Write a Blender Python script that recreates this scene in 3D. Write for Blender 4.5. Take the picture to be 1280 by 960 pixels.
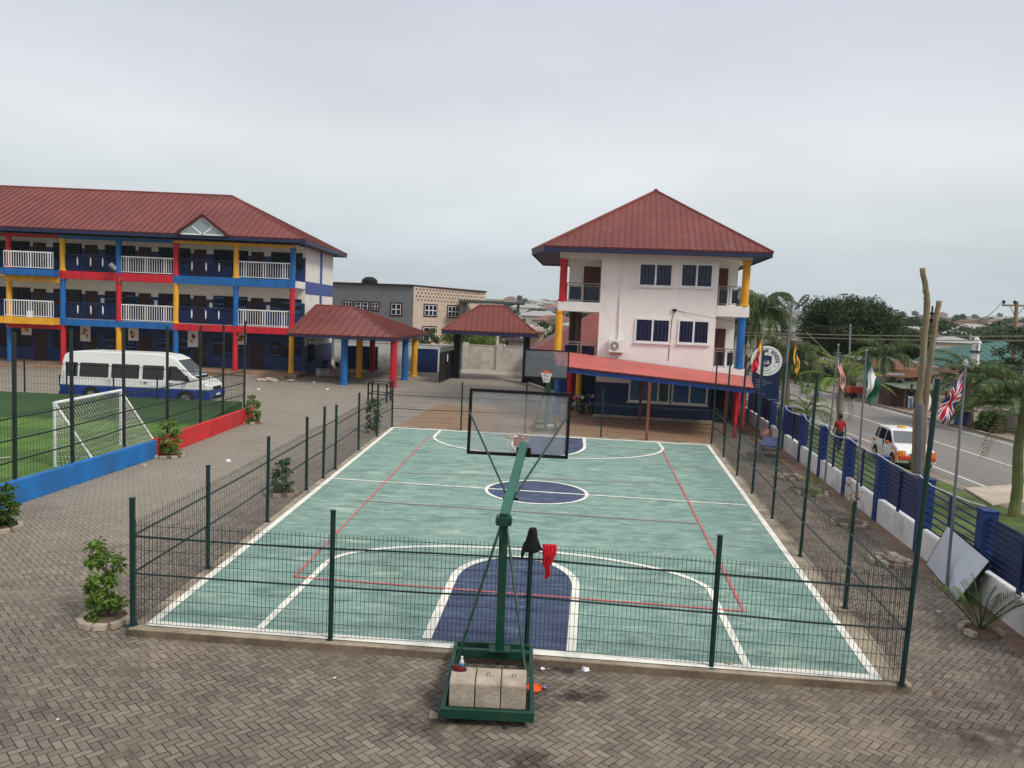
import bpy, math, random
from mathutils import Vector, Matrix
random.seed(7)
R=random
for o in list(bpy.data.objects): bpy.data.objects.remove(o)
SC=bpy.context.scene; COL=SC.collection
# ---------------------------------------------------------------- camera
FPX=965.; CH=5.2; PITCH=math.radians(5.03); ROLL=math.radians(2.46)
CAMROT=Matrix.Rotation(math.pi/2-PITCH,3,'X')@Matrix.Rotation(ROLL,3,'Z')
cd=bpy.data.cameras.new('camera'); cam=bpy.data.objects.new('camera',cd); COL.objects.link(cam)
cam.matrix_world=Matrix.Translation((0,0,CH))@CAMROT.to_4x4()
cd.sensor_width=36; cd.lens=FPX/1280*36; cd.clip_end=20000; cd.clip_start=.1
SC.camera=cam
# ---------------------------------------------------------------- sky, sun, exposure
SUN_EL=math.radians(46); SUN_AZ=math.radians(128)      # azimuth clockwise from +Y
wd=bpy.data.worlds.new('World'); SC.world=wd; wd.use_nodes=True
nt=wd.node_tree; nt.nodes.clear()
out=nt.nodes.new('ShaderNodeOutputWorld'); bg=nt.nodes.new('ShaderNodeBackground')
nt.links.new(bg.outputs[0],out.inputs[0])
bg.inputs['Strength'].default_value=.085
sky=nt.nodes.new('ShaderNodeTexSky'); sky.sky_type='NISHITA'; sky.sun_disc=False
sky.sun_elevation=SUN_EL; sky.sun_rotation=SUN_AZ
tc=nt.nodes.new('ShaderNodeTexCoord'); sx=nt.nodes.new('ShaderNodeSeparateXYZ'); nt.links.new(tc.outputs['Generated'],sx.inputs[0])
def wm(op,a,b=None):
    n=nt.nodes.new('ShaderNodeMath'); n.operation=op
    for i,v in enumerate((a,b)):
        if v is None: continue
        if isinstance(v,(int,float)): n.inputs[i].default_value=v
        else: nt.links.new(v,n.inputs[i])
    return n.outputs[0]
zz=wm('ADD',wm('MAXIMUM',sx.outputs[2],0.0),.16)
cv=nt.nodes.new('ShaderNodeCombineXYZ'); nt.links.new(wm('DIVIDE',sx.outputs[0],zz),cv.inputs[0]); nt.links.new(wm('DIVIDE',sx.outputs[1],zz),cv.inputs[1])
cn=nt.nodes.new('ShaderNodeTexNoise'); cn.inputs['Scale'].default_value=.48; cn.inputs['Detail'].default_value=5; cn.inputs['Roughness'].default_value=.52
nt.links.new(cv.outputs[0],cn.inputs['Vector'])
ramp=nt.nodes.new('ShaderNodeValToRGB'); nt.links.new(sx.outputs[2],ramp.inputs[0])   # overcast layer by elevation
e=ramp.color_ramp.elements
e[0].position=0.; e[0].color=(4.3,4.9,5.1,1); e[1].position=1.; e[1].color=(6.6,6.9,7.6,1)
for p,c in ((.05,(4.6,5.15,5.45)),(.12,(5.65,6.0,6.15)),(.2,(6.15,6.35,6.45)),(.33,(5.2,5.42,5.95)),(.45,(4.8,5.0,5.7)),(.65,(6.2,6.45,7.1))):
    q=e.new(p); q.color=c+(1,)
cr=nt.nodes.new('ShaderNodeMapRange'); cr.inputs[1].default_value=.3; cr.inputs[2].default_value=.7; cr.inputs[3].default_value=.84; cr.inputs[4].default_value=1.13
nt.links.new(cn.outputs[0],cr.inputs[0])
mul=nt.nodes.new('ShaderNodeMix'); mul.data_type='RGBA'; mul.blend_type='MULTIPLY'; mul.inputs[0].default_value=1
nt.links.new(ramp.outputs[0],mul.inputs[6]); nt.links.new(cr.outputs[0],mul.inputs[7])
mx=nt.nodes.new('ShaderNodeMix'); mx.data_type='RGBA'; mx.inputs[0].default_value=.92
nt.links.new(sky.outputs[0],mx.inputs[6]); nt.links.new(mul.outputs[2],mx.inputs[7]); nt.links.new(mx.outputs[2],bg.inputs['Color'])
sl=bpy.data.lights.new('sun','SUN'); sl.energy=1.5; sl.angle=math.radians(15); sl.color=(1,.97,.87)
so=bpy.data.objects.new('sun',sl); COL.objects.link(so)
sd=Vector((math.sin(SUN_AZ)*math.cos(SUN_EL),math.cos(SUN_AZ)*math.cos(SUN_EL),math.sin(SUN_EL)))
so.rotation_euler=sd.to_track_quat('Z','Y').to_euler(); so.location=sd*60
SC.view_settings.view_transform='Standard'; SC.view_settings.look='None'; SC.view_settings.exposure=0.66; SC.view_settings.gamma=1
SC.view_settings.use_curve_mapping=False
SC.render.engine='CYCLES'; SC.render.resolution_x=1024; SC.render.resolution_y=768
SC.cycles.volume_bounces=0; SC.cycles.transparent_max_bounces=24; SC.cycles.max_bounces=6
# ---------------------------------------------------------------- survey: photo bearings -> points on the ground or on a plane
def ray(u,v): return CAMROT@Vector(((u-640)/FPX,(480-v)/FPX,-1))
def G(u,v,z=0.):
    d=ray(u,v); t=(z-CH)/d.z; return Vector((0,0,CH))+d*t
def YP(u,v,y):
    d=ray(u,v); return Vector((0,0,CH))+d*(y/d.y)
def ZH(u,v,y): return YP(u,v,y).z
def V(*a): return Vector(a)
# ---------------------------------------------------------------- mesh builder
class MB:
    def __init__(s): s.v=[]; s.f=[]; s.m=[]; s.mi=0
    def add(s,vs,fs,mi=None):
        k=len(s.v); s.v+= [tuple(p) for p in vs]
        for f in fs: s.f.append(tuple(i+k for i in f)); s.m.append(s.mi if mi is None else mi)
    def box(s,x0,y0,z0,x1,y1,z1,mi=None):
        if x0>x1:x0,x1=x1,x0
        if y0>y1:y0,y1=y1,y0
        if z0>z1:z0,z1=z1,z0
        s.add([(x0,y0,z0),(x1,y0,z0),(x1,y1,z0),(x0,y1,z0),(x0,y0,z1),(x1,y0,z1),(x1,y1,z1),(x0,y1,z1)],
              [(3,2,1,0),(4,5,6,7),(0,1,5,4),(1,2,6,5),(2,3,7,6),(3,0,4,7)],mi)
    def obox(s,c,ax,ay,az,mi=None):      # centre and three half-axis vectors
        c=Vector(c);ax=Vector(ax);ay=Vector(ay);az=Vector(az)
        s.add([c-ax-ay-az,c+ax-ay-az,c+ax+ay-az,c-ax+ay-az,c-ax-ay+az,c+ax-ay+az,c+ax+ay+az,c-ax+ay+az],
              [(3,2,1,0),(4,5,6,7),(0,1,5,4),(1,2,6,5),(2,3,7,6),(3,0,4,7)],mi)
    def bar(s,p,q,w,h,mi=None):          # rectangular bar from p to q, w sideways, h upwards
        p=Vector(p);q=Vector(q);d=(q-p); L=d.length; d.normalize()
        up=Vector((0,0,1)) if abs(d.z)<.95 else Vector((0,1,0))
        sd=d.cross(up).normalized(); up=sd.cross(d)
        s.obox((p+q)/2,d*L/2,sd*w/2,up*h/2,mi)
    def tube(s,pts,r,n=8,mi=None,cap=True):
        pts=[Vector(p) for p in pts]; rs=r if isinstance(r,(list,tuple)) else [r]*len(pts)
        base=len(s.v); ref=None
        for i,p in enumerate(pts):
            d=(pts[min(i+1,len(pts)-1)]-pts[max(i-1,0)]).normalized()
            if ref is None: ref=d.orthogonal().normalized()
            a=(ref-d*ref.dot(d)); a=a.normalized() if a.length>1e-5 else d.orthogonal().normalized(); ref=a; b=d.cross(a)
            for k in range(n):
                t=2*math.pi*k/n; s.v.append(tuple(p+(a*math.cos(t)+b*math.sin(t))*rs[i]))
        m=s.mi if mi is None else mi
        for i in range(len(pts)-1):
            for k in range(n):
                s.f.append((base+i*n+k,base+i*n+(k+1)%n,base+(i+1)*n+(k+1)%n,base+(i+1)*n+k)); s.m.append(m)
        if cap:
            s.f.append(tuple(base+k for k in range(n))[::-1]); s.m.append(m)
            s.f.append(tuple(base+(len(pts)-1)*n+k for k in range(n))); s.m.append(m)
    def prism(s,poly,off,mi=None):       # polygon of 3D points extruded by vector off
        n=len(poly); off=Vector(off); a=[Vector(p) for p in poly]
        s.add(a+[p+off for p in a],[tuple(range(n))[::-1],tuple(range(n,2*n))]+[(i,(i+1)%n,n+(i+1)%n,n+i) for i in range(n)],mi)
    def lathe(s,c,prof,n=16,mi=None):    # prof: (r,z)
        c=Vector(c); vs=[]
        for r,z in prof:
            for k in range(n): t=2*math.pi*k/n; vs.append((c.x+r*math.cos(t),c.y+r*math.sin(t),c.z+z))
        fs=[(i*n+k,i*n+(k+1)%n,(i+1)*n+(k+1)%n,(i+1)*n+k) for i in range(len(prof)-1) for k in range(n)]
        fs+=[tuple(range(n))[::-1],tuple(range((len(prof)-1)*n,len(prof)*n))]
        s.add(vs,fs,mi)
    def blob(s,c,rad,n=8,m=6,j=0.,mi=None):
        c=Vector(c); vs=[]; 
        for i in range(1,m):
            a=math.pi*i/m
            for k in range(n):
                t=2*math.pi*k/n; q=1+R.uniform(-j,j)
                vs.append((c.x+rad[0]*math.sin(a)*math.cos(t)*q,c.y+rad[1]*math.sin(a)*math.sin(t)*q,c.z+rad[2]*math.cos(a)*q))
        fs=[(i*n+k,(i+1)*n+k,(i+1)*n+(k+1)%n,i*n+(k+1)%n) for i in range(m-2) for k in range(n)]
        t=len(vs); vs+=[(c.x,c.y,c.z+rad[2]),(c.x,c.y,c.z-rad[2])]
        fs+=[(t,k,(k+1)%n) for k in range(n)]+[(t+1,(m-2)*n+(k+1)%n,(m-2)*n+k) for k in range(n)]
        s.add(vs,fs,mi)
    def build(s,name,mats,parent=None,local=False,smooth=False,bevel=0,seg=2):
        if not isinstance(mats,(list,tuple)): mats=[mats]
        off=Vector((0,0,0)) if (local or parent is None) else root_loc(parent)
        me=bpy.data.meshes.new(name); me.from_pydata([tuple(Vector(p)-off) for p in s.v],[],s.f)
        for m in mats: me.materials.append(m)
        me.polygons.foreach_set('material_index',s.m)
        if smooth: me.polygons.foreach_set('use_smooth',[True]*len(s.f))
        me.update()
        o=bpy.data.objects.new(name,me); COL.objects.link(o)
        if parent: o.parent=parent
        if bevel:
            b=o.modifiers.new('bevel','BEVEL'); b.width=bevel; b.segments=seg; b.limit_method='ANGLE'; b.angle_limit=math.radians(35)
        return o
def root_loc(o):
    l=Vector((0,0,0))
    while o: l+=o.location; o=o.parent
    return l
def tag(o,label=None,cat=None,group=None,kind=None):
    if label:o['label']=label
    if cat:o['category']=cat
    if group:o['group']=group
    if kind:o['kind']=kind
    return o
def thing(name,label,cat,loc=(0,0,0),group=None,rz=0.):
    o=bpy.data.objects.new(name,None); COL.objects.link(o); o.location=loc; o.rotation_euler=(0,0,rz); o.empty_display_size=.2
    return tag(o,label,cat,group)
def struct(mb,name,mats,**k): return tag(mb.build(name,mats,**k),kind='structure')
def copy_tree(o,parent=None):
    c=o.copy(); COL.objects.link(c)
    if parent: c.parent=parent
    for ch in [x for x in COL.objects if x.parent==o]: copy_tree(ch,c)
    return c
# ---------------------------------------------------------------- materials
class NG:
    def __init__(s,name):
        s.mat=bpy.data.materials.new(name); s.mat.use_nodes=True; s.t=s.mat.node_tree; s.b=s.t.nodes['Principled BSDF']
    def n(s,t,**k):
        x=s.t.nodes.new(t)
        for a,b in k.items(): setattr(x,a,b)
        return x
    def set(s,sock,v):
        if isinstance(v,bpy.types.NodeSocket): s.t.links.new(v,sock)
        elif isinstance(v,(tuple,list)): sock.default_value=tuple(v)+((1,) if len(v)==3 and len(sock.default_value)==4 else ())
        else: sock.default_value=v
    def m(s,op,a,b=None,c=None):
        x=s.n('ShaderNodeMath',operation=op)
        for i,v in enumerate((a,b,c)):
            if v is not None: s.set(x.inputs[i],v)
        return x.outputs[0]
    def mix(s,f,a,b,blend='MIX'):
        x=s.n('ShaderNodeMix',data_type='RGBA',blend_type=blend); s.set(x.inputs[0],f); s.set(x.inputs[6],a); s.set(x.inputs[7],b); return x.outputs[2]
    def pos(s): return s.n('ShaderNodeNewGeometry').outputs['Position']
    def obj(s): return s.n('ShaderNodeTexCoord').outputs['Object']
    def map(s,vec,sc=(1,1,1),rot=(0,0,0)):
        x=s.n('ShaderNodeMapping'); s.set(x.inputs[0],vec); x.inputs['Scale'].default_value=sc; x.inputs['Rotation'].default_value=rot; return x.outputs[0]
    def noise(s,vec,scale,detail=3,rough=.5):
        x=s.n('ShaderNodeTexNoise'); s.set(x.inputs['Vector'],vec); x.inputs['Scale'].default_value=scale; x.inputs['Detail'].default_value=detail; x.inputs['Roughness'].default_value=rough; return x.outputs[0]
    def rng(s,v,a,b,c=0.,d=1.):
        x=s.n('ShaderNodeMapRange'); s.set(x.inputs[0],v)
        for i,k in enumerate((a,b,c,d)): s.set(x.inputs[i+1],k)
        return x.outputs[0]
    def bump(s,h,st,dist=.02):
        x=s.n('ShaderNodeBump'); s.set(x.inputs['Height'],h); x.inputs['Strength'].default_value=st; x.inputs['Distance'].default_value=dist
        s.t.links.new(x.outputs[0],s.b.inputs['Normal'])
    def col(s,c): s.set(s.b.inputs['Base Color'],c); return s
    def rough(s,r): s.set(s.b.inputs['Roughness'],r); return s
def vary(name,c,rough=.6,sc=1.5,amt=.18,metal=0.,stretch=(1,1,1),dirt=None,damt=.5,dsc=.7,bump=0.,spec=.4,fine=25):
    g=NG(name); p=g.map(g.pos(),stretch)
    a=g.noise(p,sc,4,.6); b=g.noise(p,fine,2)
    k=g.m('ADD',g.rng(a,.33,.67,1-amt,1+amt),g.rng(b,.35,.65,-amt*.4,amt*.4))
    cc=g.mix(1.,c,k,'MULTIPLY')
    if dirt:
        d=g.rng(g.noise(p,dsc,6,.65),.5,.72,0,damt); cc=g.mix(d,cc,dirt)
    g.col(cc); g.rough(rough); g.b.inputs['Metallic'].default_value=metal; g.b.inputs['Specular IOR Level'].default_value=spec
    if bump: g.bump(b,bump)
    return g.mat
def plainglass(name,c,rough=.08,sp=.8):
    g=NG(name); g.col(c); g.rough(rough); g.b.inputs['Specular IOR Level'].default_value=sp
    return g.mat
M={}
# paint and metal
M['red']=vary('red_paint',(.52,.012,.024),.55,dirt=(.25,.06,.05),damt=.5,stretch=(2.2,2.2,.5),dsc=1.2)
M['blue']=vary('blue_paint',(.010,.12,.37),.55,dirt=(.04,.08,.16),damt=.55,stretch=(2.2,2.2,.5),dsc=1.2)
M['yellow']=vary('yellow_paint',(.74,.36,.02),.55,dirt=(.40,.24,.09),damt=.5,stretch=(2.2,2.2,.5),dsc=1.2)
M['navy']=vary('navy_paint',(.006,.028,.115),.5,dirt=(.03,.04,.09),damt=.4)
M['navy2']=vary('navy_gloss_paint',(.005,.022,.105),.45,dirt=(.04,.05,.12),damt=.3)
M['white']=vary('white_paint',(.76,.74,.71),.6,amt=.05,dirt=(.5,.46,.4),damt=.35)
M['pinkwhite']=vary('off_white_render',(.81,.785,.75),.75,sc=.5,amt=.06,dirt=(.52,.46,.44),damt=.5,dsc=.5,stretch=(1,1,.6),bump=.05)
M['whitemetal']=vary('white_metal',(.75,.75,.74),.4,amt=.08)
M['cream']=vary('cream_render',(.52,.41,.33),.8,amt=.08,dirt=(.36,.3,.25),damt=.3)
M['grey']=vary('grey_render',(.16,.165,.17),.8,amt=.08,dirt=(.1,.1,.1),damt=.4)
M['greywall']=vary('weathered_wall_render',(.46,.41,.36),.85,amt=.14,dirt=(.22,.19,.16),damt=.6,bump=.1)
M['whitewall']=vary('stained_whitewash',(.70,.68,.65),.8,amt=.1,dirt=(.24,.22,.21),damt=.75,dsc=1.1,bump=.1)
M['concrete']=vary('rough_concrete',(.40,.345,.28),.9,sc=3,amt=.2,dirt=(.2,.16,.12),damt=.6,dsc=2,bump=.35)
M['kerb']=vary('kerb_concrete',(.33,.27,.195),.9,sc=2,amt=.3,dirt=(.10,.075,.052),damt=.85,dsc=1.2,bump=.3)
M['block']=vary('weight_block_concrete',(.40,.33,.255),.92,sc=4,amt=.2,dirt=(.26,.2,.15),damt=.55,dsc=3,bump=.5)
M['green']=vary('dark_green_steel',(.004,.046,.027),.42,amt=.2,dirt=(.07,.07,.045),damt=.35,dsc=3)
M['fgreen']=vary('fence_green_steel',(.005,.028,.026),.4,amt=.2)
M['wire']=vary('fence_wire',(.010,.022,.022),.5,amt=.1)
M['black']=vary('black_steel',(.006,.006,.0065),.5,amt=.2,spec=.25)
M['dark']=vary('dark_interior',(.014,.015,.02),.8,amt=.2)
M['steel']=vary('galvanised_steel',(.32,.33,.34),.35,metal=.7,amt=.15)
M['polegrey']=vary('grey_pole_paint',(.17,.18,.19),.45,amt=.15,metal=.3)
M['maroon']=vary('maroon_door',(.03,.006,.006),.5,amt=.2)
M['postred']=vary('rusty_red_post',(.20,.045,.03),.6,amt=.3)
M['glass']=plainglass('dark_window_glass',(.004,.008,.022),.08,.45); M['glassb']=plainglass('blue_window_glass',(.025,.10,.24),.12,.4)
M['carglass']=plainglass('tinted_car_glass',(.012,.009,.008),.06,.6); M['ltglass']=plainglass('pale_gable_glass',(.25,.31,.32),.25)
M['rubber']=vary('black_rubber',(.015,.015,.015),.8,amt=.2)
M['carwhite']=vary('white_car_paint',(.78,.77,.74),.22,amt=.03,dirt=(.5,.46,.4),damt=.2); M['carblue']=vary('blue_car_paint',(.02,.055,.27),.25,amt=.06,dirt=(.1,.1,.14),damt=.3)
M['orange']=vary('orange_car_paint',(.72,.2,.02),.3,amt=.08); M['taxired']=vary('red_car_paint',(.55,.05,.02),.3,amt=.1)
M['armgreen']=vary('sky_sheen_green_arm_paint',(.016,.11,.07),.38,amt=.2,dirt=(.09,.16,.12),damt=.4,dsc=4)  # arm green lighter than the stand: sky sheen painted into the colour
M['chrome']=vary('wheel_alloy',(.5,.5,.5),.3,metal=.8,amt=.1); M['lamp']=plainglass('lamp_lens',(.62,.6,.55),.1)
M['wood']=vary('weathered_pole_wood',(.225,.175,.11),.85,sc=2,amt=.3,stretch=(6,6,.5),dirt=(.12,.085,.05),damt=.6,bump=.3)
M['bark']=vary('tree_bark',(.12,.09,.065),.9,sc=3,amt=.3,stretch=(4,4,1)); M['palmbark']=vary('palm_trunk',(.24,.2,.16),.9,amt=.25,stretch=(1,1,6)); M['crownshaft']=vary('palm_crownshaft',(.13,.145,.045),.5,amt=.2)
M['thatch']=vary('dry_frond',(.26,.18,.10),.9,amt=.3)
M['orangep']=vary('orange_plastic',(.9,.12,.02),.4,amt=.05); M['paper']=vary('white_litter',(.75,.74,.72),.7,amt=.1)
M['blackcloth']=vary('black_cloth',(.008,.008,.009),.95,amt=.3); M['redcloth']=vary('red_cloth',(.5,.006,.02),.9,amt=.25); M['darkred']=vary('maroon_cloth',(.12,.008,.015),.95,amt=.3)
M['bottle']=plainglass('clear_bottle',(.55,.62,.66),.15); M['bluecap']=vary('blue_plastic',(.03,.25,.6),.4)
M['rust']=vary('rusty_sheet',(.22,.10,.055),.8,amt=.3,dirt=(.1,.05,.03),damt=.6); M['brownwall']=vary('brown_timber_wall',(.10,.06,.045),.85,amt=.3)
M['tin']=vary('old_zinc_sheet',(.40,.40,.38),.6,metal=.2,amt=.15,dirt=(.25,.15,.1),damt=.5); M['greentin']=vary('grey_green_sheet',(.20,.23,.17),.7,amt=.15)
M['mosqroof']=vary('sea_green_roof',(.045,.13,.105),.6,sc=.6,amt=.12,dirt=(.05,.13,.1),damt=.4)
M['soil']=vary('dry_soil',(.14,.09,.055),.95,amt=.3,bump=.3)
M['navysign']=vary('navy_sign_panel',(.008,.022,.07),.4,amt=.08)
M['skin']=vary('brown_skin',(.09,.045,.028),.6,amt=.08); M['hair']=vary('black_hair',(.01,.009,.008),.9); M['jean']=vary('dark_denim',(.014,.02,.036),.9,amt=.2); M['ltjean']=vary('light_denim',(.28,.36,.45),.9,amt=.2)
M['tshirt']=vary('red_shirt',(.34,.012,.02),.9,amt=.15)
M['bark2']=M['bark']
def seamroof(name,c):
    g=NG(name); p=g.pos(); a=g.noise(p,.35,4,.6); b=g.noise(p,3.,3)
    k=g.m('ADD',g.rng(a,.35,.65,.86,1.14),g.rng(b,.35,.65,-.05,.05)); cc=g.mix(1.,c,k,'MULTIPLY')
    d=g.rng(g.noise(g.map(p,(.7,.7,.25)),1.4,5,.7),.55,.72,0,.3); g.col(g.mix(d,cc,(.26,.15,.12))); g.rough(.55); g.b.inputs['Specular IOR Level'].default_value=.3
    return g.mat
M['roof']=seamroof('red_metal_roof',(.175,.044,.034)); M['awning']=seamroof('coral_metal_awning',(.50,.12,.098)); M['fascia']=vary('dark_maroon_fascia',(.07,.01,.014),.5); M['navyfascia']=vary('navy_fascia',(.014,.022,.07),.5)
def foliage(name,c1,c2,c3,trans=.25):
    g=NG(name); gi=g.n('ShaderNodeNewGeometry'); r=gi.outputs['Random Per Island']
    cc=g.mix(g.rng(r,.0,.7),c1,c2); cc=g.mix(g.rng(r,.8,1.),cc,c3)
    g.col(cc); g.rough(.5); g.b.inputs['Specular IOR Level'].default_value=.25
    tr=g.n('ShaderNodeBsdfTranslucent'); g.set(tr.inputs[0],cc); ms=g.n('ShaderNodeMixShader'); ms.inputs[0].default_value=trans
    o=g.t.nodes['Material Output']; g.t.links.new(g.b.outputs[0],ms.inputs[1]); g.t.links.new(tr.outputs[0],ms.inputs[2]); g.t.links.new(ms.outputs[0],o.inputs[0])
    return g.mat
M['leaf']=foliage('tree_leaves',(.03,.07,.012),(.07,.12,.02),(.12,.165,.035)); M['leafd']=foliage('dark_tree_leaves',(.010,.028,.005),(.034,.064,.011),(.07,.10,.02))
M['leafl']=foliage('bright_shrub_leaves',(.06,.12,.018),(.13,.22,.032),(.28,.36,.07)); M['palm']=foliage('palm_leaflets',(.025,.05,.012),(.07,.11,.028),(.19,.21,.075)); M['palmy']=foliage('young_palm_leaflets',(.09,.15,.025),(.17,.24,.04),(.30,.36,.09))
M['leaff']=foliage('far_tree_leaves',(.022,.05,.014),(.05,.085,.022),(.08,.115,.03))
# ================================================================= GROUND
def th(x,y):
    d=math.hypot(x,y)
    if d<130: return -.03
    t=(d-130)/1370
    z=36*t**1.15 if t<1 else 36+6*math.sin((t-1)*2)
    w=min(1,(d-130)/300)
    return -.03+z+w*(3.0*math.sin(x*.011+1.3)*math.cos(y*.008)+2.*math.sin(x*.023+y*.017))*min(1,.35+t)
mb=MB(); rings=[0,4,8,14,22,32,45,60,80,100,125,160,200,250,310,380,460,560,680,820,1000,1200,1450,1700,2200,3000,4500]; NA=120
for r in rings:
    for k in range(NA):
        a=2*math.pi*k/NA; x,y=r*math.sin(a),r*math.cos(a); mb.v.append((x,y,th(x,y)))
for i in range(len(rings)-1):
    for k in range(NA): mb.f.append((i*NA+k,i*NA+(k+1)%NA,(i+1)*NA+(k+1)%NA,(i+1)*NA+k)[::-1]); mb.m.append(0)
g=NG('dry_ground'); p=g.pos(); a=g.noise(p,.35,5,.6); b=g.noise(p,.02,5,.65)
dirt=g.mix(g.rng(a,.35,.65),(.20,.135,.085),(.27,.2,.14)); gr=g.mix(a,(.05,.075,.03),(.10,.11,.045))
sep=g.n('ShaderNodeSeparateXYZ'); g.set(sep.inputs[0],p); far=g.rng(sep.outputs[1],90,220)
g.col(g.mix(g.m('MAXIMUM',g.rng(g.noise(p,.22,4,.6),.5,.62),g.m('MULTIPLY',far,g.rng(b,.35,.5))),dirt,gr)); g.rough(.95)
struct(mb,'ground',g.mat,smooth=True)

def herring(name,c1,c2,joint,unit=.105,rot=math.radians(45),dark_patch=(.07,.05,.038)):
    g=NG(name); p=g.map(g.pos(),(1/unit,1/unit,0),(0,0,rot))
    sp=g.n('ShaderNodeSeparateXYZ'); g.set(sp.inputs[0],p)
    wob=g.noise(g.pos(),3.,2); u=g.m('ADD',sp.outputs[0],g.m('MULTIPLY',wob,.25)); v=g.m('ADD',sp.outputs[1],g.m('MULTIPLY',g.noise(g.map(g.pos(),(1.2,.9,1)),3.3,2),.25))
    i=g.m('FLOOR',u); j=g.m('FLOOR',v); fu=g.m('SUBTRACT',u,i); fv=g.m('SUBTRACT',v,j)
    m=g.m('FLOORED_MODULO',g.m('SUBTRACT',i,j),4.)
    e=[g.m('COMPARE',m,float(k),.4) for k in range(4)]
    dl=g.m('ADD',fu,g.m('MULTIPLY',e[1],9.)); dr=g.m('ADD',g.m('SUBTRACT',1.,fu),g.m('MULTIPLY',e[0],9.))
    db=g.m('ADD',fv,g.m('MULTIPLY',e[2],9.)); dt=g.m('ADD',g.m('SUBTRACT',1.,fv),g.m('MULTIPLY',e[3],9.))
    d=g.m('MINIMUM',g.m('MINIMUM',dl,dr),g.m('MINIMUM',db,dt))
    cb=g.n('ShaderNodeCombineXYZ'); g.set(cb.inputs[0],g.m('SUBTRACT',i,e[1])); g.set(cb.inputs[1],g.m('SUBTRACT',j,e[2]))
    wn=g.n('ShaderNodeTexWhiteNoise',noise_dimensions='2D'); g.set(wn.inputs['Vector'],cb.outputs[0]); rnd=wn.outputs['Value']
    big=g.noise(g.pos(),.16,5,.6); mid=g.noise(g.pos(),1.1,5,.65); fin=g.noise(g.pos(),40,2)
    base=g.mix(g.rng(mid,.3,.7),c1,c2)
    k=g.m('MULTIPLY',g.rng(rnd,0,1,.76,1.2),g.m('MULTIPLY',g.rng(big,.3,.7,.78,1.2),g.rng(fin,.3,.7,.9,1.1)))
    base=g.mix(1.,base,k,'MULTIPLY')
    # pale dusty / sandy patches and dark oil or mould patches
    base=g.mix(g.rng(g.noise(g.map(g.pos(),(1,1,1)),.33,6,.7),.56,.7,0,.6),base,(.34,.265,.18))
    base=g.mix(g.rng(g.noise(g.map(g.pos(),(.9,1.1,1)),.42,6,.72),.555,.68,0,.75),base,dark_patch)
    yy=g.n('ShaderNodeSeparateXYZ'); g.set(yy.inputs[0],g.pos()); wy=g.m('ADD',yy.outputs[1],g.m('MULTIPLY',g.m('SUBTRACT',g.noise(g.pos(),.12,4,.6),.5),30.)); wx=g.m('ADD',wy,g.m('MULTIPLY',yy.outputs[0],-.9)); dusty=g.rng(wx,16,34); base=g.mix(g.m('MULTIPLY',dusty,.62),base,(.36,.315,.255))
    jw=g.rng(g.noise(g.pos(),1.7,4,.7),.3,.7,.05,.11); jm=g.rng(d,g.m('MULTIPLY',jw,.5),jw,1.,0.)
    jdirt=g.mix(g.rng(g.noise(g.pos(),.5,5,.7),.5,.64),joint,(.16,.125,.09))
    g.col(g.mix(g.m('MULTIPLY',jm,.9),base,jdirt)); g.rough(.88)
    g.b.inputs['Specular IOR Level'].default_value=.25
    g.bump(g.m('ADD',g.m('SUBTRACT',1.,jm),g.m('MULTIPLY',fin,.25)),.5,.012)
    return g.mat
M['paver']=herring('herringbone_pavers',(.172,.138,.107),(.23,.19,.15),(.032,.023,.017))
M['brownpaver']=vary('brown_stained_screed',(.27,.165,.095),.85,sc=.8,amt=.25,stretch=(.6,2.2,1),dirt=(.13,.085,.055),damt=.7,dsc=.8,bump=.15)
FX=lambda y: 9.84+(y-17.9)*.1345            # road-side fence line
def sheet(name,pts,z,mat,div=None):
    mb=MB(); mb.add([(x,y,z) for x,y in pts],[tuple(range(len(pts)))]); o=struct(mb,name,mat)
    if o.data.polygons[0].normal.z<0: o.data.flip_normals()
    return o
SOILD=vary('swept_brown_soil',(.20,.13,.085),.95,sc=1.5,amt=.3)
sheet('yard_paving',[(-75,-8),(FX(-8),-8),(FX(70),68),(-75,68)],0.,M['paver'])
sheet('lane',[(-60,68),(30,68),(30,78),(-60,78)],.0,vary('lane_concrete',(.34,.29,.235),.9,sc=.5,amt=.15,dirt=(.2,.17,.13),damt=.6))
q=[G(*a) for a in ((495,534.5),(546,506),(700,512),(893,527),(893,556))]
sheet('brown_paving',[(a.x,a.y) for a in q],.004,M['brownpaver'])
# road
RX=lambda x,y:(x+.045*y)
def rstrip(name,x0,x1,y0,y1,z,mat,n=1): return sheet(name,[(RX(x0,y0),y0),(RX(x1,y0),y0),(RX(x1,y1),y1),(RX(x0,y1),y1)],z,mat)
M['asphalt']=vary('worn_asphalt',(.205,.188,.168),.9,sc=.25,amt=.14,stretch=(1.6,.25,1),dirt=(.24,.2,.16),damt=.6,dsc=.25,fine=18)
M['grass']=vary('verge_grass_soil',(.07,.11,.022),.95,sc=1.2,amt=.45,dirt=(.2,.14,.08),damt=.8,dsc=.5)
sheet('grass_verge',[(FX(-8)+.14,-8),(RX(14.9,-8),-8),(RX(14.9,70),70),(FX(70)+.1,70)],.0,M['grass'])
rstrip('road_shoulder',14.2,25.4,-30,160,.006,vary('gravel_shoulder',(.25,.2,.15),.95,sc=.8,amt=.25,bump=.2))
rstrip('road',14.75,23.2,-30,160,.012,M['asphalt'])
M['linewhite']=vary('worn_road_paint',(.62,.60,.55),.8,sc=2,amt=.2,dirt=(.2,.18,.16),damt=.75,dsc=2.)
mb=MB()
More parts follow.
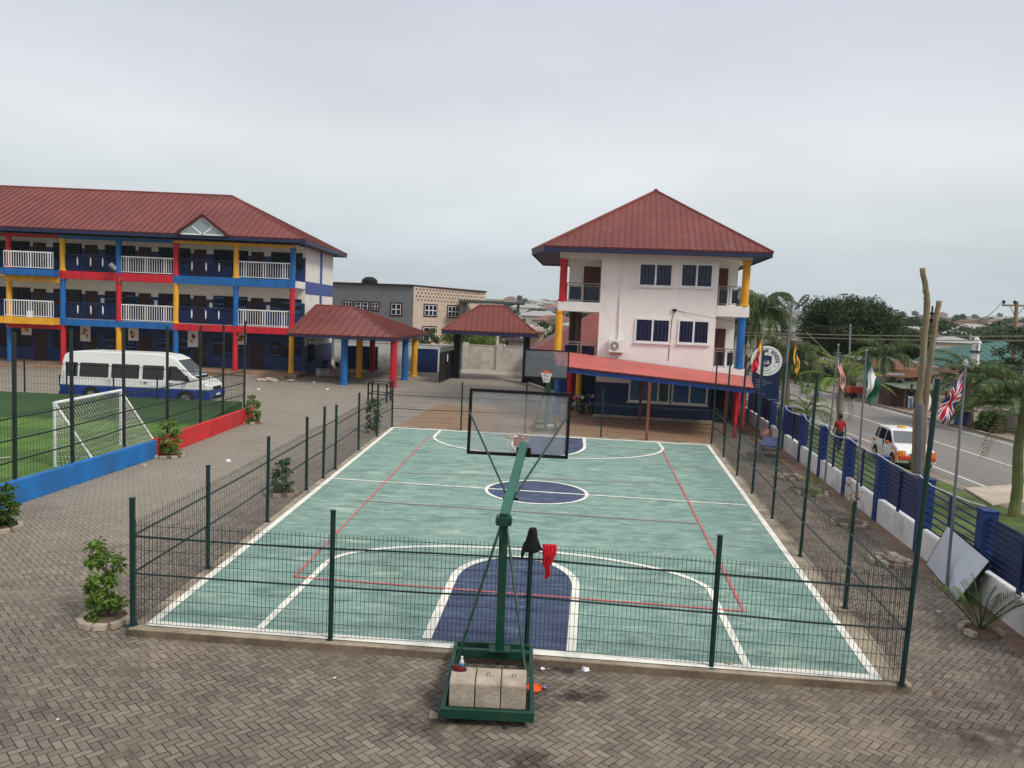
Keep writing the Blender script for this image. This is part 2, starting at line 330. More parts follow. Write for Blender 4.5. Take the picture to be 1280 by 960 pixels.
for x,w in ((15.3,.13),(22.6,.13)):
    for y0,y1 in ((-30,160),): mb.add([(RX(x,y0),y0,.018),(RX(x+w,y0),y0,.018),(RX(x+w,y1),y1,.018),(RX(x,y1),y1,.018)],[(0,1,2,3)])
y=-28
while y<150:
    mb.add([(RX(18.9,y),y,.018),(RX(19.03,y),y,.018),(RX(19.03,y+6.5),y+6.5,.018),(RX(18.9,y+6.5),y+6.5,.018)],[(0,1,2,3)]); y+=6.6
struct(mb,'road_markings',M['linewhite'])
mb=MB(); a=[G(u,v) for u,v in ((1205,612),(1292,606),(1300,622),(1240,633))]
mb.prism([(p.x,p.y,0.) for p in a],(0,0,.07)); struct(mb,'driveway_slab',vary('pale_driveway_concrete',(.46,.39,.30),.9,amt=.15,bump=.1),bevel=.02)
mb=MB()                                      # far gutter kerb
mb.prism([(RX(23.3,-10),-10,0),(RX(23.55,-10),-10,0),(RX(23.55,120),120,0),(RX(23.3,120),120,0)],(0,0,.12)); struct(mb,'far_kerb',M['kerb'])
# ---------------------------------------------------------------- sports court slab, paint, lines
CZ=.12
GC=lambda u,v: G(u,v,CZ)
sl=[GC(u,v) for u,v in ((159,786),(1141,858),(894,554),(487,531))]
mb=MB(); mb.prism([(p.x,p.y,-.02) for p in sl],(0,0,CZ+.02)); M['kerbside']=vary('dark_kerb_side',(.17,.125,.085),.95,sc=2.,amt=.3,dirt=(.07,.05,.035),damt=.8,dsc=1.5,bump=.3); o=struct(mb,'court_slab',[M['kerb'],M['kerbside']],bevel=.02)
for p_ in o.data.polygons: p_.material_index=1 if abs(p_.normal.z)<.5 else 0  # side faces take a darker concrete than the top
g=NG('worn_green_court_paint'); p=g.pos()
s1=g.noise(g.map(p,(1.1,1.9,1)),1.4,8,.76); s2=g.noise(g.map(p,(.9,6,1)),2.2,4,.7); s3=g.noise(p,.22,4,.6)
c=g.mix(g.rng(s1,.38,.62),(.13,.21,.172),(.275,.385,.32)); c=g.mix(g.rng(s3,.4,.6,0,.6),c,(.20,.315,.265)); c=g.mix(g.rng(g.noise(g.map(p,(1,1.6,1)),.45,7,.75),.52,.62,0,.55),c,(.10,.20,.165))
c=g.mix(g.rng(s2,.53,.66,0,.8),c,(.36,.50,.425)); c=g.mix(g.rng(g.noise(g.map(p,(1,3.5,1)),.8,6,.78),.53,.66,0,.75),c,(.085,.185,.15))
c=g.mix(g.rng(g.noise(g.map(p,(.7,1.6,1)),.8,6,.7),.58,.68,0,.65),c,(.45,.54,.40)); g.col(c); g.rough(.8); g.bump(s2,.08)
COURTG=g.mat
g=NG('worn_blue_court_paint'); p=g.pos(); s1=g.noise(g.map(p,(.7,2.4,1)),1.6,6,.68)
c=g.mix(g.rng(s1,.38,.62),(.030,.044,.095),(.066,.088,.155)); c=g.mix(g.rng(g.noise(g.map(p,(1,4,1)),2.,5,.72),.54,.68,0,.6),c,(.19,.23,.31)); g.col(c); g.rough(.8); COURTB=g.mat
M['courtwhite']=vary('court_line_paint',(.84,.80,.70),.8,sc=2.5,amt=.08,dirt=(.42,.46,.38),damt=.75,dsc=2.4); M['courtred']=vary('red_line_tape',(.58,.12,.125),.8,sc=3,amt=.15,dirt=(.25,.3,.25),damt=.55,dsc=2.)
M['courtred2']=vary('faded_red_line',(.36,.26,.23),.8,sc=3,amt=.1,dirt=(.17,.33,.27),damt=1.,dsc=1.3)
cor=[GC(u,v) for u,v in ((186,781),(1099,850),(885.5,556.5),(491,534.5))]
sheet('court_paint',[(p.x,p.y) for p in cor],CZ+.004,COURTG)
def strip(mb,pts,w,z,closed=False):
    pts=[Vector((p[0],p[1])) for p in pts]; n=len(pts); L=[]
    for i,p in enumerate(pts):
        a=pts[(i-1)%n] if (closed or i) else p; b=pts[(i+1)%n] if (closed or i<n-1) else p
        d1=(p-a).normalized() if (p-a).length>1e-6 else (b-p).normalized(); d2=(b-p).normalized() if (b-p).length>1e-6 else d1
        t=(d1+d2).normalized(); nn=Vector((-t.y,t.x)); k=min(2.5,1/max(.3,nn.dot(Vector((-d1.y,d1.x)))))
        L.append((p+nn*w/2*k,p-nn*w/2*k))
    vs=[(q.x,q.y,z) for ab in L for q in ab]; m=n if closed else n-1
    mb.add(vs,[(2*i,2*i+1,(2*i+3)%(2*n),(2*i+2)%(2*n)) for i in range(m)])
def arc(e1,e2,tip,n=24):                      # half ellipse from e1 to e2 through tip
    e1=Vector(e1[:2]);e2=Vector(e2[:2]);t=Vector(tip[:2]); c=(e1+e2)/2; a=(e1-e2)/2; b=t-c; b=b-a*(b.dot(a)/a.dot(a))
    return [c+a*math.cos(math.pi*i/n)+b*math.sin(math.pi*i/n) for i in range(n+1)]
P2=lambda u,v: GC(u,v).xy
nk=[P2(533,799)]+arc(P2(567,722),P2(719.5,733),P2(645,697))+[P2(714,815)]
fk=[P2(645,544)]+arc(P2(641,553),P2(731,558.5),P2(688,570.5))+[P2(730,548)]
cc=Vector((.87,22.7))*(1-CZ/CH); circ=[cc+Vector((math.cos(t),math.sin(t)))*1.47 for t in [2*math.pi*k/48 for k in range(48)]]
for nm,pl in (('near_key_paint',nk),('far_key_paint',fk),('centre_circle_paint',circ)): sheet(nm,[tuple(p) for p in pl],CZ+.008,COURTB)
mb=MB(); z=CZ+.014
inset=[Vector((p.x,p.y)) for p in cor]; cm=sum(inset,Vector((0,0)))/4; inset=[p+(cm-p).normalized()*.05 for p in inset]
strip(mb,inset,.14,z,True); strip(mb,[inset[0],inset[1]],.19,z+.001); strip(mb,[inset[2],inset[3]],.2,z+.001)
strip(mb,[P2(415,598.5),P2(935,632)],.09,z+.002); strip(mb,circ,.10,z,True)
strip(mb,nk,.15,z+.002); strip(mb,fk,.13,z+.002)
strip(mb,[P2(325,786)]+arc(P2(409,703),P2(889,741),P2(605,684))+[P2(934,834)],.12,z+.002)
strip(mb,[P2(551,538)]+arc(P2(544,544.5),P2(828,560),P2(690,572.5))+[P2(823,554)],.12,z+.002)
o=struct(mb,'court_lines',M['courtwhite'])
mb=MB(); rc=[P2(368,722),P2(535,547),P2(828,563),P2(930,765)]
strip(mb,[rc[0],rc[1]],.05,z+.006); strip(mb,[rc[3],rc[2]],.05,z+.006); strip(mb,[rc[0],rc[3]],.055,z+.006); struct(mb,'red_court_lines',M['courtred'])
mb=MB(); strip(mb,[P2(445,626),P2(872,655)],.06,z+.006); strip(mb,[P2(500,591),P2(850,606)],.05,z+.006); strip(mb,[P2(535,547),P2(828,563)],.05,z+.006); struct(mb,'faded_court_lines',M['courtred2'])
# ---------------------------------------------------------------- football turf
PW=[Vector((-12.62,15.2)),Vector((-11.86,25.3)),Vector((-11.80,34.6))]      # inner line of low wall
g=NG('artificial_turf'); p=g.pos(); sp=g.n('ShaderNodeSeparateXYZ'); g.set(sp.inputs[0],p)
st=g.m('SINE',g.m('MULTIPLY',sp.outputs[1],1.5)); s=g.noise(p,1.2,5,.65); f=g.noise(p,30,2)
c=g.mix(g.rng(st,-.3,.3),(.058,.130,.012),(.095,.19,.020)); c=g.mix(g.rng(s,.35,.7,0,.6),c,(.055,.115,.022)); c=g.mix(g.rng(sp.outputs[1],31.5,32.2,0,.8),c,(.012,.040,.009)); k=g.rng(f,.25,.75,.75,1.25); g.col(g.mix(1.,c,k,'MULTIPLY')); g.rough(.95); g.bump(f,.4)  # band along the back edge: shade painted into the turf colour
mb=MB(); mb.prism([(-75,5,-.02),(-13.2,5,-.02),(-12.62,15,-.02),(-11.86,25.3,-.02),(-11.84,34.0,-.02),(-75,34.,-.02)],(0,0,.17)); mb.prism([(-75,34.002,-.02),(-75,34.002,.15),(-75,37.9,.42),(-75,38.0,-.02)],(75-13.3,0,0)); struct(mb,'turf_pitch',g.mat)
mb=MB()
strip(mb,[G(-90,579,.15).xy,G(14,571.5,.15).xy],.1,.156)
struct(mb,'turf_lines',M['linewhite'])

# brown soil drifts along the boundary wall, dark spill stains and painted contact shade on the pavers
mb=MB(); rr=random.Random(8); L_=[];R_=[]; y=4.
while y<48: L_.append((FX(y)-.30-.35*rr.random()-(.5 if y>26 else 0),y,.004)); R_.append((FX(y)-.05,y,.004)); y+=.45
n=len(L_); mb.add(L_+R_,[(i,n+i,n+i+1,i+1) for i in range(n-1)]); struct(mb,'soil_drift',SOILD)
def dark_patch(u,v,rx,ry,seed,amt=.85):
    c=G(u,v); g=NG('stain_and_shade'); p=g.obj(); sp=g.n('ShaderNodeVectorMath',operation='LENGTH'); g.set(sp.inputs[0],g.map(p,(1/rx,1/ry,1)))
    a=g.m('MULTIPLY',g.rng(sp.outputs['Value'],.2,1.,1.,0.),g.rng(g.noise(g.map(g.pos(),(1,1,1)),3.2,6,.75),.40,.58)); tr=g.n('ShaderNodeBsdfTransparent'); ms=g.n('ShaderNodeMixShader')
    g.col((.022,.017,.013)); g.rough(.75); g.set(ms.inputs[0],g.m('MULTIPLY',a,amt)); g.t.links.new(tr.outputs[0],ms.inputs[1]); g.t.links.new(g.b.outputs[0],ms.inputs[2]); g.t.links.new(ms.outputs[0],g.t.nodes['Material Output'].inputs[0])
    mb=MB(); mb.add([(-rx,-ry,0),(rx,-ry,0),(rx,ry,0),(-rx,ry,0)],[(0,1,2,3)]); o=struct(mb,'paving_stain_and_shade',g.mat); o.location=(c.x,c.y,.004+.001*seed)
dark_patch(720,868,.6,.4,0); dark_patch(520,905,.9,.6,1,.45); dark_patch(655,952,.8,.35,2,.6); dark_patch(1225,925,1.1,.6,3,.45); dark_patch(705,838,.7,.28,4,.6); dark_patch(608,872,1.05,.95,5,1.); dark_patch(618,838,.9,.35,6,.9)  # last two: stains doubling as painted contact shade under hoop base and kerb
# ================================================================= COURT FENCE
fence=thing('court_fence','dark green wire mesh fence with tall and short posts around the green sports court','fence',(0,11.6,CZ))
def post(px,py,h,z0=CZ,r=.035,par=None,mat='fgreen',lean=(0,0),name='post',sq=False):
    mb=MB(); t=(px+lean[0],py+lean[1],z0+h)
    if sq: mb.bar((px,py,z0),t,r*2,r*2)
    else: mb.tube([(px,py,z0),t],r,10)
    mb.lathe((px,py,z0),[(r*1.9,0),(r*1.9,.012)],10)
    mb.tube([(t[0],t[1],t[2]-.01),(t[0],t[1],t[2]+.012)],r*1.12,10)
    return mb.build(name,M[mat],par,smooth=False)
def panel(a,b,z0,z1,par,sp=.07,hs=.2,wr=.0032,rails=(.75,1.35),mat='wire',rail='fgreen',rr=.016,vbeam=True):
    a=Vector(a);b=Vector(b); d=b-a; L=d.length; u=d/L; nrm=Vector((-u.y,u.x)); mb=MB(); n=max(2,int(L/sp))
    zs=[z0+i*(z1-z0)/8 for i in range(9)]
    for i in range(1,n):
        q=a+u*(L*i/n); pts=[]
        for z in (z0,z1): pts.append((q.x,q.y,z))
        # rectangular wire, three-sided for economy
        mb.tube(pts,wr,3,cap=False)
    k=int((z1-z0)/hs)
    for i in range(k+1):
        z=z0+(z1-z0-.06)*i/k
        mb.tube([(a.x,a.y,z),(b.x,b.y,z)],wr*1.1,3,cap=False)
    o=mb.build('mesh_panel',M[mat],par)
    for rz in rails:
        r=MB(); off=nrm*.03*R.choice((1,1)); sag=R.uniform(-.02,.01); m=(a+b)/2
        r.tube([(a.x+off.x,a.y+off.y,z0+rz),(m.x+off.x,m.y+off.y,z0+rz+sag),(b.x+off.x,b.y+off.y,z0+rz)],rr,6); r.build('rail',M[rail],par)
    return o
g2=lambda u,v:GC(u,v).xy
LEFT=[g2(*a) for a in ((166,781),(260,710),(334,652),(383,612.5),(404,597.5),(419,586.5),(448,562.5),(471,545.5),(490,533.5))]
FRONT=[LEFT[0],g2(413,799),g2(658,812),g2(889,834),g2(1127,856)]
RIGHT=[FRONT[-1],g2(1056,760),g2(1000,695),g2(965,648),g2(940,616.5),g2(921,594),g2(904,571),g2(889,555)]
REAR=[LEFT[-1],g2(576,537.5),g2(656,541),g2(751,546.5),g2(808,550.5),RIGHT[-1]]
for p,h in zip(LEFT,(2.02,2.0,2.02,2.05,2.15,2.05,2.08,2.15,2.05)): post(p.x,p.y,h,par=fence,r=.045 if p is LEFT[0] else .04,lean=(R.uniform(-.02,.02),0))
for p,h in zip(FRONT[1:4],(2.02,1.78,2.0)): post(p.x,p.y,h,par=fence,r=.04)
for p,h,ln in zip(RIGHT,(4.45,2.0,4.1,4.15,4.35,4.1,4.1,3.75),((.12,0),(.02,0),(.08,0),(.05,0),(.05,0),(.06,0),(.03,0),(.03,0))): post(p.x,p.y,h,par=fence,r=.037 if h>4.4 else .035,lean=ln)
for p,h in zip(REAR[1:4],(2.1,2.15,2.1)): post(p.x,p.y,h,par=fence,r=.035)
p=REAR[4]; mb=MB(); mb.bar((p.x,p.y,0),(p.x,p.y,2.62),.11,.11); tag(mb.build('post',M['postred'],fence),label='rusty brown square post')
for i in range(4): panel(FRONT[i],FRONT[i+1],CZ+.04,CZ+1.66,fence,sp=.064,wr=.0042,rails=(.78,1.38))
for i in range(len(LEFT)-1):
    if i==4: continue                                    # gateway
    panel(LEFT[i],LEFT[i+1],CZ+.04,CZ+1.66,fence,sp=.085,wr=.0038,rails=(.78,1.38))
for i in range(len(RIGHT)-1): panel(RIGHT[i],RIGHT[i+1],CZ+.04,CZ+1.66,fence,sp=.085,wr=.0038,rails=(.78,1.38))
for i in range(len(REAR)-1): panel(REAR[i],REAR[i+1],CZ+.04,CZ+1.62,fence,sp=.09,rails=(.78,1.38),wr=.0035)
a,b=LEFT[4],LEFT[5]                                       # gate leaf in the left run
mb=MB()
for p,q_ in (((a.x+.02,a.y,CZ+.1),(a.x+.02,a.y,CZ+1.6)),((b.x+.02,b.y,CZ+.1),(b.x+.02,b.y,CZ+1.6)),((a.x+.02,a.y,CZ+.1),(b.x+.02,b.y,CZ+.1)),((a.x+.02,a.y,CZ+1.6),(b.x+.02,b.y,CZ+1.6)),((a.x+.02,a.y,CZ+.85),(b.x+.02,b.y,CZ+.85))): mb.tube([p,q_],.018,6)
for i in range(1,12):
    q_=a.lerp(b,i/12); mb.tube([(q_.x+.02,q_.y,CZ+.1),(q_.x+.02,q_.y,CZ+1.6)],.005,3)
mb.build('gate_leaf',M['fgreen'],fence)
# clothes left on the fence
def clump(name,pts,r,mat,label,cat,seed=1):
    rr=random.Random(seed); mb=MB()
    n=10
    rings=[]
    for (c,rad) in pts:
        rings.append([(c[0]+rad[0]*math.cos(2*math.pi*k/n)*rr.uniform(.75,1.2),c[1]+rad[1]*math.sin(2*math.pi*k/n)*rr.uniform(.75,1.2),c[2]+rr.uniform(-.015,.015)) for k in range(n)])
    vs=[p for rg in rings for p in rg]; m=len(rings)
    fs=[(i*n+k,i*n+(k+1)%n,(i+1)*n+(k+1)%n,(i+1)*n+k) for i in range(m-1) for k in range(n)]+[tuple(range(n))[::-1],tuple(range((m-1)*n,m*n))]
    mb.add(vs,fs); o=mb.build(name,M[mat],smooth=True); s=o.modifiers.new('sub','SUBSURF'); s.levels=s.render_levels=2
    return tag(o,label,cat)
p=FRONT[2]; zt=CZ+1.78
jk=MB(); rr=random.Random(3)
def lump(mb,pts,n=12):
    rings=[[(c[0]+rx*math.cos(2*math.pi*k/n)*rr.uniform(.8,1.18),c[1]+ry*math.sin(2*math.pi*k/n)*rr.uniform(.8,1.18),c[2]+rr.uniform(-.02,.02)) for k in range(n)] for c,rx,ry in pts]
    vs=[q for r_ in rings for q in r_]; m=len(rings); mb.add(vs,[(i*n+k,i*n+(k+1)%n,(i+1)*n+(k+1)%n,(i+1)*n+k) for i in range(m-1) for k in range(n)]+[tuple(range(n))[::-1],tuple(range((m-1)*n,m*n))])
x,y=p.x,p.y
lump(jk,[((x-.01,y,zt-.26),.10,.06),((x,y,zt-.22),.135,.075),((x+.01,y,zt-.10),.11,.075),((x+.012,y,zt+.02),.085,.07),((x+.015,y,zt+.09),.08,.065),((x+.01,y,zt+.135),.045,.04)])
lump(jk,[((x-.13,y-.02,zt-.34),.022,.02),((x-.125,y-.02,zt-.28),.034,.03),((x-.10,y-.01,zt-.18),.05,.04),((x-.06,y,zt-.06),.05,.05)],8)
lump(jk,[((x+.17,y-.02,zt-.215),.03,.02),((x+.13,y-.02,zt-.19),.05,.03),((x+.08,y-.01,zt-.10),.05,.045),((x+.05,y,zt-.0),.05,.05)],8)
o=jk.build('black_jacket',M['blackcloth'],smooth=True); q_=o.modifiers.new('sub','SUBSURF'); q_.levels=q_.render_levels=2
tag(o,'black garment hung over the top of the short front fence post','jacket')
# red cloth: a folded sheet hung over the top wire, with a long narrow tail
cl=MB(); nu,nv=22,30; zx=CZ+1.66; qx=p.x+.27; qy=p.y-.03
for side in (-1,1):
    L=.50 if side<0 else .30
    for j in range(nv+1):
        v=j/nv
        for i in range(nu+1):
            u=i/nu-.5; w=.22*(1-.30*min(1,v*1.8)) if v<.56 else .22*.70*(1-.55*min(1,(v-.56)/.12))
            cx_=qx+(.0 if v<.56 else -.012)+.012*math.sin(v*9)
            fold=.016*math.sin(u*26+v*3)+.010*math.sin(u*47-v*7)
            cl.v.append((cx_+u*w,qy+side*(.012+.035*min(1,v*3))+fold*min(1,v*4),zx+.012-L*v+.02*math.sin(u*5)*v))
    k=0 if side<0 else (nu+1)*(nv+1)
    for j in range(nv):
        for i in range(nu): a_=k+j*(nu+1)+i; cl.f.append((a_,a_+1,a_+nu+2,a_+nu+1)); cl.m.append(0)
o=cl.build('red_cloth',M['redcloth'],smooth=True); q_=o.modifiers.new('thick','SOLIDIFY'); q_.thickness=.008
tag(o,'red cloth draped over the mesh of the front fence','cloth')

# ================================================================= BASKETBALL STANDS
def board(par,X,Yb,z0,w,h,frame_t,glassmat,tilt=0.,yaw=0.):
    # frame in the XZ plane at Yb
    a=Matrix.Rotation(yaw,3,'Z'); c=Vector((X,Yb,z0+h/2))
    def tr(x,y,z): return c+a@Vector((x*math.cos(tilt)+z*math.sin(tilt),y,z*math.cos(tilt)-x*math.sin(tilt)))
    mb=MB(); t=frame_t
    for (x0,x1,zA,zB) in ((-w/2,w/2,-h/2,-h/2+t),(-w/2,w/2,h/2-t,h/2),(-w/2,-w/2+t,-h/2+t,h/2-t),(w/2-t,w/2,-h/2+t,h/2-t)):
        mb.prism([tr(x0,-.025,zA),tr(x1,-.025,zA),tr(x1,-.025,zB),tr(x0,-.025,zB)],a@Vector((0,.05,0)))
    b=mb.build('backboard_frame',M['black'],par)
    gl=MB(); gl.prism([tr(-w/2+t,-.006,-h/2+t),tr(w/2-t,-.006,-h/2+t),tr(w/2-t,-.006,h/2-t),tr(-w/2+t,-.006,h/2-t)],a@Vector((0,.012,0)))
    gl.build('backboard_glass',glassmat,par)
    return tr
g=NG('dusty_acrylic'); gt=g.n('ShaderNodeBsdfTransparent'); gt.inputs[0].default_value=(.965,.97,.97,1); ms=g.n('ShaderNodeMixShader')
g.col((.5,.51,.51)); g.rough(.35); sm=g.noise(g.map(g.pos(),(1,1,1)),2.2,5,.65); g.set(ms.inputs[0],g.rng(sm,.35,.65,.10,.24))
g.t.links.new(gt.outputs[0],ms.inputs[1]); g.t.links.new(g.b.outputs[0],ms.inputs[2]); g.t.links.new(ms.outputs[0],g.t.nodes['Material Output'].inputs[0]); ACR=g.mat
M['rim']=vary('faded_orange_rim',(.50,.10,.06),.5); M['net']=vary('white_net_cord',(.66,.63,.58),.9)
def rim(par,c,r=.225,dirn=(0,1),netlen=.38,netr=.006,bw=.12):
    mb=MB(); pts=[(c[0]+r*math.cos(t),c[1]+r*math.sin(t),c[2]) for t in [2*math.pi*k/24 for k in range(25)]]
    mb.tube(pts,.011,6,cap=False)
    by=c[1]-dirn[1]*(r+.13)
    mb.box(c[0]-bw/2,min(by,c[1]-dirn[1]*r),c[2]-.05,c[0]+bw/2,max(by,c[1]-dirn[1]*r),c[2]+.012)
    mb.box(c[0]-bw/2-.02,by-.012,c[2]-.11,c[0]+bw/2+.02,by+.012,c[2]+.05)
    o=mb.build('rim',M['rim'],par)
    mb=MB(); n=12
    for k in range(n):
        for s in (1,-1):
            pts=[]
            for i in range(6):
                f=i/5; t=2*math.pi*(k+s*f*1.5)/n; rr=r*(1-.5*f**.8); pts.append((c[0]+rr*math.cos(t),c[1]+rr*math.sin(t),c[2]-f*netlen))
            mb.tube(pts,netr,3,cap=False)
    mb.build('net',M['net'],o)
# near stand
ns=thing('basketball_stand','green wheeled basketball stand in front of the court fence with clear black-framed backboard','basketball hoop',(-.1,10.6,0))
CX,CY=-.015,11.1
mb=MB(); bx0,bx1,by0,by1=-.69,.445,9.37,11.36
# slightly rotated base rectangle
def B(x,y): 
    t=math.radians(-.8); dx,dy=x+.12,y-10.4; return (-.12+dx*math.cos(t)-dy*math.sin(t),10.4+dx*math.sin(t)+dy*math.cos(t))
def beam(mb,p,q,w,z0,z1):
    p=B(*p);q=B(*q); mb.bar((p[0],p[1],(z0+z1)/2),(q[0],q[1],(z0+z1)/2),w,z1-z0)
beam(mb,(bx0-.03,by0),(bx1+.03,by0),.06,.10,.225); beam(mb,(bx0,by0+.035),(bx0,by1+.03),.06,.11,.225); beam(mb,(bx1,by0+.035),(bx1,by1+.03),.06,.11,.225)
beam(mb,(bx0+.03,by1),(bx1-.03,by1),.06,.12,.24); beam(mb,(bx0+.03,by1-.27),(bx1-.03,by1-.27),.07,.12,.25); beam(mb,(bx0+.03,10.02),(bx1-.03,10.02),.05,.10,.15)
p0,p1,p2,p3=B(bx0+.03,by0+.03),B(bx1-.03,by0+.03),B(bx1-.03,10.15),B(bx0+.03,10.15); mb.prism([(p0[0],p0[1],.125),(p1[0],p1[1],.125),(p2[0],p2[1],.125),(p3[0],p3[1],.125)],(0,0,.012))
mb.build('base_frame',M['green'],ns,bevel=.006)
for x,y in ((bx0+.14,by0+.1),(bx1-.12,by0+.1),(bx0+.12,by1-.1),(bx1-.12,by1-.1)):
    w=MB(); c=B(x,y); w.tube([(c[0]-.025,c[1],.055),(c[0]+.025,c[1],.055)],.055,14); w.bar((c[0],c[1],.06),(c[0],c[1],.12),.03,.03); w.build('caster_wheel',M['rubber'],ns)
ct=YP(630,648,CY); ztop=ct.z
mb=MB(); mb.bar((CX,CY,.2),(ct.x,CY,ztop+.08),.128,.128); mb.box(CX-.16,CY-.12,.252,CX+.16,CY+.12,.272); mb.build('column',M['green'],ns,bevel=.006)
BY=13.78
AE=YP(655,556,BY-.12)
mb=MB(); mb.bar((ct.x,CY-.03,ztop+.03),tuple(AE),.132,.12); mb.build('arm',M['armgreen'],ns,bevel=.006)
mb=MB(); mb.bar((ct.x-.11,CY-.03,ztop-.02),(ct.x+.11,CY-.03,ztop-.02),.20,.12); 
for s in (-1,1): mb.tube([(ct.x+s*.105,CY-.15,ztop-.02),(ct.x+s*.105,CY+.1,ztop-.02)],.02,8)
mb.build('arm_clamp',M['green'],ns,bevel=.004)
for s,x in ((-1,bx0+.06),(1,bx1-.06)):
    mb=MB(); c=B(x,10.05 if s>0 else 10.55); mb.tube([(c[0],c[1],.24),(ct.x+s*.05,CY-.07,ztop-.12)],.019,8); mb.build('brace',M['green'],ns)
bl,br=YP(583,567,BY),YP(708,573.5,BY); bw=(br-bl).length+.02; bz=(bl.z+br.z)/2; btl=YP(585,485,BY); bh=btl.z-bl.z
btilt=math.atan2(bl.z-br.z,br.x-bl.x)
tr=board(ns,(bl.x+br.x)/2+.02,BY,bz,bw,bh,.055,ACR,tilt=btilt)
mid=(ct.lerp(AE,.30))
for s,(u,v) in ((-1,(586,513)),(1,(709,521))):
    mb=MB(); e=YP(u,v,BY-.05); mb.tube([(mid.x+s*.05,CY+(BY-CY)*.22,mid.z-.02),tuple(e)],.018,8); mb.build('strut',M['green'],ns)
mb=MB(); mb.tube([(mid.x-.12,CY+(BY-CY)*.22,mid.z-.05),(mid.x+.12,CY+(BY-CY)*.22,mid.z-.05)],.022,8); mb.build('strut_pin',M['black'],ns)
mb=MB(); mb.box(AE.x-.13,BY-.06,bz+.0,AE.x+.13,BY-.028,bz+.17); mb.build('mounting_plate',M['black'],ns)
rc_=YP(647,546,BY+.40); rim(ns,(rc_.x+.0,BY+.40,rc_.z))
# three concrete weights, each loose on the base
wl=['stained concrete weight block under the maroon cloth on the hoop base','concrete weight block between the other two on the hoop base','concrete weight block by the brace at the right of the hoop base']
WB=[]
for i in range(3):
    x0=-.632+i*.334; c=B(x0+.166,9.77); t=thing('concrete_weight',wl[i],'concrete block',(c[0],c[1],.138),'concrete weights on the hoop base',rz=math.radians(-.8+R.uniform(-.6,.6)))
    mb=MB(); w,d,h=.161,.20,.365; n=5
    # stepped grid block with slightly irregular faces
    mb.prism([(-w,-d,0),(-w,d,0),(-w,d,h-.02),(-w,d-.02,h),(-w,-d+.05,h),(-w,-d,h-.05)],(2*w,0,0))
    mb.build('block',M['block'],t,local=True,bevel=.014)
    mb=MB()
    if i: 
        mb.tube([(-.02,-.05,h-.02),(-.02,-.05,h+.03),(-.012,-.05,h+.045),(.012,-.05,h+.045),(.02,-.05,h+.03),(.02,-.05,h-.02)],.005,6); mb.build('lifting_loop',M['rust'],t,local=True)
    WB.append(c)
c=WB[0]; clump('maroon_cloth',[((c[0]-.06,c[1]+.08,.496),(.10,.06)),((c[0]-.06,c[1]+.08,.515),(.125,.075)),((c[0]-.08,c[1]+.07,.55),(.085,.05)),((c[0]-.10,c[1]+.07,.575),(.03,.03))],.1,'darkred','crumpled maroon cloth lying on a concrete weight block','cloth',9)
t=thing('drink_bottle','clear plastic water bottle with blue label behind the concrete weights','bottle',(B(-.52,10.2)[0],B(-.52,10.2)[1],.0)); c=t.location
mb=MB(); mb.lathe((c.x,c.y,.36),[(.030,0),(.032,.04),(.030,.10),(.012,.14),(.012,.15)],12); mb.build('bottle_body',M['bottle'],t,smooth=False)
mb=MB(); mb.lathe((c.x,c.y,.385),[(.033,0),(.033,.05)],12); mb.build('bottle_label',M['bluecap'],t); mb=MB(); mb.lathe((c.x,c.y,.505),[(.016,0),(.016,.025)],10); mb.build('bottle_cap',M['white'],t)
t.location.z=0
mb=MB(); q0,q1,q2,q3=B(-.66,10.08),B(-.42,10.08),B(-.42,10.34),B(-.66,10.34); mb.prism([(q[0],q[1],.335) for q in (q0,q1,q2,q3)],(0,0,.02)); 
for q in (q0,q3): mb.bar((q[0]-.0,q[1],.2),(q[0],q[1],.336),.03,.03)
mb.build('side_shelf',M['green'],ns)
# far stand
fs=thing('basketball_stand','green basketball stand behind the far fence, facing the camera','basketball hoop',(1.6,34.6,0))
F0=G(682,540); fx,fy=F0.x,F0.y-.1
mb=MB(); mb.box(fx-.55,fy-.1,.08,fx+.55,fy,.2); mb.box(fx-.55,fy+1.9,.08,fx+.55,fy+2.,.2); mb.box(fx-.55,fy,.08,fx-.45,fy+1.9,.2); mb.box(fx+.45,fy,.08,fx+.55,fy+1.9,.2); mb.build('base_frame',M['green'],fs)
mb=MB(); mb.bar((fx,fy+.15,.1),(fx+.04,fy+.15,2.35),.2,.2); mb.build('column',M['green'],fs)
FBY=31.6; tl,tr_=YP(656,436,FBY),YP(712,439,FBY); bzz=ZH(684,473,FBY)
for s in (-1,1): mb=MB(); mb.tube([(fx+s*.48,fy+1.2,.2),(fx+s*.05,fy+.2,2.2)],.025,6); mb.build('brace',M['green'],fs)
mb=MB(); cxm=(tl.x+tr_.x)/2; mb.bar((fx,fy+.15,2.3),(cxm,FBY+.05,bzz+.35),.15,.15); mb.build('arm',M['green'],fs)
g=NG('grey_dusty_acrylic'); gt=g.n('ShaderNodeBsdfTransparent'); gt.inputs[0].default_value=(.8,.82,.84,1); ms=g.n('ShaderNodeMixShader'); ms.inputs[0].default_value=.33
g.col((.26,.27,.29)); g.rough(.35); g.t.links.new(gt.outputs[0],ms.inputs[1]); g.t.links.new(g.b.outputs[0],ms.inputs[2]); g.t.links.new(ms.outputs[0],g.t.nodes['Material Output'].inputs[0])
board(fs,cxm,FBY,bzz,(tr_.x-tl.x),tl.z-bzz,.05,g.mat,tilt=math.radians(.4))
for s in (-1,1): mb=MB(); mb.tube([(fx,fy-1.0,2.45),(cxm+s*.75,FBY+.05,bzz+.75)],.02,6); mb.build('strut',M['green'],fs)
rz=ZH(683,466,FBY-.4); rim(fs,(cxm+.0,FBY-.40,rz),dirn=(0,-1),netr=.012,netlen=.4,bw=.2)
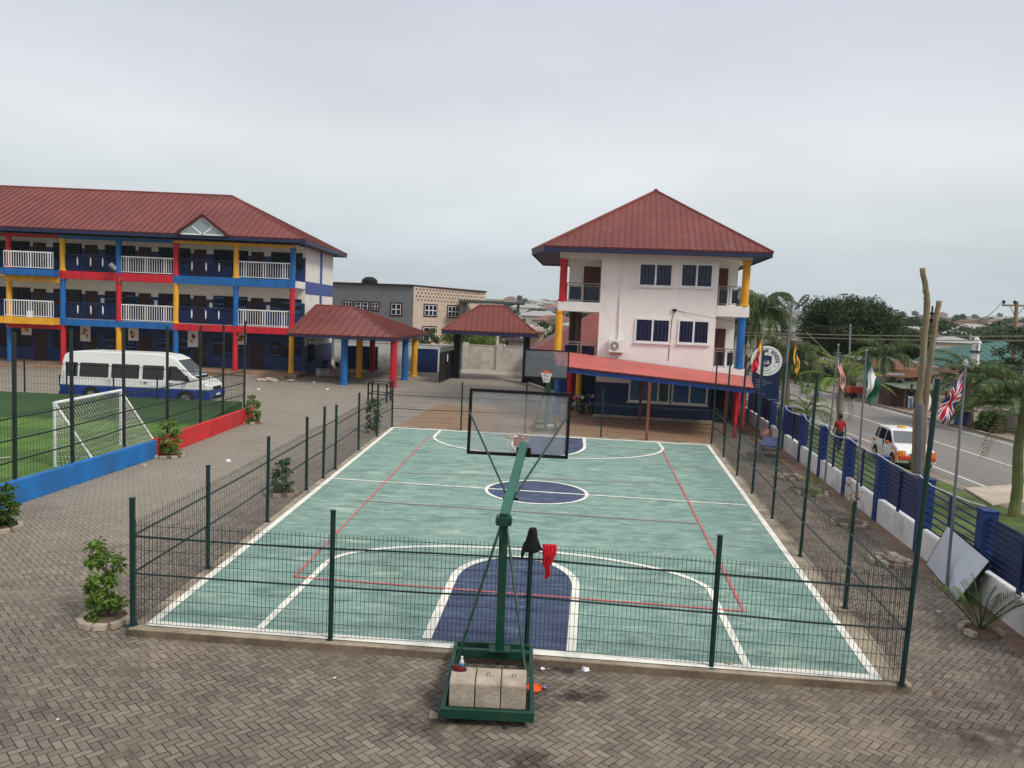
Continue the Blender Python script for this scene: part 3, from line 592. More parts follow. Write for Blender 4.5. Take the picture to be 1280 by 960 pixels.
mb=MB(); mb.box(fx+.05,fy-.04,.3,fx+.35,fy+.2,.34); tag(mb.build('foam_pad',M['paper'],None),'white foam piece lying on the far hoop base','foam piece')
# litter around the near stand
def litter(name,u,v,mat,label,cat,sz,seed,z=0.):
    p=G(u,v,z); rr=random.Random(seed); mb=MB(); n=7
    pts=[(p.x+sz*rr.uniform(.6,1.1)*math.cos(2*math.pi*k/n),p.y+sz*.8*rr.uniform(.6,1.1)*math.sin(2*math.pi*k/n),z+.006) for k in range(n)]
    vs=pts+[(a[0]*.7+p.x*.3,a[1]*.7+p.y*.3,z+.006+sz*rr.uniform(.25,.7)) for a in pts]+[(p.x,p.y,z+.006+sz*rr.uniform(.2,.6))]
    mb.add(vs,[tuple(range(n))[::-1]]+[(k,(k+1)%n,n+(k+1)%n,n+k) for k in range(n)]+[(n+k,n+(k+1)%n,2*n) for k in range(n)])
    return tag(mb.build(name,M[mat]),label,cat,'litter on the paving' if cat=='litter' else None)
M['muck']=vary('dark_wet_muck',(.03,.024,.02),.7)
mb=MB(); p=G(667,862); mb.lathe((p.x,p.y,.004),[(.10,0),(.115,.012),(.12,.03),(.105,.03),(.095,.012)],16); tag(mb.build('orange_dish',M['orangep']),'round orange plastic dish beside the hoop base','dish')
mb=MB(); p=G(683,861.5); mb.lathe((p.x,p.y,.004),[(.055,0),(.06,.04),(.05,.04),(.047,.01)],14); tag(mb.build('tin_lid',M['steel']),'small round tin beside the orange dish','tin')
litter('crumpled_bag',732,838,'paper','crumpled white bag by the front kerb right of the hoop','litter',.09,1)
litter('paper_scrap',678,837,'paper','white paper scrap nearest the right side of the hoop base','litter',.04,2)
litter('stone',542,896,'kerb','brown stone by the front left corner of the hoop base','litter',.10,3)
litter('green_cap',632,911,'fgreen','small green scrap in front of the hoop base','litter',.045,4)
litter('paper_scrap',1170,866,'rust','reddish litter scrap by the right front corner of the court slab','litter',.05,5)
litter('paper_scrap',418,848,'paper','tiny white scrap on open paving left of the hoop','litter',.025,6)
litter('paper_scrap',72,900,'paper','tiny white scrap near the bottom left corner of the yard','litter',.025,7)
litter('paper_scrap',1174,765,'paper','flat white scrap near the leaning whiteboard','litter',.05,8)
litter('paper_scrap',911,830,'block','pale stone on the court slab by the front fence post','litter',.07,9,CZ+.01)
litter('paper_scrap',1033,851,'paper','tiny white scrap just outside the front kerb','litter',.03,10)
litter('brick_piece',181,583,'block','loose pale brick piece below the blue pitch wall','brick',.12,11)
for (u,v,l) in ((409,487,'white scrap on the yard in front of the canopy'),(392,478,'white scrap on the yard near the school steps'),(285,577,'white scrap on the paving by the red pitch wall'),(323,487,'white scrap on the yard in front of the school plinth')): litter('paper_scrap',u,v,'paper',l,'litter',.12,int(u))

# ================================================================= PITCH WALL AND FENCE
pw=thing('low_wall','low painted blue and red wall along the turf pitch','wall',(-11.9,25,0))
def wallrun(mb,a,b,t,h): 
    d=(b-a).normalized(); n=Vector((d.y,-d.x))*t
    mb.prism([(a.x,a.y,0),(b.x,b.y,0),(b.x+n.x,b.y+n.y,0),(a.x+n.x,a.y+n.y,0)],(0,0,h))
A=PW[0]+(PW[0]-PW[1])*.6
mb=MB(); wallrun(mb,A,PW[1],.18,.60); tag(mb.build('blue_wall_section',vary('blue_wall_paint',(.012,.15,.43),.6,dirt=(.05,.08,.14),damt=.55,dsc=.9),pw,bevel=.012),label='blue painted section')
mb=MB(); wallrun(mb,PW[1]+Vector((0,.004)),PW[2],.18,.63); tag(mb.build('red_wall_section',vary('red_wall_paint',(.56,.025,.03),.6,dirt=(.28,.06,.05),damt=.5,dsc=.9),pw,bevel=.012),label='red painted section')
M['blackpost']=vary('black_fence_paint',(.016,.022,.022),.5)
pf=thing('pitch_fence','tall black post and mesh fence around the turf pitch','fence',(-12,25,.1))
PP=[]
for u,v,zt in ((-60,622,4.3),(21,597,4.27),(93,575,4.3),(157,552,4.3),(211,536,4.3),(252,522,4.3),(280,513,4.3),(306.5,505,4.45)):
    q_=G(u,v,.6); PP.append(q_.xy); mb=MB(); mb.bar((q_.x-.05,q_.y,.15),(q_.x-.05+R.uniform(-.03,.03),q_.y,zt),.075,.075); mb.build('post',M['blackpost'],pf)
for i in range(len(PP)-1):
    a=PP[i]+Vector((-.05,0)); b=PP[i+1]+Vector((-.05,0)); panel(a,b,.62,2.25,pf,sp=.12,hs=.25,wr=.0045,rails=(.4,.95,1.5),rail='blackpost',rr=.022)
BK=[G(u,v,.15).xy for u,v in ((-75,489),(-5,494.5),(31,496.5),(83.5,499),(142,502),(196.5,505))]+[PP[-1]]
for q_ in BK[:-1]:
    mb=MB(); mb.bar((q_.x,q_.y,.12),(q_.x,q_.y,2.02),.06,.06); mb.build('post',M['blackpost'],pf)
for i in range(len(BK)-1): panel(BK[i],BK[i+1],.2,1.95,pf,sp=.16,hs=.3,wr=.005,rails=(1.7,),rail='blackpost',rr=.015)
# goal
gl=thing('football_goal','white framed football goal with net on the turf pitch','goal',(-14.2,25,.15))
f0,f1=G(69,583,.15),G(151,556,.15); f0.z=f1.z=.15; h0=ZH(65,503,f0.y); h1=ZH(150,488.5,f1.y); hh=(h0+h1)/2
b0=f0+Vector((1.22,.1,0)); b1=f1+Vector((1.22,.1,0))
def gtube(name,pts,r=.05,mat='whitemetal'): mb=MB(); mb.tube(pts,r,10); return mb.build(name,M[mat],gl)
t0=Vector((f0.x,f0.y,hh)); t1=Vector((f1.x,f1.y,hh))
gtube('goalpost',[f0,t0]); gtube('goalpost',[f1,t1]); gtube('crossbar',[t0+Vector((0,-.04,0)),t1+Vector((0,.04,0))])
b0=Vector((b0.x,b0.y,.17)); b1=Vector((b1.x,b1.y,.17))
gtube('back_stay',[t0,b0],.035); gtube('back_stay',[t1,b1],.035); gtube('ground_bar',[b0,b1],.03)
mb=MB()
def netface(a,b,c,d,n,m):               # a-b top edge, d-c bottom edge
    for i in range(n+1):
        for s in (0,):
            f=i/n; p=a.lerp(b,f); q_=d.lerp(c,f); mid=(p+q_)/2+Vector((0,0,-.12)); mb.tube([p,mid,q_],.006,3,cap=False)
    for j in range(m+1):
        f=j/m; p=a.lerp(d,f); q_=b.lerp(c,f); sg=-.12*4*f*(1-f); mb.tube([p+Vector((0,0,sg)),q_+Vector((0,0,sg))],.006,3,cap=False)
netface(t0,t1,b1,b0,26,13); netface(t0,t0.lerp(b0,.02),b0,f0,10,10); netface(t1,t1.lerp(b1,.02),b1,f1,10,10)
mb.build('net',M['net'],gl)
# ================================================================= ROOF HELPERS
def clip2(poly,x0,x1):                 # clip 2D polygon to x0<=x<=x1
    def half(P,k,s):
        o=[]
        for i in range(len(P)):
            a=P[i];b=P[(i+1)%len(P)]; da=s*(a[0]-k); db=s*(b[0]-k)
            if da>=0:o.append(a)
            if da*db<0:
                t=da/(da-db); o.append((a[0]+(b[0]-a[0])*t,a[1]+(b[1]-a[1])*t))
        return o
    P=half(poly,x0,1)
    return half(P,x1,-1) if P else P
def roofplane(mb,poly,th=.05,sp=.45,rw=.05,rh=.035,eave=(0,1)):
    P=[Vector(p) for p in poly]; e=(P[eave[1]]-P[eave[0]]).normalized(); n=Vector((0,0,0))
    for i in range(1,len(P)-1): n+=(P[i]-P[0]).cross(P[i+1]-P[0])
    n.normalize()
    if n.z<0: n=-n
    s=n.cross(e).normalized(); o=P[0]
    mb.prism(P,-n*th)
    q=[((p-o).dot(e),(p-o).dot(s)) for p in P]; x0=min(a[0] for a in q); x1=max(a[0] for a in q)
    x=x0+sp*.5
    while x<x1:
        c=clip2(q,x-rw/2,x+rw/2)
        if len(c)>=3:
            mb.prism([o+e*a+s*b+n*.002 for a,b in c],n*rh)
        x+=sp
def hiproof(par,E,Rg,fas=.22,sp=.45,rw=.06,rh=.045,matroof='roof',soffit=None):
    # E: front-left, front-right, back-right, back-left eave corners; Rg: left and right ridge ends
    E=[Vector(p) for p in E]; A,B=[Vector(p) for p in Rg]
    mb=MB(); apex=(A-B).length<.05
    roofplane(mb,[E[0],E[1],A] if apex else [E[0],E[1],B,A],sp=sp,rw=rw,rh=rh); roofplane(mb,[E[1],E[2],B],sp=sp,rw=rw,rh=rh); roofplane(mb,[E[2],E[3],A] if apex else [E[2],E[3],A,B],sp=sp,rw=rw,rh=rh); roofplane(mb,[E[3],E[0],A],sp=sp,rw=rw,rh=rh)
    o=mb.build('roof',M[matroof],par)
    r=MB()
    if not apex: r.tube([A,B],.085,6)
    for p,q_ in ((E[0],A),(E[1],B),(E[2],B),(E[3],A)): r.tube([p,q_],.075,6)
    r.build('ridge_cap',M[matroof],o)
    f=MB(); f2=MB(); c=sum(E,Vector((0,0,0)))/4
    for i in range(4):
        a=E[i];b=E[(i+1)%4]; d=(b-a).normalized(); n=d.cross(Vector((0,0,1)))
        nn=-n if (a+b).dot(n)/2-c.dot(n)>0 else n
        f.prism([a-nn*.012+Vector((0,0,.015)),b-nn*.012+Vector((0,0,.015)),b-nn*.012+Vector((0,0,-.085)),a-nn*.012+Vector((0,0,-.085))],nn*.05)
        f2.prism([a+Vector((0,0,-.087)),b+Vector((0,0,-.087)),b+Vector((0,0,-fas)),a+Vector((0,0,-fas))],nn*.04)
    f.build('drip_edge',M['fascia'],par); f2.build('fascia',M['navyfascia'],par)
    s=MB(); s.prism([p+(c-p).normalized()*.06+Vector((0,0,-fas+.05)) for p in E],(0,0,.03)); s.build('soffit',M[soffit or 'navyfascia'],par)
    return o
def column(par,x,y,z0,z1,r,mat,cap=True):
    mb=MB(); prof=[(r*1.3,0),(r*1.3,.09),(r*1.02,.13),(r,.3),(r,z1-z0-.22),(r*1.0,z1-z0-.16),(r*1.22,z1-z0-.10),(r*1.22,z1-z0)]
    mb.lathe((x,y,z0),prof,16); return mb.build('column',M[mat],par)

# ================================================================= THREE-STOREY SCHOOL BLOCK (left)
SY=56.3; sb=thing('school_building','long three storey school block with red hip roof and red, blue and yellow columns','school',(-30,60,0))
X1=-15.95; XL=-54.; WY=58.8; BYK=67.6
F1,F2,F3,EV=.35,3.36,6.78,9.72       # floor undersides / tops
S2=(3.14,3.62); S3=(6.50,7.08)
colx=[-53.6,-49.4,-45.2,-41.0]+[YP(u,400,SY).x for u in (12,79,148.5,220,294.5,365)]
mb=MB()
mb.box(XL,WY,0,X1,BYK,EV); w=mb.build('wall',vary('white_school_wall',(.74,.71,.66),.7,amt=.05,dirt=(.5,.45,.38),damt=.3),sb)
mb=MB()
for z0,z1 in ((.35,S2[0]+.04),(S2[1],S2[1]+1.85),(S3[1],S3[1]+1.8)): mb.box(XL-.01,WY-.03,z0,X1+.0,WY-.003,z1)  # ground floor navy runs full height, painting in the shade over its white band
mb.build('blue_dado',M['navy'],sb)
mb=MB(); mb.box(X1+.003,WY+.0,5.15+1.05,X1+.03,BYK+.03,5.15+2.0); mb.box(X1+.003,WY+4.3,3.2,X1+.028,WY+5.0,EV-.05); mb.box(X1+.003,WY-.0,0,X1+.03,BYK+.02,2.2); tag(mb.build('gable_band',vary('blue_grey_band',(.055,.085,.26),.6,amt=.1),sb),label='faded blue cross bands on the end wall')
mb=MB(); mb.box(XL,SY-.5,-.02,X1+.3,WY,.34); mb.box(XL,SY-1.0,-.02,X1-.4,SY-.5,.17); mb.build('plinth',vary('brown_plinth_tiles',(.27,.17,.11),.8,amt=.2,dirt=(.4,.33,.27),damt=.6),sb,bevel=.02)
mb=MB()
for z in (S2,S3): mb.box(XL,SY+.22,z[0]+.06,X1,WY,z[1]-.02)
mb.box(XL,SY+.1,EV-.12,X1,WY-.02,EV-.06); mb.build('gallery_slab',M['white'],sb)
# coloured edge beams per stretch
def beamseg(i0,i1,z0,z1,mat,out=0.): 
    mb=MB(); a=colx[i0]-.13 if i0>0 else XL; b=colx[i1]+(.13 if i1==len(colx)-1 else -.13); mb.box(a,SY-.22-out,z0,b,SY+.2,z1); mb.build('edge_beam',M[mat],sb,bevel=.015)
N=len(colx)-1
beamseg(0,4,*S3,'yellow'); beamseg(4,5,S3[0]+.12,S3[1],'blue',.75); beamseg(5,7,*S3,'red'); beamseg(7,9,*S3,'blue')
beamseg(0,4,*S2,'red'); beamseg(4,5,*S2,'yellow',.75); beamseg(5,7,*S2,'blue'); beamseg(7,9,*S2,'red')
mb=MB(); mb.box(colx[4]-.13,SY-.2,S3[0]-.30,colx[5]-.14,SY+.2,S3[0]+.115); mb.build('edge_beam',M['yellow'],sb); mb=MB(); mb.box(colx[4]-.13,SY-.2,S2[0]-.32,colx[5]-.14,SY+.2,S2[0]-.003); mb.build('edge_beam',M['red'],sb)
for i0,i1,m in ((0,5,'red'),(5,7,'blue'),(7,9,'yellow')): beamseg(i0,i1,EV-.33,EV-.13,m)
cols={3:'blue red yellow red yellow blue'.split(),2:'red yellow blue red yellow blue'.split()}
c3=['blue','red','yellow','blue']+['red','yellow','blue','red','yellow','blue']
c2=['yellow','blue','red','blue']+['yellow','blue','red','yellow','blue','red']
c1=['red','yellow','blue','red']+['blue','red','yellow','blue','red','yellow']
for i,x in enumerate(colx):
    column(sb,x,SY,.0 if i!=9 else .36,S2[0],.19,c1[i]); column(sb,x,SY,S2[1],S3[0],.19,c2[i]); column(sb,x,SY,S3[1],EV-.33,.19,c3[i])
def whiterail(x0,x1,y,z):
    mb=MB(); mb.box(x0,y-.03,z+1.16,x1,y+.03,z+1.24); mb.box(x0,y-.02,z+.08,x1,y+.02,z+.13); n=int((x1-x0)/.17)
    for i in range(n+1):
        x=x0+(x1-x0)*i/n; w=.05 if i%8 in (2,3) else .022; mb.box(x-w/2*1.3,y-.018,z+.13,x+w/2*1.3,y+.018,z+1.16)
    mb.build('balustrade',M['whitemetal'],sb)
M['navyrail']=vary('navy_rail_steel',(.010,.026,.10),.5)
def navyrail(x0,x1,y,z):
    mb=MB(); mb.box(x0,y-.025,z+1.18,x1,y+.025,z+1.23); mb.box(x0,y-.02,z+.08,x1,y+.02,z+.12); n=int((x1-x0)/.14)
    for i in range(n+1): x=x0+(x1-x0)*i/n; mb.box(x-.013,y-.013,z+.12,x+.013,y+.013,z+1.18)
    b=mb.build('balustrade',M['navyrail'],sb)
    mb=MB()
    for f in (.24,.5,.74): mb.blob((x0+(x1-x0)*f,y-.02,z+.72),(.055,.025,.33),8,6)
    mb.build('rail_ornament',M['whitemetal'],b)
for z in (S2[1],S3[1]):
    for i in range(N):
        a=colx[i]+.2; b=colx[i+1]-.2; k=(i-4)%2
        if i==4: 
            whiterail(a,b,SY-.85,z)
        elif k==0: whiterail(a,b,SY,z)
        else: navyrail(a,b,SY,z)
mb=MB(); mb.box(colx[4]+1.8,SY-.93,S2[1]+.02,colx[4]+2.25,SY-.88,S2[1]+.46); mb.build('rail_notice',M['paper'],sb)
# classroom windows, doors
lv_=1
def swin(x0,x1,z0,z1,lit=0):
    mb=MB(); mb.box(x0,WY-.06,z0,x1,WY-.032,z1); wf=mb.build('window',M['dark'],sb)
    mb=MB(); n=max(2,int((x1-x0)/.75))
    for i in range(n):
        a=x0+(x1-x0)*i/n+.05; b=x0+(x1-x0)*(i+1)/n-.05
        for k in range(7):
            z=z0+.08+(z1-z0-.16)*k/7
            mb.prism([(a,WY-.075,z),(b,WY-.075,z),(b,WY-.10,z+.13),(a,WY-.10,z+.13)],(0,.012,0),mi=(1 if (R.random()<.30 and lit and lv_!=3) else 0))
    mb.build('louvre_pane',[M['glass'],M['glassb']],wf)
for lv,z in ((1,.35),(2,S2[1]),(3,S3[1])):
    lv_=lv
    for i in range(N):
        a=colx[i];b=colx[i+1]; L=b-a
        mb=MB(); mb.box(a+.25,WY-.055,z,a+1.2,WY-.032,z+2.1); d=mb.build('door',M['maroon'],sb); h=MB(); h.box(a+1.08,WY-.09,z+1.0,a+1.12,WY-.055,z+1.12); h.build('handle',M['steel'],d)
        swin(a+1.75,b-.0,z+.95,z+2.15,lit=i>4)
        if lv==2 and i>=5:
            mb=MB(); mb.box(a+1.45,WY-.06,z+1.25,a+1.7,WY-.04,z+1.6); mb.build('notice',M['paper'],sb)
# roof with projecting gablet
rz=YP(290,245,62.).z; hiproof(sb,[(XL-1,SY-1.25,EV+.26),(X1+.95,SY-1.25,EV+.26),(X1+.95,BYK+1.1,EV+.26),(XL-1,BYK+1.1,EV+.26)],[(XL+6,62,rz),(YP(290,245,62.).x,62,rz)],fas=.30,sp=.5)
gx0,gx1,gy=YP(221,294,55.).x,YP(286,296,55.).x,54.95; gzb=EV+.20; gxm=(gx0+gx1)/2; gza=ZH(252,270,55.)
dm=MB(); 
sl_=(rz-EV-.26)/(62-SY+1.25); yb=SY-1.25+(gza-EV-.26)/sl_
for x in (gx0,gx1): roofplane(dm,[(x,gy-.12,gzb+.08),(gxm,gy-.12,gza+.08),(gxm,yb,gza+.08),(x,SY-.95,gzb+.10)],sp=.5,eave=(1,2))
do=dm.build('gablet_roof',M['roof'],sb)
mb=MB(); mb.prism([(gx0+.25,gy,gzb+.03),(gx1-.25,gy,gzb+.03),(gxm,gy,gza-.12)],(0,.04,0)); mb.build('gablet_glass',M['ltglass'],sb)
mb=MB()
for a,b in (((gx0+.25,gzb+.05),(gx1-.25,gzb+.05)),((gx0+.25,gzb+.05),(gxm,gza-.12)),((gx1-.25,gzb+.05),(gxm,gza-.12)),((gxm,gzb+.05),(gxm-.85,gzb+.68)),((gxm,gzb+.05),(gxm+.85,gzb+.68))): mb.bar((a[0],gy-.02,a[1]),(b[0],gy-.02,b[1]),.05,.09)
mb.build('gablet_frame',M['whitemetal'],sb)
mb=MB()
for x in (gx0,gx1): mb.bar((x,gy-.13,gzb+.02),(gxm,gy-.13,gza+.06),.05,.2)
mb.build('bargeboard',M['fascia'],sb)
# rear lobby at the end bay: door and window on the gable under the canopy
mb=MB(); mb.box(X1+.032,WY+1.0,1.0,X1+.07,WY+3.0,2.6); w_=mb.build('window',M['glass'],sb); mb=MB(); mb.box(X1+.07,WY+.9,.92,X1+.1,WY+3.1,1.0); mb.box(X1+.07,WY+.9,2.6,X1+.1,WY+3.1,2.68); mb.box(X1+.07,WY+1.95,1.0,X1+.1,WY+2.05,2.6); mb.build('frame',M['maroon'],w_)
# posters on the ground-floor wall (pictures kept generic)
def poster(u,v0,v1,label,seed):
    a=YP(u-6.5,v0,WY-.09); b=YP(u+6.5,v1,WY-.09); t=thing('wall_poster',label,'poster',(a.x,WY-.12,b.z),'picture posters under the gallery'); rr=random.Random(seed)
    mb=MB(); mb.box(a.x,WY-.13,b.z,b.x,WY-.11,a.z); mb.build('sheet',M['paper'],t)
    mb=MB(); w=b.x-a.x;h=a.z-b.z
    for k in range(6): 
        x=a.x+w*rr.uniform(.3,.7); z=b.z+h*rr.uniform(.3,.75); r_=w*rr.uniform(.08,.2); n=9
        mb.prism([(x+r_*rr.uniform(.6,1.2)*math.cos(2*math.pi*i/n),WY-.133-k*.001,z+r_*rr.uniform(.7,1.4)*math.sin(2*math.pi*i/n)) for i in range(n)],(0,.002,0),mi=k%3)
    mb.build('picture',[M['maroon'],M['brownwall'],M['yellow']],t)
for u,v0,v1,l,s_ in ((33.5,405,419,'small picture poster on blue wall at the far left end of the ground floor',1),(107,407,427,'picture poster on blue wall just above the rear of the white van',2),(167,410,426,'picture poster with dark round head shape above the middle of the van',3),(241.5,413,434,'picture poster between the blue and red ground floor columns',4),(302,416,431,'picture poster right of the red ground floor column',5)): poster(u,v0,v1,l,s_)
fl=thing('floodlight','grey floodlight on a bracket at the third floor edge beam','floodlight',(YP(140,337,SY-.6).x,SY-.5,6.9))
a=YP(137,330,SY-.9); mb=MB(); mb.bar((a.x,a.y,a.z),(a.x+.3,a.y+.25,a.z-.35),.5,.28); mb.build('lamp_head',M['steel'],fl,bevel=.04); mb=MB(); mb.tube([(a.x+.15,a.y+.15,a.z-.2),(a.x+.35,SY-.2,6.8),(a.x+.4,SY-.23,6.3)],.035,6); mb.build('bracket',M['polegrey'],fl)
# low white seat block and steps by the canopy
mb=MB(); p=G(411,470); mb.prism([(p.x-.7,p.y-.4,0),(p.x+.9,p.y+.9,0),(p.x+.6,p.y+1.3,0),(p.x-1.,p.y,0)],(0,0,.55)); tag(mb.build('concrete_bench',vary('grey_white_bench',(.5,.48,.45),.8,amt=.2,dirt=(.2,.18,.17),damt=.6),bevel=.03),'low grey concrete bench block by the end of the school plinth','bench')
mb=MB(); p=G(343,477)
rr=random.Random(4)
for k in range(14): x=p.x+rr.uniform(-1.2,1.2); y=p.y+rr.uniform(-.3,.5); mb.blob((x,y,.08),(rr.uniform(.15,.35),rr.uniform(.12,.25),rr.uniform(.08,.2)),7,5,.2)
tag(mb.build('rubble_pile',M['block']),'pile of pale rubble against the school plinth','rubble')

# ================================================================= ENTRANCE CANOPY
cp=thing('entrance_canopy','open canopy with red hip roof on red, blue and yellow columns beside the school','canopy',(-11,58,0))
ez=3.42
E0=YP(361,416.5,51.6); E1=YP(494,422.5,51.6); EB=G(529,418,ez)
hiproof(cp,[(E0.x-.1,51.6,ez),(E1.x,51.6,ez),(EB.x,66.4,ez),(-15.85,66.4,ez)],[(YP(395,381.5,58.8).x,58.8,ZH(395,381.5,58.8)),(YP(441,383.5,58.8).x,58.8,ZH(395,381.5,58.8))],fas=.22,sp=.55,rw=.08,rh=.06)
for x,y,m in ((-11.55,52.8,'blue'),(-8.15,52.65,'red'),(-11.75,58.9,'yellow'),(-8.2,58.55,'blue'),(-11.95,65.4,'red'),(-7.95,62.2,'yellow')): column(cp,x,y,0,ez-.17,.24,m)
# classroom furniture stacked in the shade
M['plasticred']=vary('red_plastic_seat',(.4,.02,.02),.5); 
def chair(x,y,rz_,mat,label):
    t=thing('stacking_chair',label,'chair',(x,y,0),'chairs under the entrance canopy',rz_)
    mb=MB(); mb.box(-.2,-.2,.42,.2,.2,.46); mb.build('seat',M[mat],t,local=True,bevel=.01); mb=MB(); mb.bar((0,.2,.55),(0,.27,.85),.4,.03); mb.prism([(-.2,.19,.5),(.2,.19,.5),(.2,.27,.85),(-.2,.27,.85)],(0,.02,0)); mb.build('backrest',M[mat],t,local=True)
    for sx in (-.17,.17):
        for sy in (-.17,.19): l=MB(); l.tube([(sx,sy,.42),(sx*1.1,sy*1.1,0)],.014,5); l.build('leg',M['black'],t,local=True)
for (u,v,r_,m,l) in ((404,470,.4,'black','black chair nearest the concrete bench under the canopy'),(412,467,2.,'black','black chair behind the foremost one under the canopy'),(417,470,1.2,'plasticred','red chair under the canopy beside the school end wall'),(424,466,2.6,'black','black chair right of the red one under the canopy'),(408,463,3.0,'black','rearmost black chair close to the school end wall')):
    p=G(u,v); chair(p.x,p.y,r_,m,l)
# black steel frame (outdoor bench frame) by the back left corner of the court
tf=thing('bar_frame','black steel bar frame with four posts just outside the far left court corner','bar frame',(-7.6,43.5,0))
pts=[G(u,v) for u,v in ((460,502),(465,499),(483,503.5),(488,500.5))]
for p in pts: mb=MB(); mb.tube([(p.x,p.y,0),(p.x,p.y,1.1)],.05,8); mb.build('post',M['black'],tf)
for i,j in ((0,2),(1,3),(0,1),(2,3)):
    for z in (.45,1.06): mb=MB(); mb.tube([(pts[i].x,pts[i].y,z),(pts[j].x,pts[j].y,z)],.028,6); mb.build('bar',M['black'],tf)

# ================================================================= GATE AND OUTER WALLS
gt=thing('gate_canopy','red hip roofed canopy over the gateway on two black pillars','gatehouse',(-1.8,62.5,0))
gz=3.9
E0=YP(552,410,60.2);E1=YP(673,415.5,60.2)
hiproof(gt,[(E0.x,60.2,gz),(E1.x,60.2,gz),(E1.x-.2,65.4,gz),(E0.x+.1,65.4,gz)],[(YP(599,382,62.8).x,62.8,ZH(606,382,62.8)),(YP(631,383.5,62.8).x,62.8,ZH(606,382,62.8))],fas=.30,sp=.42,rw=.08,rh=.06)
for x,y in ((-4.55,62.2),(1.05,60.9)):
    mb=MB(); mb.box(x-.28,y,0,x+.22,y+.5,gz-.2); mb.box(x-.33,y-.04,0,x+.27,y+.54,.12); mb.build('pillar',M['black'],gt,bevel=.01)
mb=MB(); mb.box(-4.3,62.38,0,-4.2,62.55,gz-.25); mb.build('downpipe',M['polegrey'],gt)
mb=MB(); mb.box(-4.4,61.6,gz-.30,1.0,61.9,gz-.21); mb.build('lintel',M['navyfascia'],gt)
def gateleaf(a,b,h,label,notice=None):
    t=thing('gate_leaf',label,'gate',(a[0],a[1],0)); a=Vector(a);b=Vector(b); d=(b-a); L=d.length; u=d/L; n=Vector((-u.y,u.x))
    mb=MB(); mb.prism([(a.x,a.y,.1),(b.x,b.y,.1),(b.x,b.y,h),(a.x,a.y,h)],(n.x*.04,n.y*.04,0)); mb.build('steel_sheet',M['black'],t)
    mb=MB()
    for f in (0,.5,1): p=a+d*f; mb.bar((p.x-n.x*.03,p.y-n.y*.03,.06),(p.x-n.x*.03,p.y-n.y*.03,h+.03),.07,.06)
    for z in (.12,h*.5,h): mb.bar((a.x-n.x*.03,a.y-n.y*.03,z),(b.x-n.x*.03,b.y-n.y*.03,z),.05,.06)
    mb.build('gate_frame',M['black'],t)
    mb=MB(); k=int(L/.14)
    for i in range(k+1): p=a+d*(i/k); mb.tube([(p.x,p.y,h),(p.x,p.y,h+.35),(p.x,p.y,h+.45)],[.014,.014,.002],4)
    mb.build('spike',M['black'],t)
    if notice:
        p=a+d*notice; mb=MB(); q=p-n*.075; r=p+u*.35-n*.075; mb.prism([(q.x,q.y,1.5),(r.x,r.y,1.5),(r.x,r.y,2.05),(q.x,q.y,2.05)],(-n.x*.01,-n.y*.01,0)); mb.build('notice',M['paper'],t)
p=G(549,479); q_=G(563,472.5); gateleaf((p.x,p.y),(-4.85,62.1),2.25,'black steel gate leaf with a white notice, standing open at the left pillar',.45)
p=G(707,491); gateleaf((1.3,60.8),(p.x-.25,p.y-1.5),2.25,'black steel gate leaf standing open at the right pillar, behind the far hoop')
def wall(name,pts,h,mat,label,pil=None,t=.18,cat='wall',cop=True,group=None):
    o=thing(name,label,cat,(pts[0][0],pts[0][1],0),group)
    for i in range(len(pts)-1):
        mb=MB(); wallrun(mb,Vector(pts[i]),Vector(pts[i+1]),t,h); mb.build('wall_panel',M[mat],o)
        if cop: c=MB(); d=(Vector(pts[i+1])-Vector(pts[i])).normalized(); n=Vector((d.y,-d.x)); wallrun(c,Vector(pts[i])-n*.04,Vector(pts[i+1])-n*.04,t+.08,.07); b=c.build('coping',M[mat],o); b.location.z=h+.002
    if pil:
        for x,y in pil: mb=MB(); mb.box(x-.28,y-.3,0,x+.28,y+.25,h+.25); mb.build('pier',M[mat],o)
    return o
wall('boundary_wall',[(-15.8,68.2),(-4.9,68.0)],2.35,'whitewall','pale stained boundary wall behind the entrance canopy')
bp=thing('blue_screen','dark blue panel screen in front of the pale wall behind the canopy','screen',(-10,66.9,0))
for (u0,u1) in ((432,472),(519,547)):
    a=YP(u0,450,67.2); b=YP(u1,450,67.2); mb=MB(); mb.box(a.x,67.2,0,b.x,67.32,1.95); mb.build('panel',M['navy'],bp); mb=MB(); mb.box(a.x,67.17,1.951,b.x,67.35,2.03); mb.build('cap_rail',M['navy'],bp)
LW=74.; wall('lane_wall',[(YP(566,450,LW).x,LW),(YP(705,450,LW-.6).x+6,LW-1.2)],2.25,'greywall','grey rendered wall with piers across the lane behind the gateway',pil=[(YP(582,450,LW).x,LW-.2),(YP(624,450,LW).x,LW-.35)])
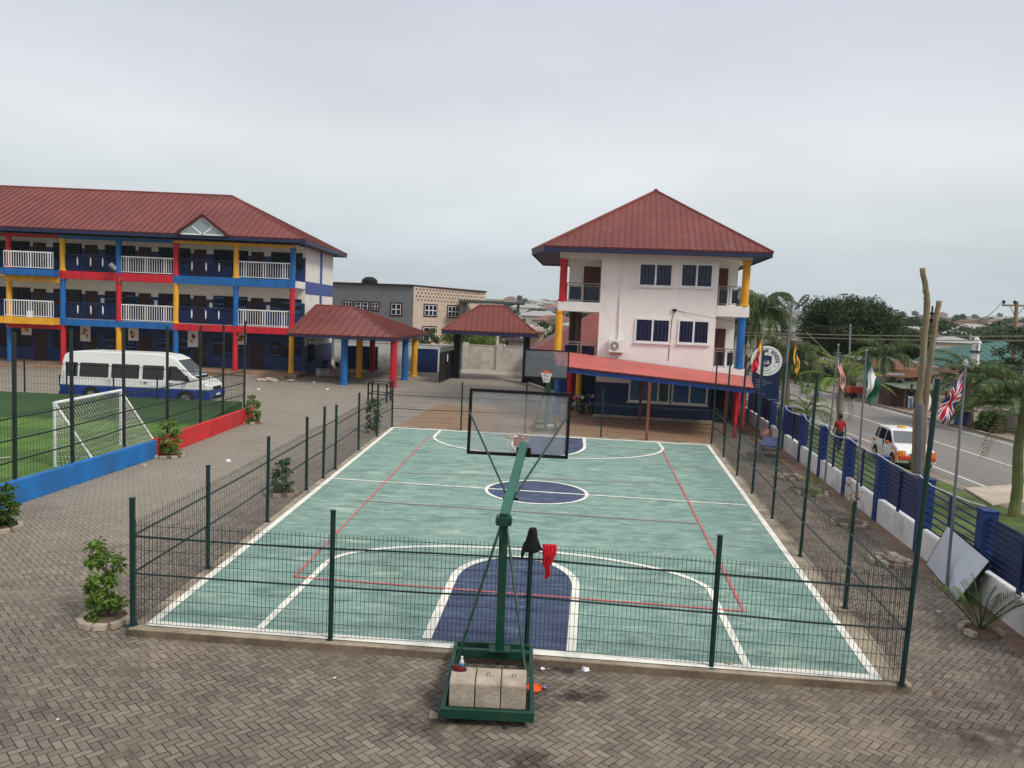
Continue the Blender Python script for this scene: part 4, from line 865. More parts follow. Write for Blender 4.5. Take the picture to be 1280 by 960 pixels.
# lane buildings behind the wall
def smallhouse(name,x,y,z,w,d,h,rh,wallm,roofm,label,group=None,cat='house',rz_=0.,detail=True,flat=False,hip=True):
    t=thing(name,label,cat,(x,y,z),group,rz_)
    mb=MB(); mb.box(-w/2,-d/2,-2.0,w/2,d/2,h); mb.build('wall',M[wallm],t,local=True)
    mb=MB(); o=.45
    if flat: mb.box(-w/2-.25,-d/2-.25,h,w/2+.25,d/2+.25,h+.25); mb.box(-w/2-.25,-d/2-.25,h+.25,w/2+.25,-d/2-.1,h+.7)
    else:
        k=min(w,d)*.5 if hip else 0
        E=[(-w/2-o,-d/2-o,h),(w/2+o,-d/2-o,h),(w/2+o,d/2+o,h),(-w/2-o,d/2+o,h)]
        if w>=d: A,B=(-w/2-o+k,0,h+rh),(w/2+o-k,0,h+rh); mb.add(E+[A,B],[(0,1,5,4),(1,2,5),(2,3,4,5),(3,0,4),(3,2,1,0)])
        else: A,B=(0,-d/2-o+k,h+rh),(0,d/2+o-k,h+rh); mb.add(E+[A,B],[(0,1,4),(1,2,5,4),(2,3,5),(3,0,4,5),(3,2,1,0)])
    mb.build('roof',M[roofm],t,local=True)
    if detail:
        n=max(1,int(w/3.2)); lv=max(1,int(h/3))
        for l in range(lv):
            for i in range(n):
                cx=-w/2+w*(i+.5)/n; mb=MB(); mb.box(cx-.55,-d/2-.05,l*3+.95,cx+.55,-d/2-.01,l*3+2.1); mb.build('window',M['glass'],t,local=True)
    return t
# ================================================================= WHITE THREE-STOREY BUILDING
wb=thing('white_building','white three storey building with red pyramid roof, corner balconies and blue ground floor','building',(7.5,41,0)); WYF=41.0
W=lambda u,v: YP(u,v,WYF)
xa,xb=W(747.5,430).x,W(893,400).x; xl,xr=W(702,350).x-.15,W(935,360).x
z2,z3=W(720,445).z,W(720,377).z; z2=3.0; ev=W(820,313).z
xg=W(886,520).x
mb=MB(); mb.box(xa,WYF,2.45,xb,49,ev); mb.build('upper_wall',M['pinkwhite'],wb)
mb=MB(); mb.box(xa+.003,WYF+.03,0,xg,49,2.447); mb.build('ground_wall',M['navy2'],wb)
mb=MB(); mb.box(xa,WYF-.0,1.88,W(805,480).x-.5,WYF+.027,2.447); mb.build('wall_band',M['pinkwhite'],wb)
mb=MB(); mb.box(xa-.05,WYF-.10,-.0,xg+.1,WYF+.02,.13); mb.build('base_kerb',M['concrete'],wb)
# balcony slabs, left open corner and right
sl3t,sl3b=W(720,377).z,W(720,389).z; r3t,r3b=W(920,383).z,W(920,396.5).z
for q in ((xl,WYF-.02,sl3b,xa-.002,49,sl3t),(xl,WYF-.02,2.65,xa-.002,49,2.95),(xb+.002,WYF-.02,r3b,xr,47,r3t),(xb+.002,WYF-.02,2.55,xr,47,2.95)): mb=MB(); mb.box(*q); mb.build('balcony_slab',M['pinkwhite'],wb,bevel=.01)
for q in ((xl,WYF,W(720,321).z,xa-.002,49,ev),(xb+.002,WYF,W(920,326).z,xr,47,ev)): mb=MB(); mb.box(*q); mb.build('eave_beam',M['pinkwhite'],wb)
for q in ((xl+.4,WYF+2.3,sl3t,xa-.002,WYF+2.5,W(720,321).z),(xb+.002,WYF+1.7,2.95,xr-.45,WYF+1.9,r3b),(xb+.002,WYF+1.7,r3t,xr-.45,WYF+1.9,W(920,326).z)): mb=MB(); mb.box(*q); mb.build('recess_wall',M['pinkwhite'],wb)
mb=MB(); mb.box(xl+.02,WYF+5.2,0,xl+2.1,49,2.6); mb.build('side_wall',M['navy2'],wb)
for x0,x1,y,z,h in ((xa-1.05,xa-.12,WYF+2.28,sl3t,2.05),(xb+.1,xb+.68,WYF+1.68,r3t,2.05),(xb+.1,xb+.75,WYF+1.68,2.95,2.05)):
    mb=MB(); mb.box(x0,y-.03,z,x1,y+.0,z+h); mb.build('door',vary('brown_panel_door',(.085,.022,.014),.5,amt=.15),wb)
for px_,y,z0,z1,m in ((xl+.22,WYF+.2,sl3t,W(702,322).z,'red'),(xl+.10,WYF+.2,2.95,sl3b,'yellow'),(xr-.24,WYF+.2,r3t,W(935,327).z,'yellow'),(xr-.30,WYF+.2,2.95,r3b,'blue'),(xl+.45,WYF+4.,sl3t,ev-.3,'yellow'),(xl+.7,WYF+6.5,sl3t,ev-.3,'blue'),(xl+.62,WYF+3.5,2.95,sl3b,'maroon'),(xl+.85,WYF+5.0,2.95,sl3b,'brownwall'),(xl+.2,WYF+.25,0,2.65,'blue'),(xl+.75,WYF+2.6,0,2.65,'red'),(xl+1.1,WYF+5.0,0,2.65,'yellow'),(xr-.3,WYF+.2,0,2.55,'red')):  # maroon and brown rear columns: shade under the slab put into their paint
    column(wb,px_,y,z0,z1,.2,m)
def metalrail(x0,x1,y,z):
    mb=MB(); 
    for zz in (1.0,.86,.1): mb.tube([(x0,y,z+zz),(x1,y,z+zz)],.028 if zz>.9 else .018,6)
    n=max(3,int((x1-x0)/.16))
    for i in range(n+1): x=x0+(x1-x0)*i/n; mb.tube([(x,y,z+.02),(x,y,z+1.0)],.026 if i in (0,n,n//2) else .008,5)
    b=mb.build('balcony_rail',M['steel'],wb)
    mb=MB(); k=(x1-x0)/2
    for i in (0,1): mb.box(x0+k*i+.13,y-.01,z+.14,x0+k*(i+1)-.10,y+.01,z+.82)
    mb.build('rail_glass',M['glass'],b)
metalrail(xl+.45,xa-.06,WYF+.15,sl3t); metalrail(xl+.35,xa-.06,WYF+.15,2.95); metalrail(xb+.08,xr-.5,WYF+.15,r3t); metalrail(xb+.06,xr-.55,WYF+.15,2.95)
def win(u0,v0,u1,v1,lab=None,y=WYF,split=.5,pane='glass',fr='whitemetal',fw=.085):
    a=YP(u0,v0,y);b=YP(u1,v1,y); x0,x1,zt,zb=a.x,b.x,(a.z+YP(u1,v0,y).z)/2,(b.z+YP(u0,v1,y).z)/2
    mb=MB(); t=fw
    for q in ((x0,x1,zb,zb+t),(x0,x1,zt-t,zt),(x0,x0+t,zb+t,zt-t),(x1-t,x1,zb+t,zt-t)): mb.box(q[0],y-.06,q[2],q[1],y-.003,q[3])
    xm=x0+(x1-x0)*split; mb.box(xm-.045,y-.055,zb+t,xm+.045,y-.003,zt-t)
    mb.box(x0-.06,y-.10,zb-.06,x1+.06,y-.003,zb-.003)
    w=mb.build('window',M[fr],wb)
    for i,(p,q) in enumerate(((x0+t,xm-.045),(xm+.045,x1-t))):
        mb=MB(); mb.box(p,y-.03+.012*i,zb+t,q,y-.006,zt-t); mb.build('pane',M[pane if not isinstance(pane,tuple) else pane[i]],w)
        if pane=='glass':
            mb=MB(); n=4
            for k in range(n):          # hanging curtain folds just inside the glass line
                xx=p+(q-p)*k/n; mb.box(xx+.01,y-.0325+.012*i,zb+t+.02,xx+(q-p)/n*.45,y-.0305+.012*i,zt-t-.02)
            mb.build('curtain',M['navycurtain'],w)
M['navycurtain']=vary('navy_curtain',(.007,.016,.075),.5,amt=.5)
win(799.5,329,840,358.5); win(851,330,889,360); win(794.5,398,836.5,428.5); win(847.5,400,884,430)
win(787,471,836,503,pane=('glassb','glass'),split=.72); win(840,472,882,505,pane=('glassb','glassb'))
win(718,455,743,468.5,y=WYF+5.2,fr='whitemetal')
mb=MB(); 
for u in (778.5,): a=W(u,313); b=W(u-5.5,440); mb.tube([(a.x,WYF-.06,a.z-.1),(b.x,WYF-.06,2.9)],.045,8)
mb.build('downpipe',M['pinkwhite'],wb)
mb=MB(); a=W(843,388); mb.tube([(a.x,WYF-.02,a.z),(a.x-.12,WYF-.02,a.z-.5),(a.x-.18,WYF-.02,3.2)],.014,5); mb.box(a.x-.12,WYF-.12,a.z-.05,a.x+.1,WYF-.003,a.z+.07); mb.build('cable_bracket',M['black'],wb)
mb=MB(); b=W(940,412); pts=[]
for i in range(9): f=i/8; pts.append((a.x+(b.x-a.x+3)*f,WYF-.1-2*f,a.z+(b.z-a.z)*f-.5*f*(1-f))); 
mb.tube(pts,.012,4); tag(mb.build('service_cable',M['black']),'thin black cable slung from the white wall to the right','cable')
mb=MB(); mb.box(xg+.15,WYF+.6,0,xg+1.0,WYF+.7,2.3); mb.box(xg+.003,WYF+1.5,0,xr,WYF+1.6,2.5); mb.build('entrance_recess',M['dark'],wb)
mb=MB(); mb.box(xg+1.15,WYF+.9,0,xr-.2,WYF+1.1,2.4); mb.build('blue_side_panel',M['navy2'],wb)
th_=math.radians(-8); PIV=Vector((7.5,41,0))
unrot0=lambda v: Vector((PIV.x+(v.x-PIV.x)*math.cos(th_)+(v.y-PIV.y)*math.sin(th_),PIV.y-(v.x-PIV.x)*math.sin(th_)+(v.y-PIV.y)*math.cos(th_),v.z))
# roof
ez=ev+.12; A=unrot0(YP(820,238.5,46.3)); E0=YP(684,308,39.8); E1=YP(966,314,39.8); ez=(E0.z+E1.z)/2
EL=G(665,312.5,ez)
unrot=lambda v: Vector((PIV.x+(v.x-PIV.x)*math.cos(th_)+(v.y-PIV.y)*math.sin(th_),PIV.y-(v.x-PIV.x)*math.sin(th_)+(v.y-PIV.y)*math.cos(th_),v.z))
EL=unrot(EL); EBL=unrot(Vector((1.75,52.5,ez)))
P=[Vector((E0.x,39.8,ez)),Vector((E1.x,39.8,ez)),Vector((E1.x-.2,51.5,ez)),EBL,Vector((EL.x,EL.y,ez))]
mb=MB()
for i in range(5): roofplane(mb,[P[i],P[(i+1)%5],A],sp=.33,rw=.035,rh=.03)
rf=mb.build('roof',M['roof'],wb)
mb=MB()
for p in P: mb.tube([p,A],.08,6)
mb.build('ridge_cap',M['roof'],rf)
mb=MB(); mb.blob((A.x,A.y,A.z+.02),(.14,.14,.1)); mb.build('ridge_cap',M['roof'],rf)
mb=MB(); mb2=MB(); c=sum(P,Vector())/5
for i in range(5):
    a,b=P[i],P[(i+1)%5]; n=(b-a).cross(Vector((0,0,1))).normalized()
    mb.prism([a+n*.012+V(0,0,.01),b+n*.012+V(0,0,.01),b+n*.012+V(0,0,-.09),a+n*.012+V(0,0,-.09)],-n*.05); mb2.prism([a+V(0,0,-.092),b+V(0,0,-.092),b+V(0,0,-.27),a+V(0,0,-.27)],-n*.04)
mb.build('drip_edge',M['fascia'],wb); mb2.build('fascia',M['navyfascia'],wb)
mb=MB(); mb.prism([p+(c-p).normalized()*.08+V(0,0,-.20) for p in P],(0,0,.03)); mb.build('soffit',M['navyfascia'],wb)
wb.rotation_euler=(0,0,th_)
# air conditioner
a,b=W(762,424),W(780,441); ac=thing('air_conditioner','white outdoor air conditioner on the white wall left of the lower windows','air conditioner',((a.x+b.x)/2,WYF-.2,b.z))
mb=MB(); mb.box(a.x,WYF-.38,b.z,b.x,WYF-.06,a.z); mb.build('casing',M['carwhite'],ac,bevel=.02)
mb=MB(); cx_=a.x+.30; cz_=(a.z+b.z)/2; mb.tube([(cx_,WYF-.40,cz_),(cx_,WYF-.383,cz_)],.24,20); f=mb.build('fan_grille',vary('ac_grille_grey',(.16,.16,.15),.5),ac)
mb=MB(); 
for r_ in (.22,.16,.1): mb.tube([(cx_+r_*math.cos(t),WYF-.408,cz_+r_*math.sin(t)) for t in [2*math.pi*k/20 for k in range(21)]],.008,4,cap=False)
mb.tube([(cx_,WYF-.42,cz_),(cx_,WYF-.40,cz_)],.07,12); mb.build('fan_guard',M['whitemetal'],f)
mb=MB(); 
for x in (a.x+.1,b.x-.1): mb.box(x-.02,WYF-.40,b.z-.06,x+.02,WYF-.003,b.z-.003)
mb.box(a.x+.1,WYF-.39,b.z-.12,b.x-.1,WYF-.35,b.z-.06); mb.build('bracket',M['rust'],ac)
ac.location=Matrix.Translation(PIV)@Matrix.Rotation(th_,4,'Z')@(ac.location-PIV); ac.rotation_euler=(0,0,th_)
# awning with rust-brown posts
aw=thing('awning','long coral red metal awning with navy fascia in front of the white building','awning',(7,37,0))
FA,FB=YP(697,457,37.4),YP(942,484.5,34.2); BA,BB=YP(692,437.5,41.45),YP(937,471,40.3)
mb=MB(); n=7; 
mb.prism([FA,FB,BB,BA],(0,0,-.03)); 
rfm=mb.build('awning_sheet',M['awning'],aw)
mb=MB()
for i in range(0,25):
    f=i/24; p=FA.lerp(FB,f);q=BA.lerp(BB,f); mb.bar(p+V(0,0,.012),q+V(0,0,.012),.03,.02)
mb.build('sheet_rib',M['awning'],rfm)
mb=MB(); mb.prism([FA+V(0,0,.0),FB+V(0,0,.0),FB+V(0,0,-.09),FA+V(0,0,-.09)],(0,.04,0)); mb.build('drip_edge',M['fascia'],aw)
mb=MB(); mb.prism([FA+V(0,.06,-.06),FB+V(0,.06,-.06),FB+V(0,.06,-.28),FA+V(0,.06,-.28)],(0,.05,0)); mb.prism([FA+V(0,.1,-.06),BA+V(0,-.1,-.06),BA+V(0,-.1,-.28),FA+V(0,.1,-.28)],(.05,0,0)); mb.build('awning_fascia',vary('blue_awning_board',(.014,.06,.26),.5,amt=.15,dirt=(.02,.03,.1),damt=.4),aw)
for u,v in ((799,527),(905,545),(918,547),(927,541)):
    q=G(u,v); t=min(max((q.x-FA.x)/(FB.x-FA.x),0),1); zt=FA.z+(FB.z-FA.z)*t-.06
    mb=MB(); mb.bar((q.x,q.y,0),(q.x,q.y,zt),.13,.13); mb.build('post',M['postred' if u<900 else 'red'],aw)
# motorcycles parked under the building
def motorcycle(x,y,rz_,label,c):
    t=thing('motorcycle',label,'motorcycle',(x,y,0),'motorcycles under the white building',rz_)
    for fx in (-.62,.62):
        w=MB(); w.tube([(fx+.27*math.cos(a_),0,.30+.27*math.sin(a_)) for a_ in [2*math.pi*k/16 for k in range(17)]],.045,6,cap=False); wh=w.build('wheel',M['rubber'],t,local=True)
        w=MB(); w.tube([(fx,-.05,.3),(fx,.05,.3)],.06,8)
        for k in range(6): a_=k*math.pi/3; w.tube([(fx,0,.3),(fx+.25*math.cos(a_),0,.3+.25*math.sin(a_))],.008,4)
        w.build('spokes',M['chrome'],wh,local=True)
    mb=MB(); mb.blob((.12,0,.78),(.26,.13,.13),10,6); mb.build('fuel_tank',M[c],t,local=True,smooth=True)
    mb=MB(); mb.box(-.6,-.12,.74,-.05,.12,.82); mb.build('seat',M['rubber'],t,local=True,bevel=.03)
    mb=MB(); mb.tube([(-.62,0,.3),(-.1,0,.42),(.1,0,.4),(.4,0,.72)],.03,6); mb.tube([(.62,.07,.3),(.42,.07,1.0)],.025,6); mb.tube([(.62,-.07,.3),(.42,-.07,1.0)],.025,6); mb.tube([(-.55,0,.75),(-.62,0,.3)],.03,6); mb.build('frame',M['black'],t,local=True)
    mb=MB(); mb.blob((.05,0,.42),(.17,.13,.16),8,6); mb.tube([(.05,-.14,.3),(-.6,-.16,.33)],.04,8); mb.build('engine',M['steel'],t,local=True)
    mb=MB(); mb.tube([(.36,-.36,1.03),(.42,0,1.0),(.36,.36,1.03)],.018,6); mb.build('handlebar',M['steel'],t,local=True)
    mb=MB(); mb.blob((.52,0,.92),(.08,.1,.1),8,6); mb.build('headlight',M['lamp'],t,local=True,smooth=True)
for (u,v,r_,l,c) in ((719,517,-1.2,'motorcycle leftmost in the dark bay beside the blue column','taxired'),(730,519,-1.75,'motorcycle facing out in the middle of the dark bay','black'),(740,517,-1.5,'motorcycle closest to the blue wall corner','carblue')):
    p=G(u,v); motorcycle(p.x,p.y+.8,r_,l,c)

# ================================================================= ROADSIDE FENCE
rf_=thing('boundary_fence','navy slatted boundary fence on a stained white low wall along the road','fence',(FX(20),20,0))
ys=[2.9+3.01*i for i in range(16)]      # 17.95 is index 5
M['pillarblue']=vary('pillar_blue_paint',(.008,.03,.135),.5,dirt=(.03,.05,.12),damt=.4,dsc=1.5)
M['fencenavy']=vary('fence_navy_paint',(.005,.018,.078),.45,dirt=(.03,.05,.13),damt=.35,dsc=1.5)
fd=Vector((.1345,1)).normalized(); fn=Vector((-fd.y,fd.x))     # fn points into the yard
for i,y in enumerate(ys):
    c=Vector((FX(y),y))+fn*-.02
    mb=MB(); mb.obox((c.x,c.y,.89),(fn.x*.14,fn.y*.14,0),(fd.x*.15,fd.y*.15,0),(0,0,.89)); mb.obox((c.x,c.y,1.80),(fn.x*.155,fn.y*.155,0),(fd.x*.165,fd.y*.165,0),(0,0,.02)); mb.build('pillar',M['pillarblue'],rf_,bevel=.008)
    if i==len(ys)-1: break
    a=Vector((FX(y),y))+fd*.153; b=Vector((FX(ys[i+1]),ys[i+1]))-fd*.153
    mb=MB(); mb.prism([(a.x+fn.x*.09,a.y+fn.y*.09,0),(b.x+fn.x*.09,b.y+fn.y*.09,0),(b.x-fn.x*.09,b.y-fn.y*.09,0),(a.x-fn.x*.09,a.y-fn.y*.09,0)],(0,0,.64)); mb.build('low_wall',M['whitewall'],rf_,bevel=.012)
    dense= i in (1,3,5,9,11,12,14)
    mb=MB(); n=9 if dense else 7
    for k in range(n):
        z=.70+(1.70-.70)*k/(n-1) if not dense else .70+k*.113
        off=fn*.0
        if dense:
            e_=b-fd*.26; mb.bar((a.x,a.y,z+.05),(e_.x,e_.y,z+.05),.03,.098); mb.bar((e_.x,e_.y,z+.05),(b.x,b.y,z+.05),.03,.04)
        else: mb.bar((a.x,a.y,z),(b.x,b.y,z),.025,.036)
    mb.build('slat_panel',M['fencenavy'],rf_)
    m=(a+b)/2; mb=MB(); mb.obox((m.x+fn.x*.04,m.y+fn.y*.04,1.17),(fn.x*.025,fn.y*.025,0),(fd.x*.05,fd.y*.05,0),(0,0,.53)); mb.build('middle_post',M['fencenavy'],rf_)
mb=MB(); pts=[]
for i in range(5,12):
    y=ys[i]-2.9
    for f in (0,.25,.5,.75): yy=y+3.01*f; pts.append((FX(yy)-.05+.1*math.sin(yy*1.7),yy,(1.86 if f==0 else 1.80-.22*f*(1-f)*R.uniform(.5,1.4))))
mb.tube(pts,.013,5); tag(mb.build('white_hose',M['whitemetal']),'white hose or cable lying along the top of the roadside fence','hose')
# leaning whiteboard
def XP(u,v,x): d=ray(u,v); return Vector((0,0,CH))+d*(x/d.x)
q=[G(1157,706),G(1197,753)]; tp=[XP(1184,657,FX(17.2)-.30),XP(1238,702,FX(15.2)-.30)]
nn=((q[1]-q[0]).cross(tp[0]-q[0])).normalized()
if nn.x>0: nn=-nn
wbt=thing('whiteboard','white board with black edge leaning against the roadside fence','whiteboard',((q[0].x+q[1].x)/2,(q[0].y+q[1].y)/2,0))
poly=[q[0],q[1],tp[1],tp[0]]; mb=MB(); mb.prism([p+V(0,0,.01) for p in poly],-nn*.05); mb.build('board_frame',M['black'],wbt)
cen=sum(poly,Vector())/4; mb=MB(); mb.prism([p+(cen-p)*.035+V(0,0,.01)+nn*.004 for p in poly],-nn*.003); mb.build('board_face',vary('whiteboard_face',(.62,.65,.70),.35,amt=.04,dirt=(.45,.45,.46),damt=.3),wbt)

# ================================================================= SIGN, LAMP, FLAGS, POLES
def text(s,size,loc,rot,mat,par,name,extr=.004,align='CENTER',bold=0.):
    cu=bpy.data.curves.new(name,'FONT'); cu.body=s; cu.size=size; cu.extrude=extr; cu.align_x=align; cu.align_y='CENTER'; cu.offset=bold
    o=bpy.data.objects.new(name+'_tmp',cu); COL.objects.link(o); dg=bpy.context.evaluated_depsgraph_get(); me=bpy.data.meshes.new_from_object(o.evaluated_get(dg)); bpy.data.objects.remove(o)
    me.transform(Matrix.Translation(loc)@rot); me.materials.clear(); me.materials.append(M[mat])
    o=bpy.data.objects.new(name,me); COL.objects.link(o); o.parent=par; return o
sc_=YP(958,451,43.5); sg=thing('school_sign','round white school sign with shield emblem on a navy panel beside the road','sign',(sc_.x,43.5,0),rz=math.radians(-12))
mb=MB(); cz=sc_.z; mb.box(-.72,-.06,1.15,.75,.06,cz-.3); mb.box(-.66,-.05,0,-.5,.05,1.15); mb.box(.5,-.05,0,.66,.05,1.15); mb.build('sign_panel',M['navysign'],sg,local=True)
mb=MB(); mb.tube([(0,-.10,cz),(0,.07,cz)],.84,40); mb.build('sign_disc',vary('sign_white',(.86,.85,.82),.4,amt=.03),sg,local=True)
def ring(r,t,y,mat,name): 
    mb=MB(); n=48; vs=[]
    for k in range(n): a_=2*math.pi*k/n; vs+= [(r*math.cos(a_),y,cz+r*math.sin(a_)),((r+t)*math.cos(a_),y,cz+(r+t)*math.sin(a_))]
    mb.add(vs,[(2*k,2*k+1,(2*k+3)%(2*n),(2*k+2)%(2*n)) for k in range(n)]); mb.build(name,M[mat],sg,local=True)
ring(.70,.022,-.104,'navysign','sign_ring'); ring(.44,.012,-.104,'steel','sign_ring')
mb=MB(); s_=.27; sh=[(-s_,cz+.27),(0,cz+.33),(s_,cz+.27),(s_,cz-.10),(s_*.7,cz-.24),(0,cz-.36),(-s_*.7,cz-.24),(-s_,cz-.10)]
mb.prism([(x,-.105,z) for x,z in sh],(0,-.02,0)); mb.build('shield',M['navysign'],sg,local=True)
RX90=Matrix.Rotation(math.pi/2,4,'X')
text('LIS',.27,Vector((0,-.128,cz-.10)),RX90,'white',sg,'shield_lettering',bold=.006)
mb=MB(); mb.prism([(-.09,-.126,cz+.06),(.09,-.126,cz+.06),(0,-.126,cz+.23)],(0,-.004,0)); mb.build('shield_emblem',M['glassb'],sg,local=True)
for i,ch in enumerate('NE SCHOOL'):
    if ch==' ': continue
    a_=math.radians(102-i*13.5); r_=.57
    text(ch,.225,Vector((r_*math.cos(a_),-.107,cz+r_*math.sin(a_))),Matrix.Rotation(-(a_-math.pi/2),4,'Y')@RX90,'navysign',sg,'ring_letter',bold=.009)
mb=MB(); a_=math.radians(-32); mb.lathe((0,0,0),[(.03,0),(.03,.005)],8); 
mb=MB(); mb.tube([(.56*math.cos(a_),-.108,cz+.56*math.sin(a_)),(.56*math.cos(a_),-.102,cz+.56*math.sin(a_))],.03,8); mb.build('ring_dot',M['navysign'],sg,local=True)
mb=MB(); pts=[(.55*math.cos(t),-.106,cz+.55*math.sin(t)) for t in [math.radians(-120+6*k) for k in range(11)]]; mb.tube(pts,.02,4); mb.build('ring_small_print',M['steel'],sg,local=True)
mb=MB()
for k,(w,) in enumerate(((.55,),(.85,),(.6,),(.3,))): mb.box(-.5,-.064,cz-1.13-k*.13,-.5+w,-.061,cz-1.09-k*.13)
mb.build('panel_small_print',M['steel'],sg,local=True)
# solar street lamp
lp=thing('street_lamp','grey double headed street lamp with leaf shaped heads beside the roadside fence','street lamp',(11.75,33,0))
b=G(973,563); tpz=YP(991,372,b.y); mb=MB(); mb.tube([(b.x,b.y,0),(tpz.x,b.y,tpz.z)],[.075,.05],10); mb.build('pole',M['polegrey'],lp)
for (u0,v0,u1,v1) in ((989,390,971,370.5),(993,388,1011,369)):
    p=YP(u0,v0,b.y); q=YP(u1,v1,b.y); d=(q-p); L=d.length; d.normalize(); s_=d.cross(V(0,1,0)).normalized(); up=V(0,-.75,.65).normalized(); s2=d.cross(up).normalized()
    mb=MB(); prof=[(0,.03),(.18,.05),(.35,.09),(.55,.135),(.75,.15),(.92,.10),(1.,.03)]
    pl=[p+d*L*t+s2*w for t,w in prof]+[p+d*L*t-s2*w for t,w in prof[::-1]]
    mb.prism(pl,s2.cross(d)*.05); h=mb.build('lamp_head',vary('lamp_head_grey',(.07,.075,.08),.5),lp)
    mb=MB(); nrm=s2.cross(d)
    for t in (.42,.58,.74,.88): 
        c=p+d*L*t+nrm*(-.006); mb.obox(c,d*.03,s2*.035,nrm*.005)
        c=p+d*L*t+nrm*(.056); mb.obox(c,d*.03,s2*.035,nrm*.005)
    mb.build('led_panel',M['lamp'],h)
# flags
def cloth(name,col,rough=.85): return vary(name,col,rough,amt=.08)
FM={'r':cloth('flag_red',(.55,.02,.035)),'w':cloth('flag_white',(.68,.66,.66)),'b':cloth('flag_blue',(.03,.035,.16)),'g':cloth('flag_green',(.012,.11,.06)),'y':cloth('flag_gold',(.78,.36,.02)),'k':cloth('flag_black',(.02,.02,.02))}
def flag(name,label,top,side,hoist,fly,pat,keys,droop=70,spread=.35,nu=40,nv=26,fold=.05,par=None):
    # cloth grid: u along the fly, v down the hoist; hangs from its top corner and swings down
    mb=MB(); side=Vector(side).normalized(); nrm=side.cross(V(0,0,1)).normalized()
    for j in range(nv+1):
        for i in range(nu+1):
            u=i/nu; v=j/nv; a_=math.radians(droop-7*u*(1-v)); L=fly*u
            p=Vector(top)+V(0,0,-hoist*v*(1-.18*u))+side*(math.cos(a_)*L*(1-spread*v*.9))+V(0,0,-math.sin(a_)*L*(1-.12*v))
            p+=nrm*(fold*math.sin(u*9+v*5.)*min(1,u*3)+.03*math.sin(u*17-v*3)*u)
            p+=side*(.03*math.sin(v*8+u*5)*u)
            mb.v.append(tuple(p))
    for j in range(nv):
        for i in range(nu):
            a=j*(nu+1)+i; mb.f.append((a,a+1,a+nu+2,a+nu+1)); mb.m.append(keys.index(pat((i+.5)/nu,(j+.5)/nv)))
    o=mb.build(name,[FM[k] for k in keys],smooth=True); s=o.modifiers.new('sub','SUBSURF'); s.levels=s.render_levels=1
    so=o.modifiers.new('thick','SOLIDIFY'); so.thickness=.004
    return tag(o,label,'flag')
def pole(label,u,v,ut,vt,r=.032,z0=0.,mat='polegrey',name='flagpole'):
    b=G(u,v,z0); t=YP(ut,vt,b.y); o=thing(name,label,'flagpole',(b.x,b.y,z0)); mb=MB(); mb.tube([(b.x,b.y,z0),(t.x,t.y,t.z)],[r,r*.75],10); mb.build('shaft',M[mat],o)
    mb=MB(); mb.blob((t.x,t.y,t.z+.02),(r*1.2,r*1.2,r*1.2)); mb.build('finial',M['steel'],o)
    mb=MB(); mb.tube([(b.x,b.y,z0),(b.x,b.y,z0+.1)],r*1.6,10); mb.build('socket',M['kerb'],o)
    return b,t
def onpole(b,t,f): return b.lerp(t,f)
def us(u,v):
    if u<.4 and v<7/13:
        cu,cv=u/.4*8,v/(7/13)*7; return 'w' if (int(cu)+int(cv))%2==0 and .2<cu%1<.8 and .2<cv%1<.8 else 'b'
    return 'r' if int(v*13)%2==0 else 'w'
def uk(u,v):
    x=(u-.5)*2; y=(v-.5)*2
    if abs(x)<.10 or abs(y)<.2: return 'r'
    if abs(x)<.17 or abs(y)<.34: return 'w'
    d=min(abs(x-y),abs(x+y))
    if d<.10: return 'r'
    if d<.26: return 'w'
    return 'b'
ng=lambda u,v:'w' if 1/3<u<2/3 else 'g'
b,t=pole('grey flagpole carrying the stars and stripes beside the roadside fence',1029,622,1048,432); flag('flag','stars and stripes flag hanging folded from its grey pole',onpole(b,t,.985)+V(.03,0,0),(1,.1,0),.55,1.05,us,'rwb',droop=79,spread=-.1,nu=64,nv=52)
b,t=pole('grey flagpole carrying the green and white flag between the other flagpoles',1069,644,1083,439); flag('flag','green and white striped flag hanging from its grey pole',onpole(b,t,.985)+V(.03,0,0),(1,-.15,0),.75,1.05,ng,'gw',droop=70,spread=.6,fold=.08)
b,t=pole('grey flagpole nearest the camera in front of the leaning whiteboard',1183,738,1207,458); flag('flag','red, white and blue union crosses flag hanging from the nearest pole',onpole(b,t,.985)+V(-.03,0,0),(-1,.15,0),.55,.92,uk,'rwb',droop=69,spread=.15,nu=80,nv=60,fold=.045)
b,t=pole('grey flagpole by the tall court fence posts, in front of the round sign',941.5,616,954.5,412,r=.028); flag('flag','red and yellow flag hanging in front of the round white sign',onpole(b,t,.965)+V(-.02,0,0),(-1,.1,0),.40,1.05,lambda u,v:'r' if u>.42 else 'y','ry',droop=80,spread=.3,fold=.06)
p=YP(991.5,430,G(973,563).y-.02); flag('flag','gold flag with dark green middle and red top hanging beside the street lamp pole',p+V(.02,-.08,.1),(1,0,0),.75,.95,lambda u,v:'r' if u<.16 and v<.35 else ('g' if .38<u<.62 else 'y'),'rgy',droop=77,spread=.1)
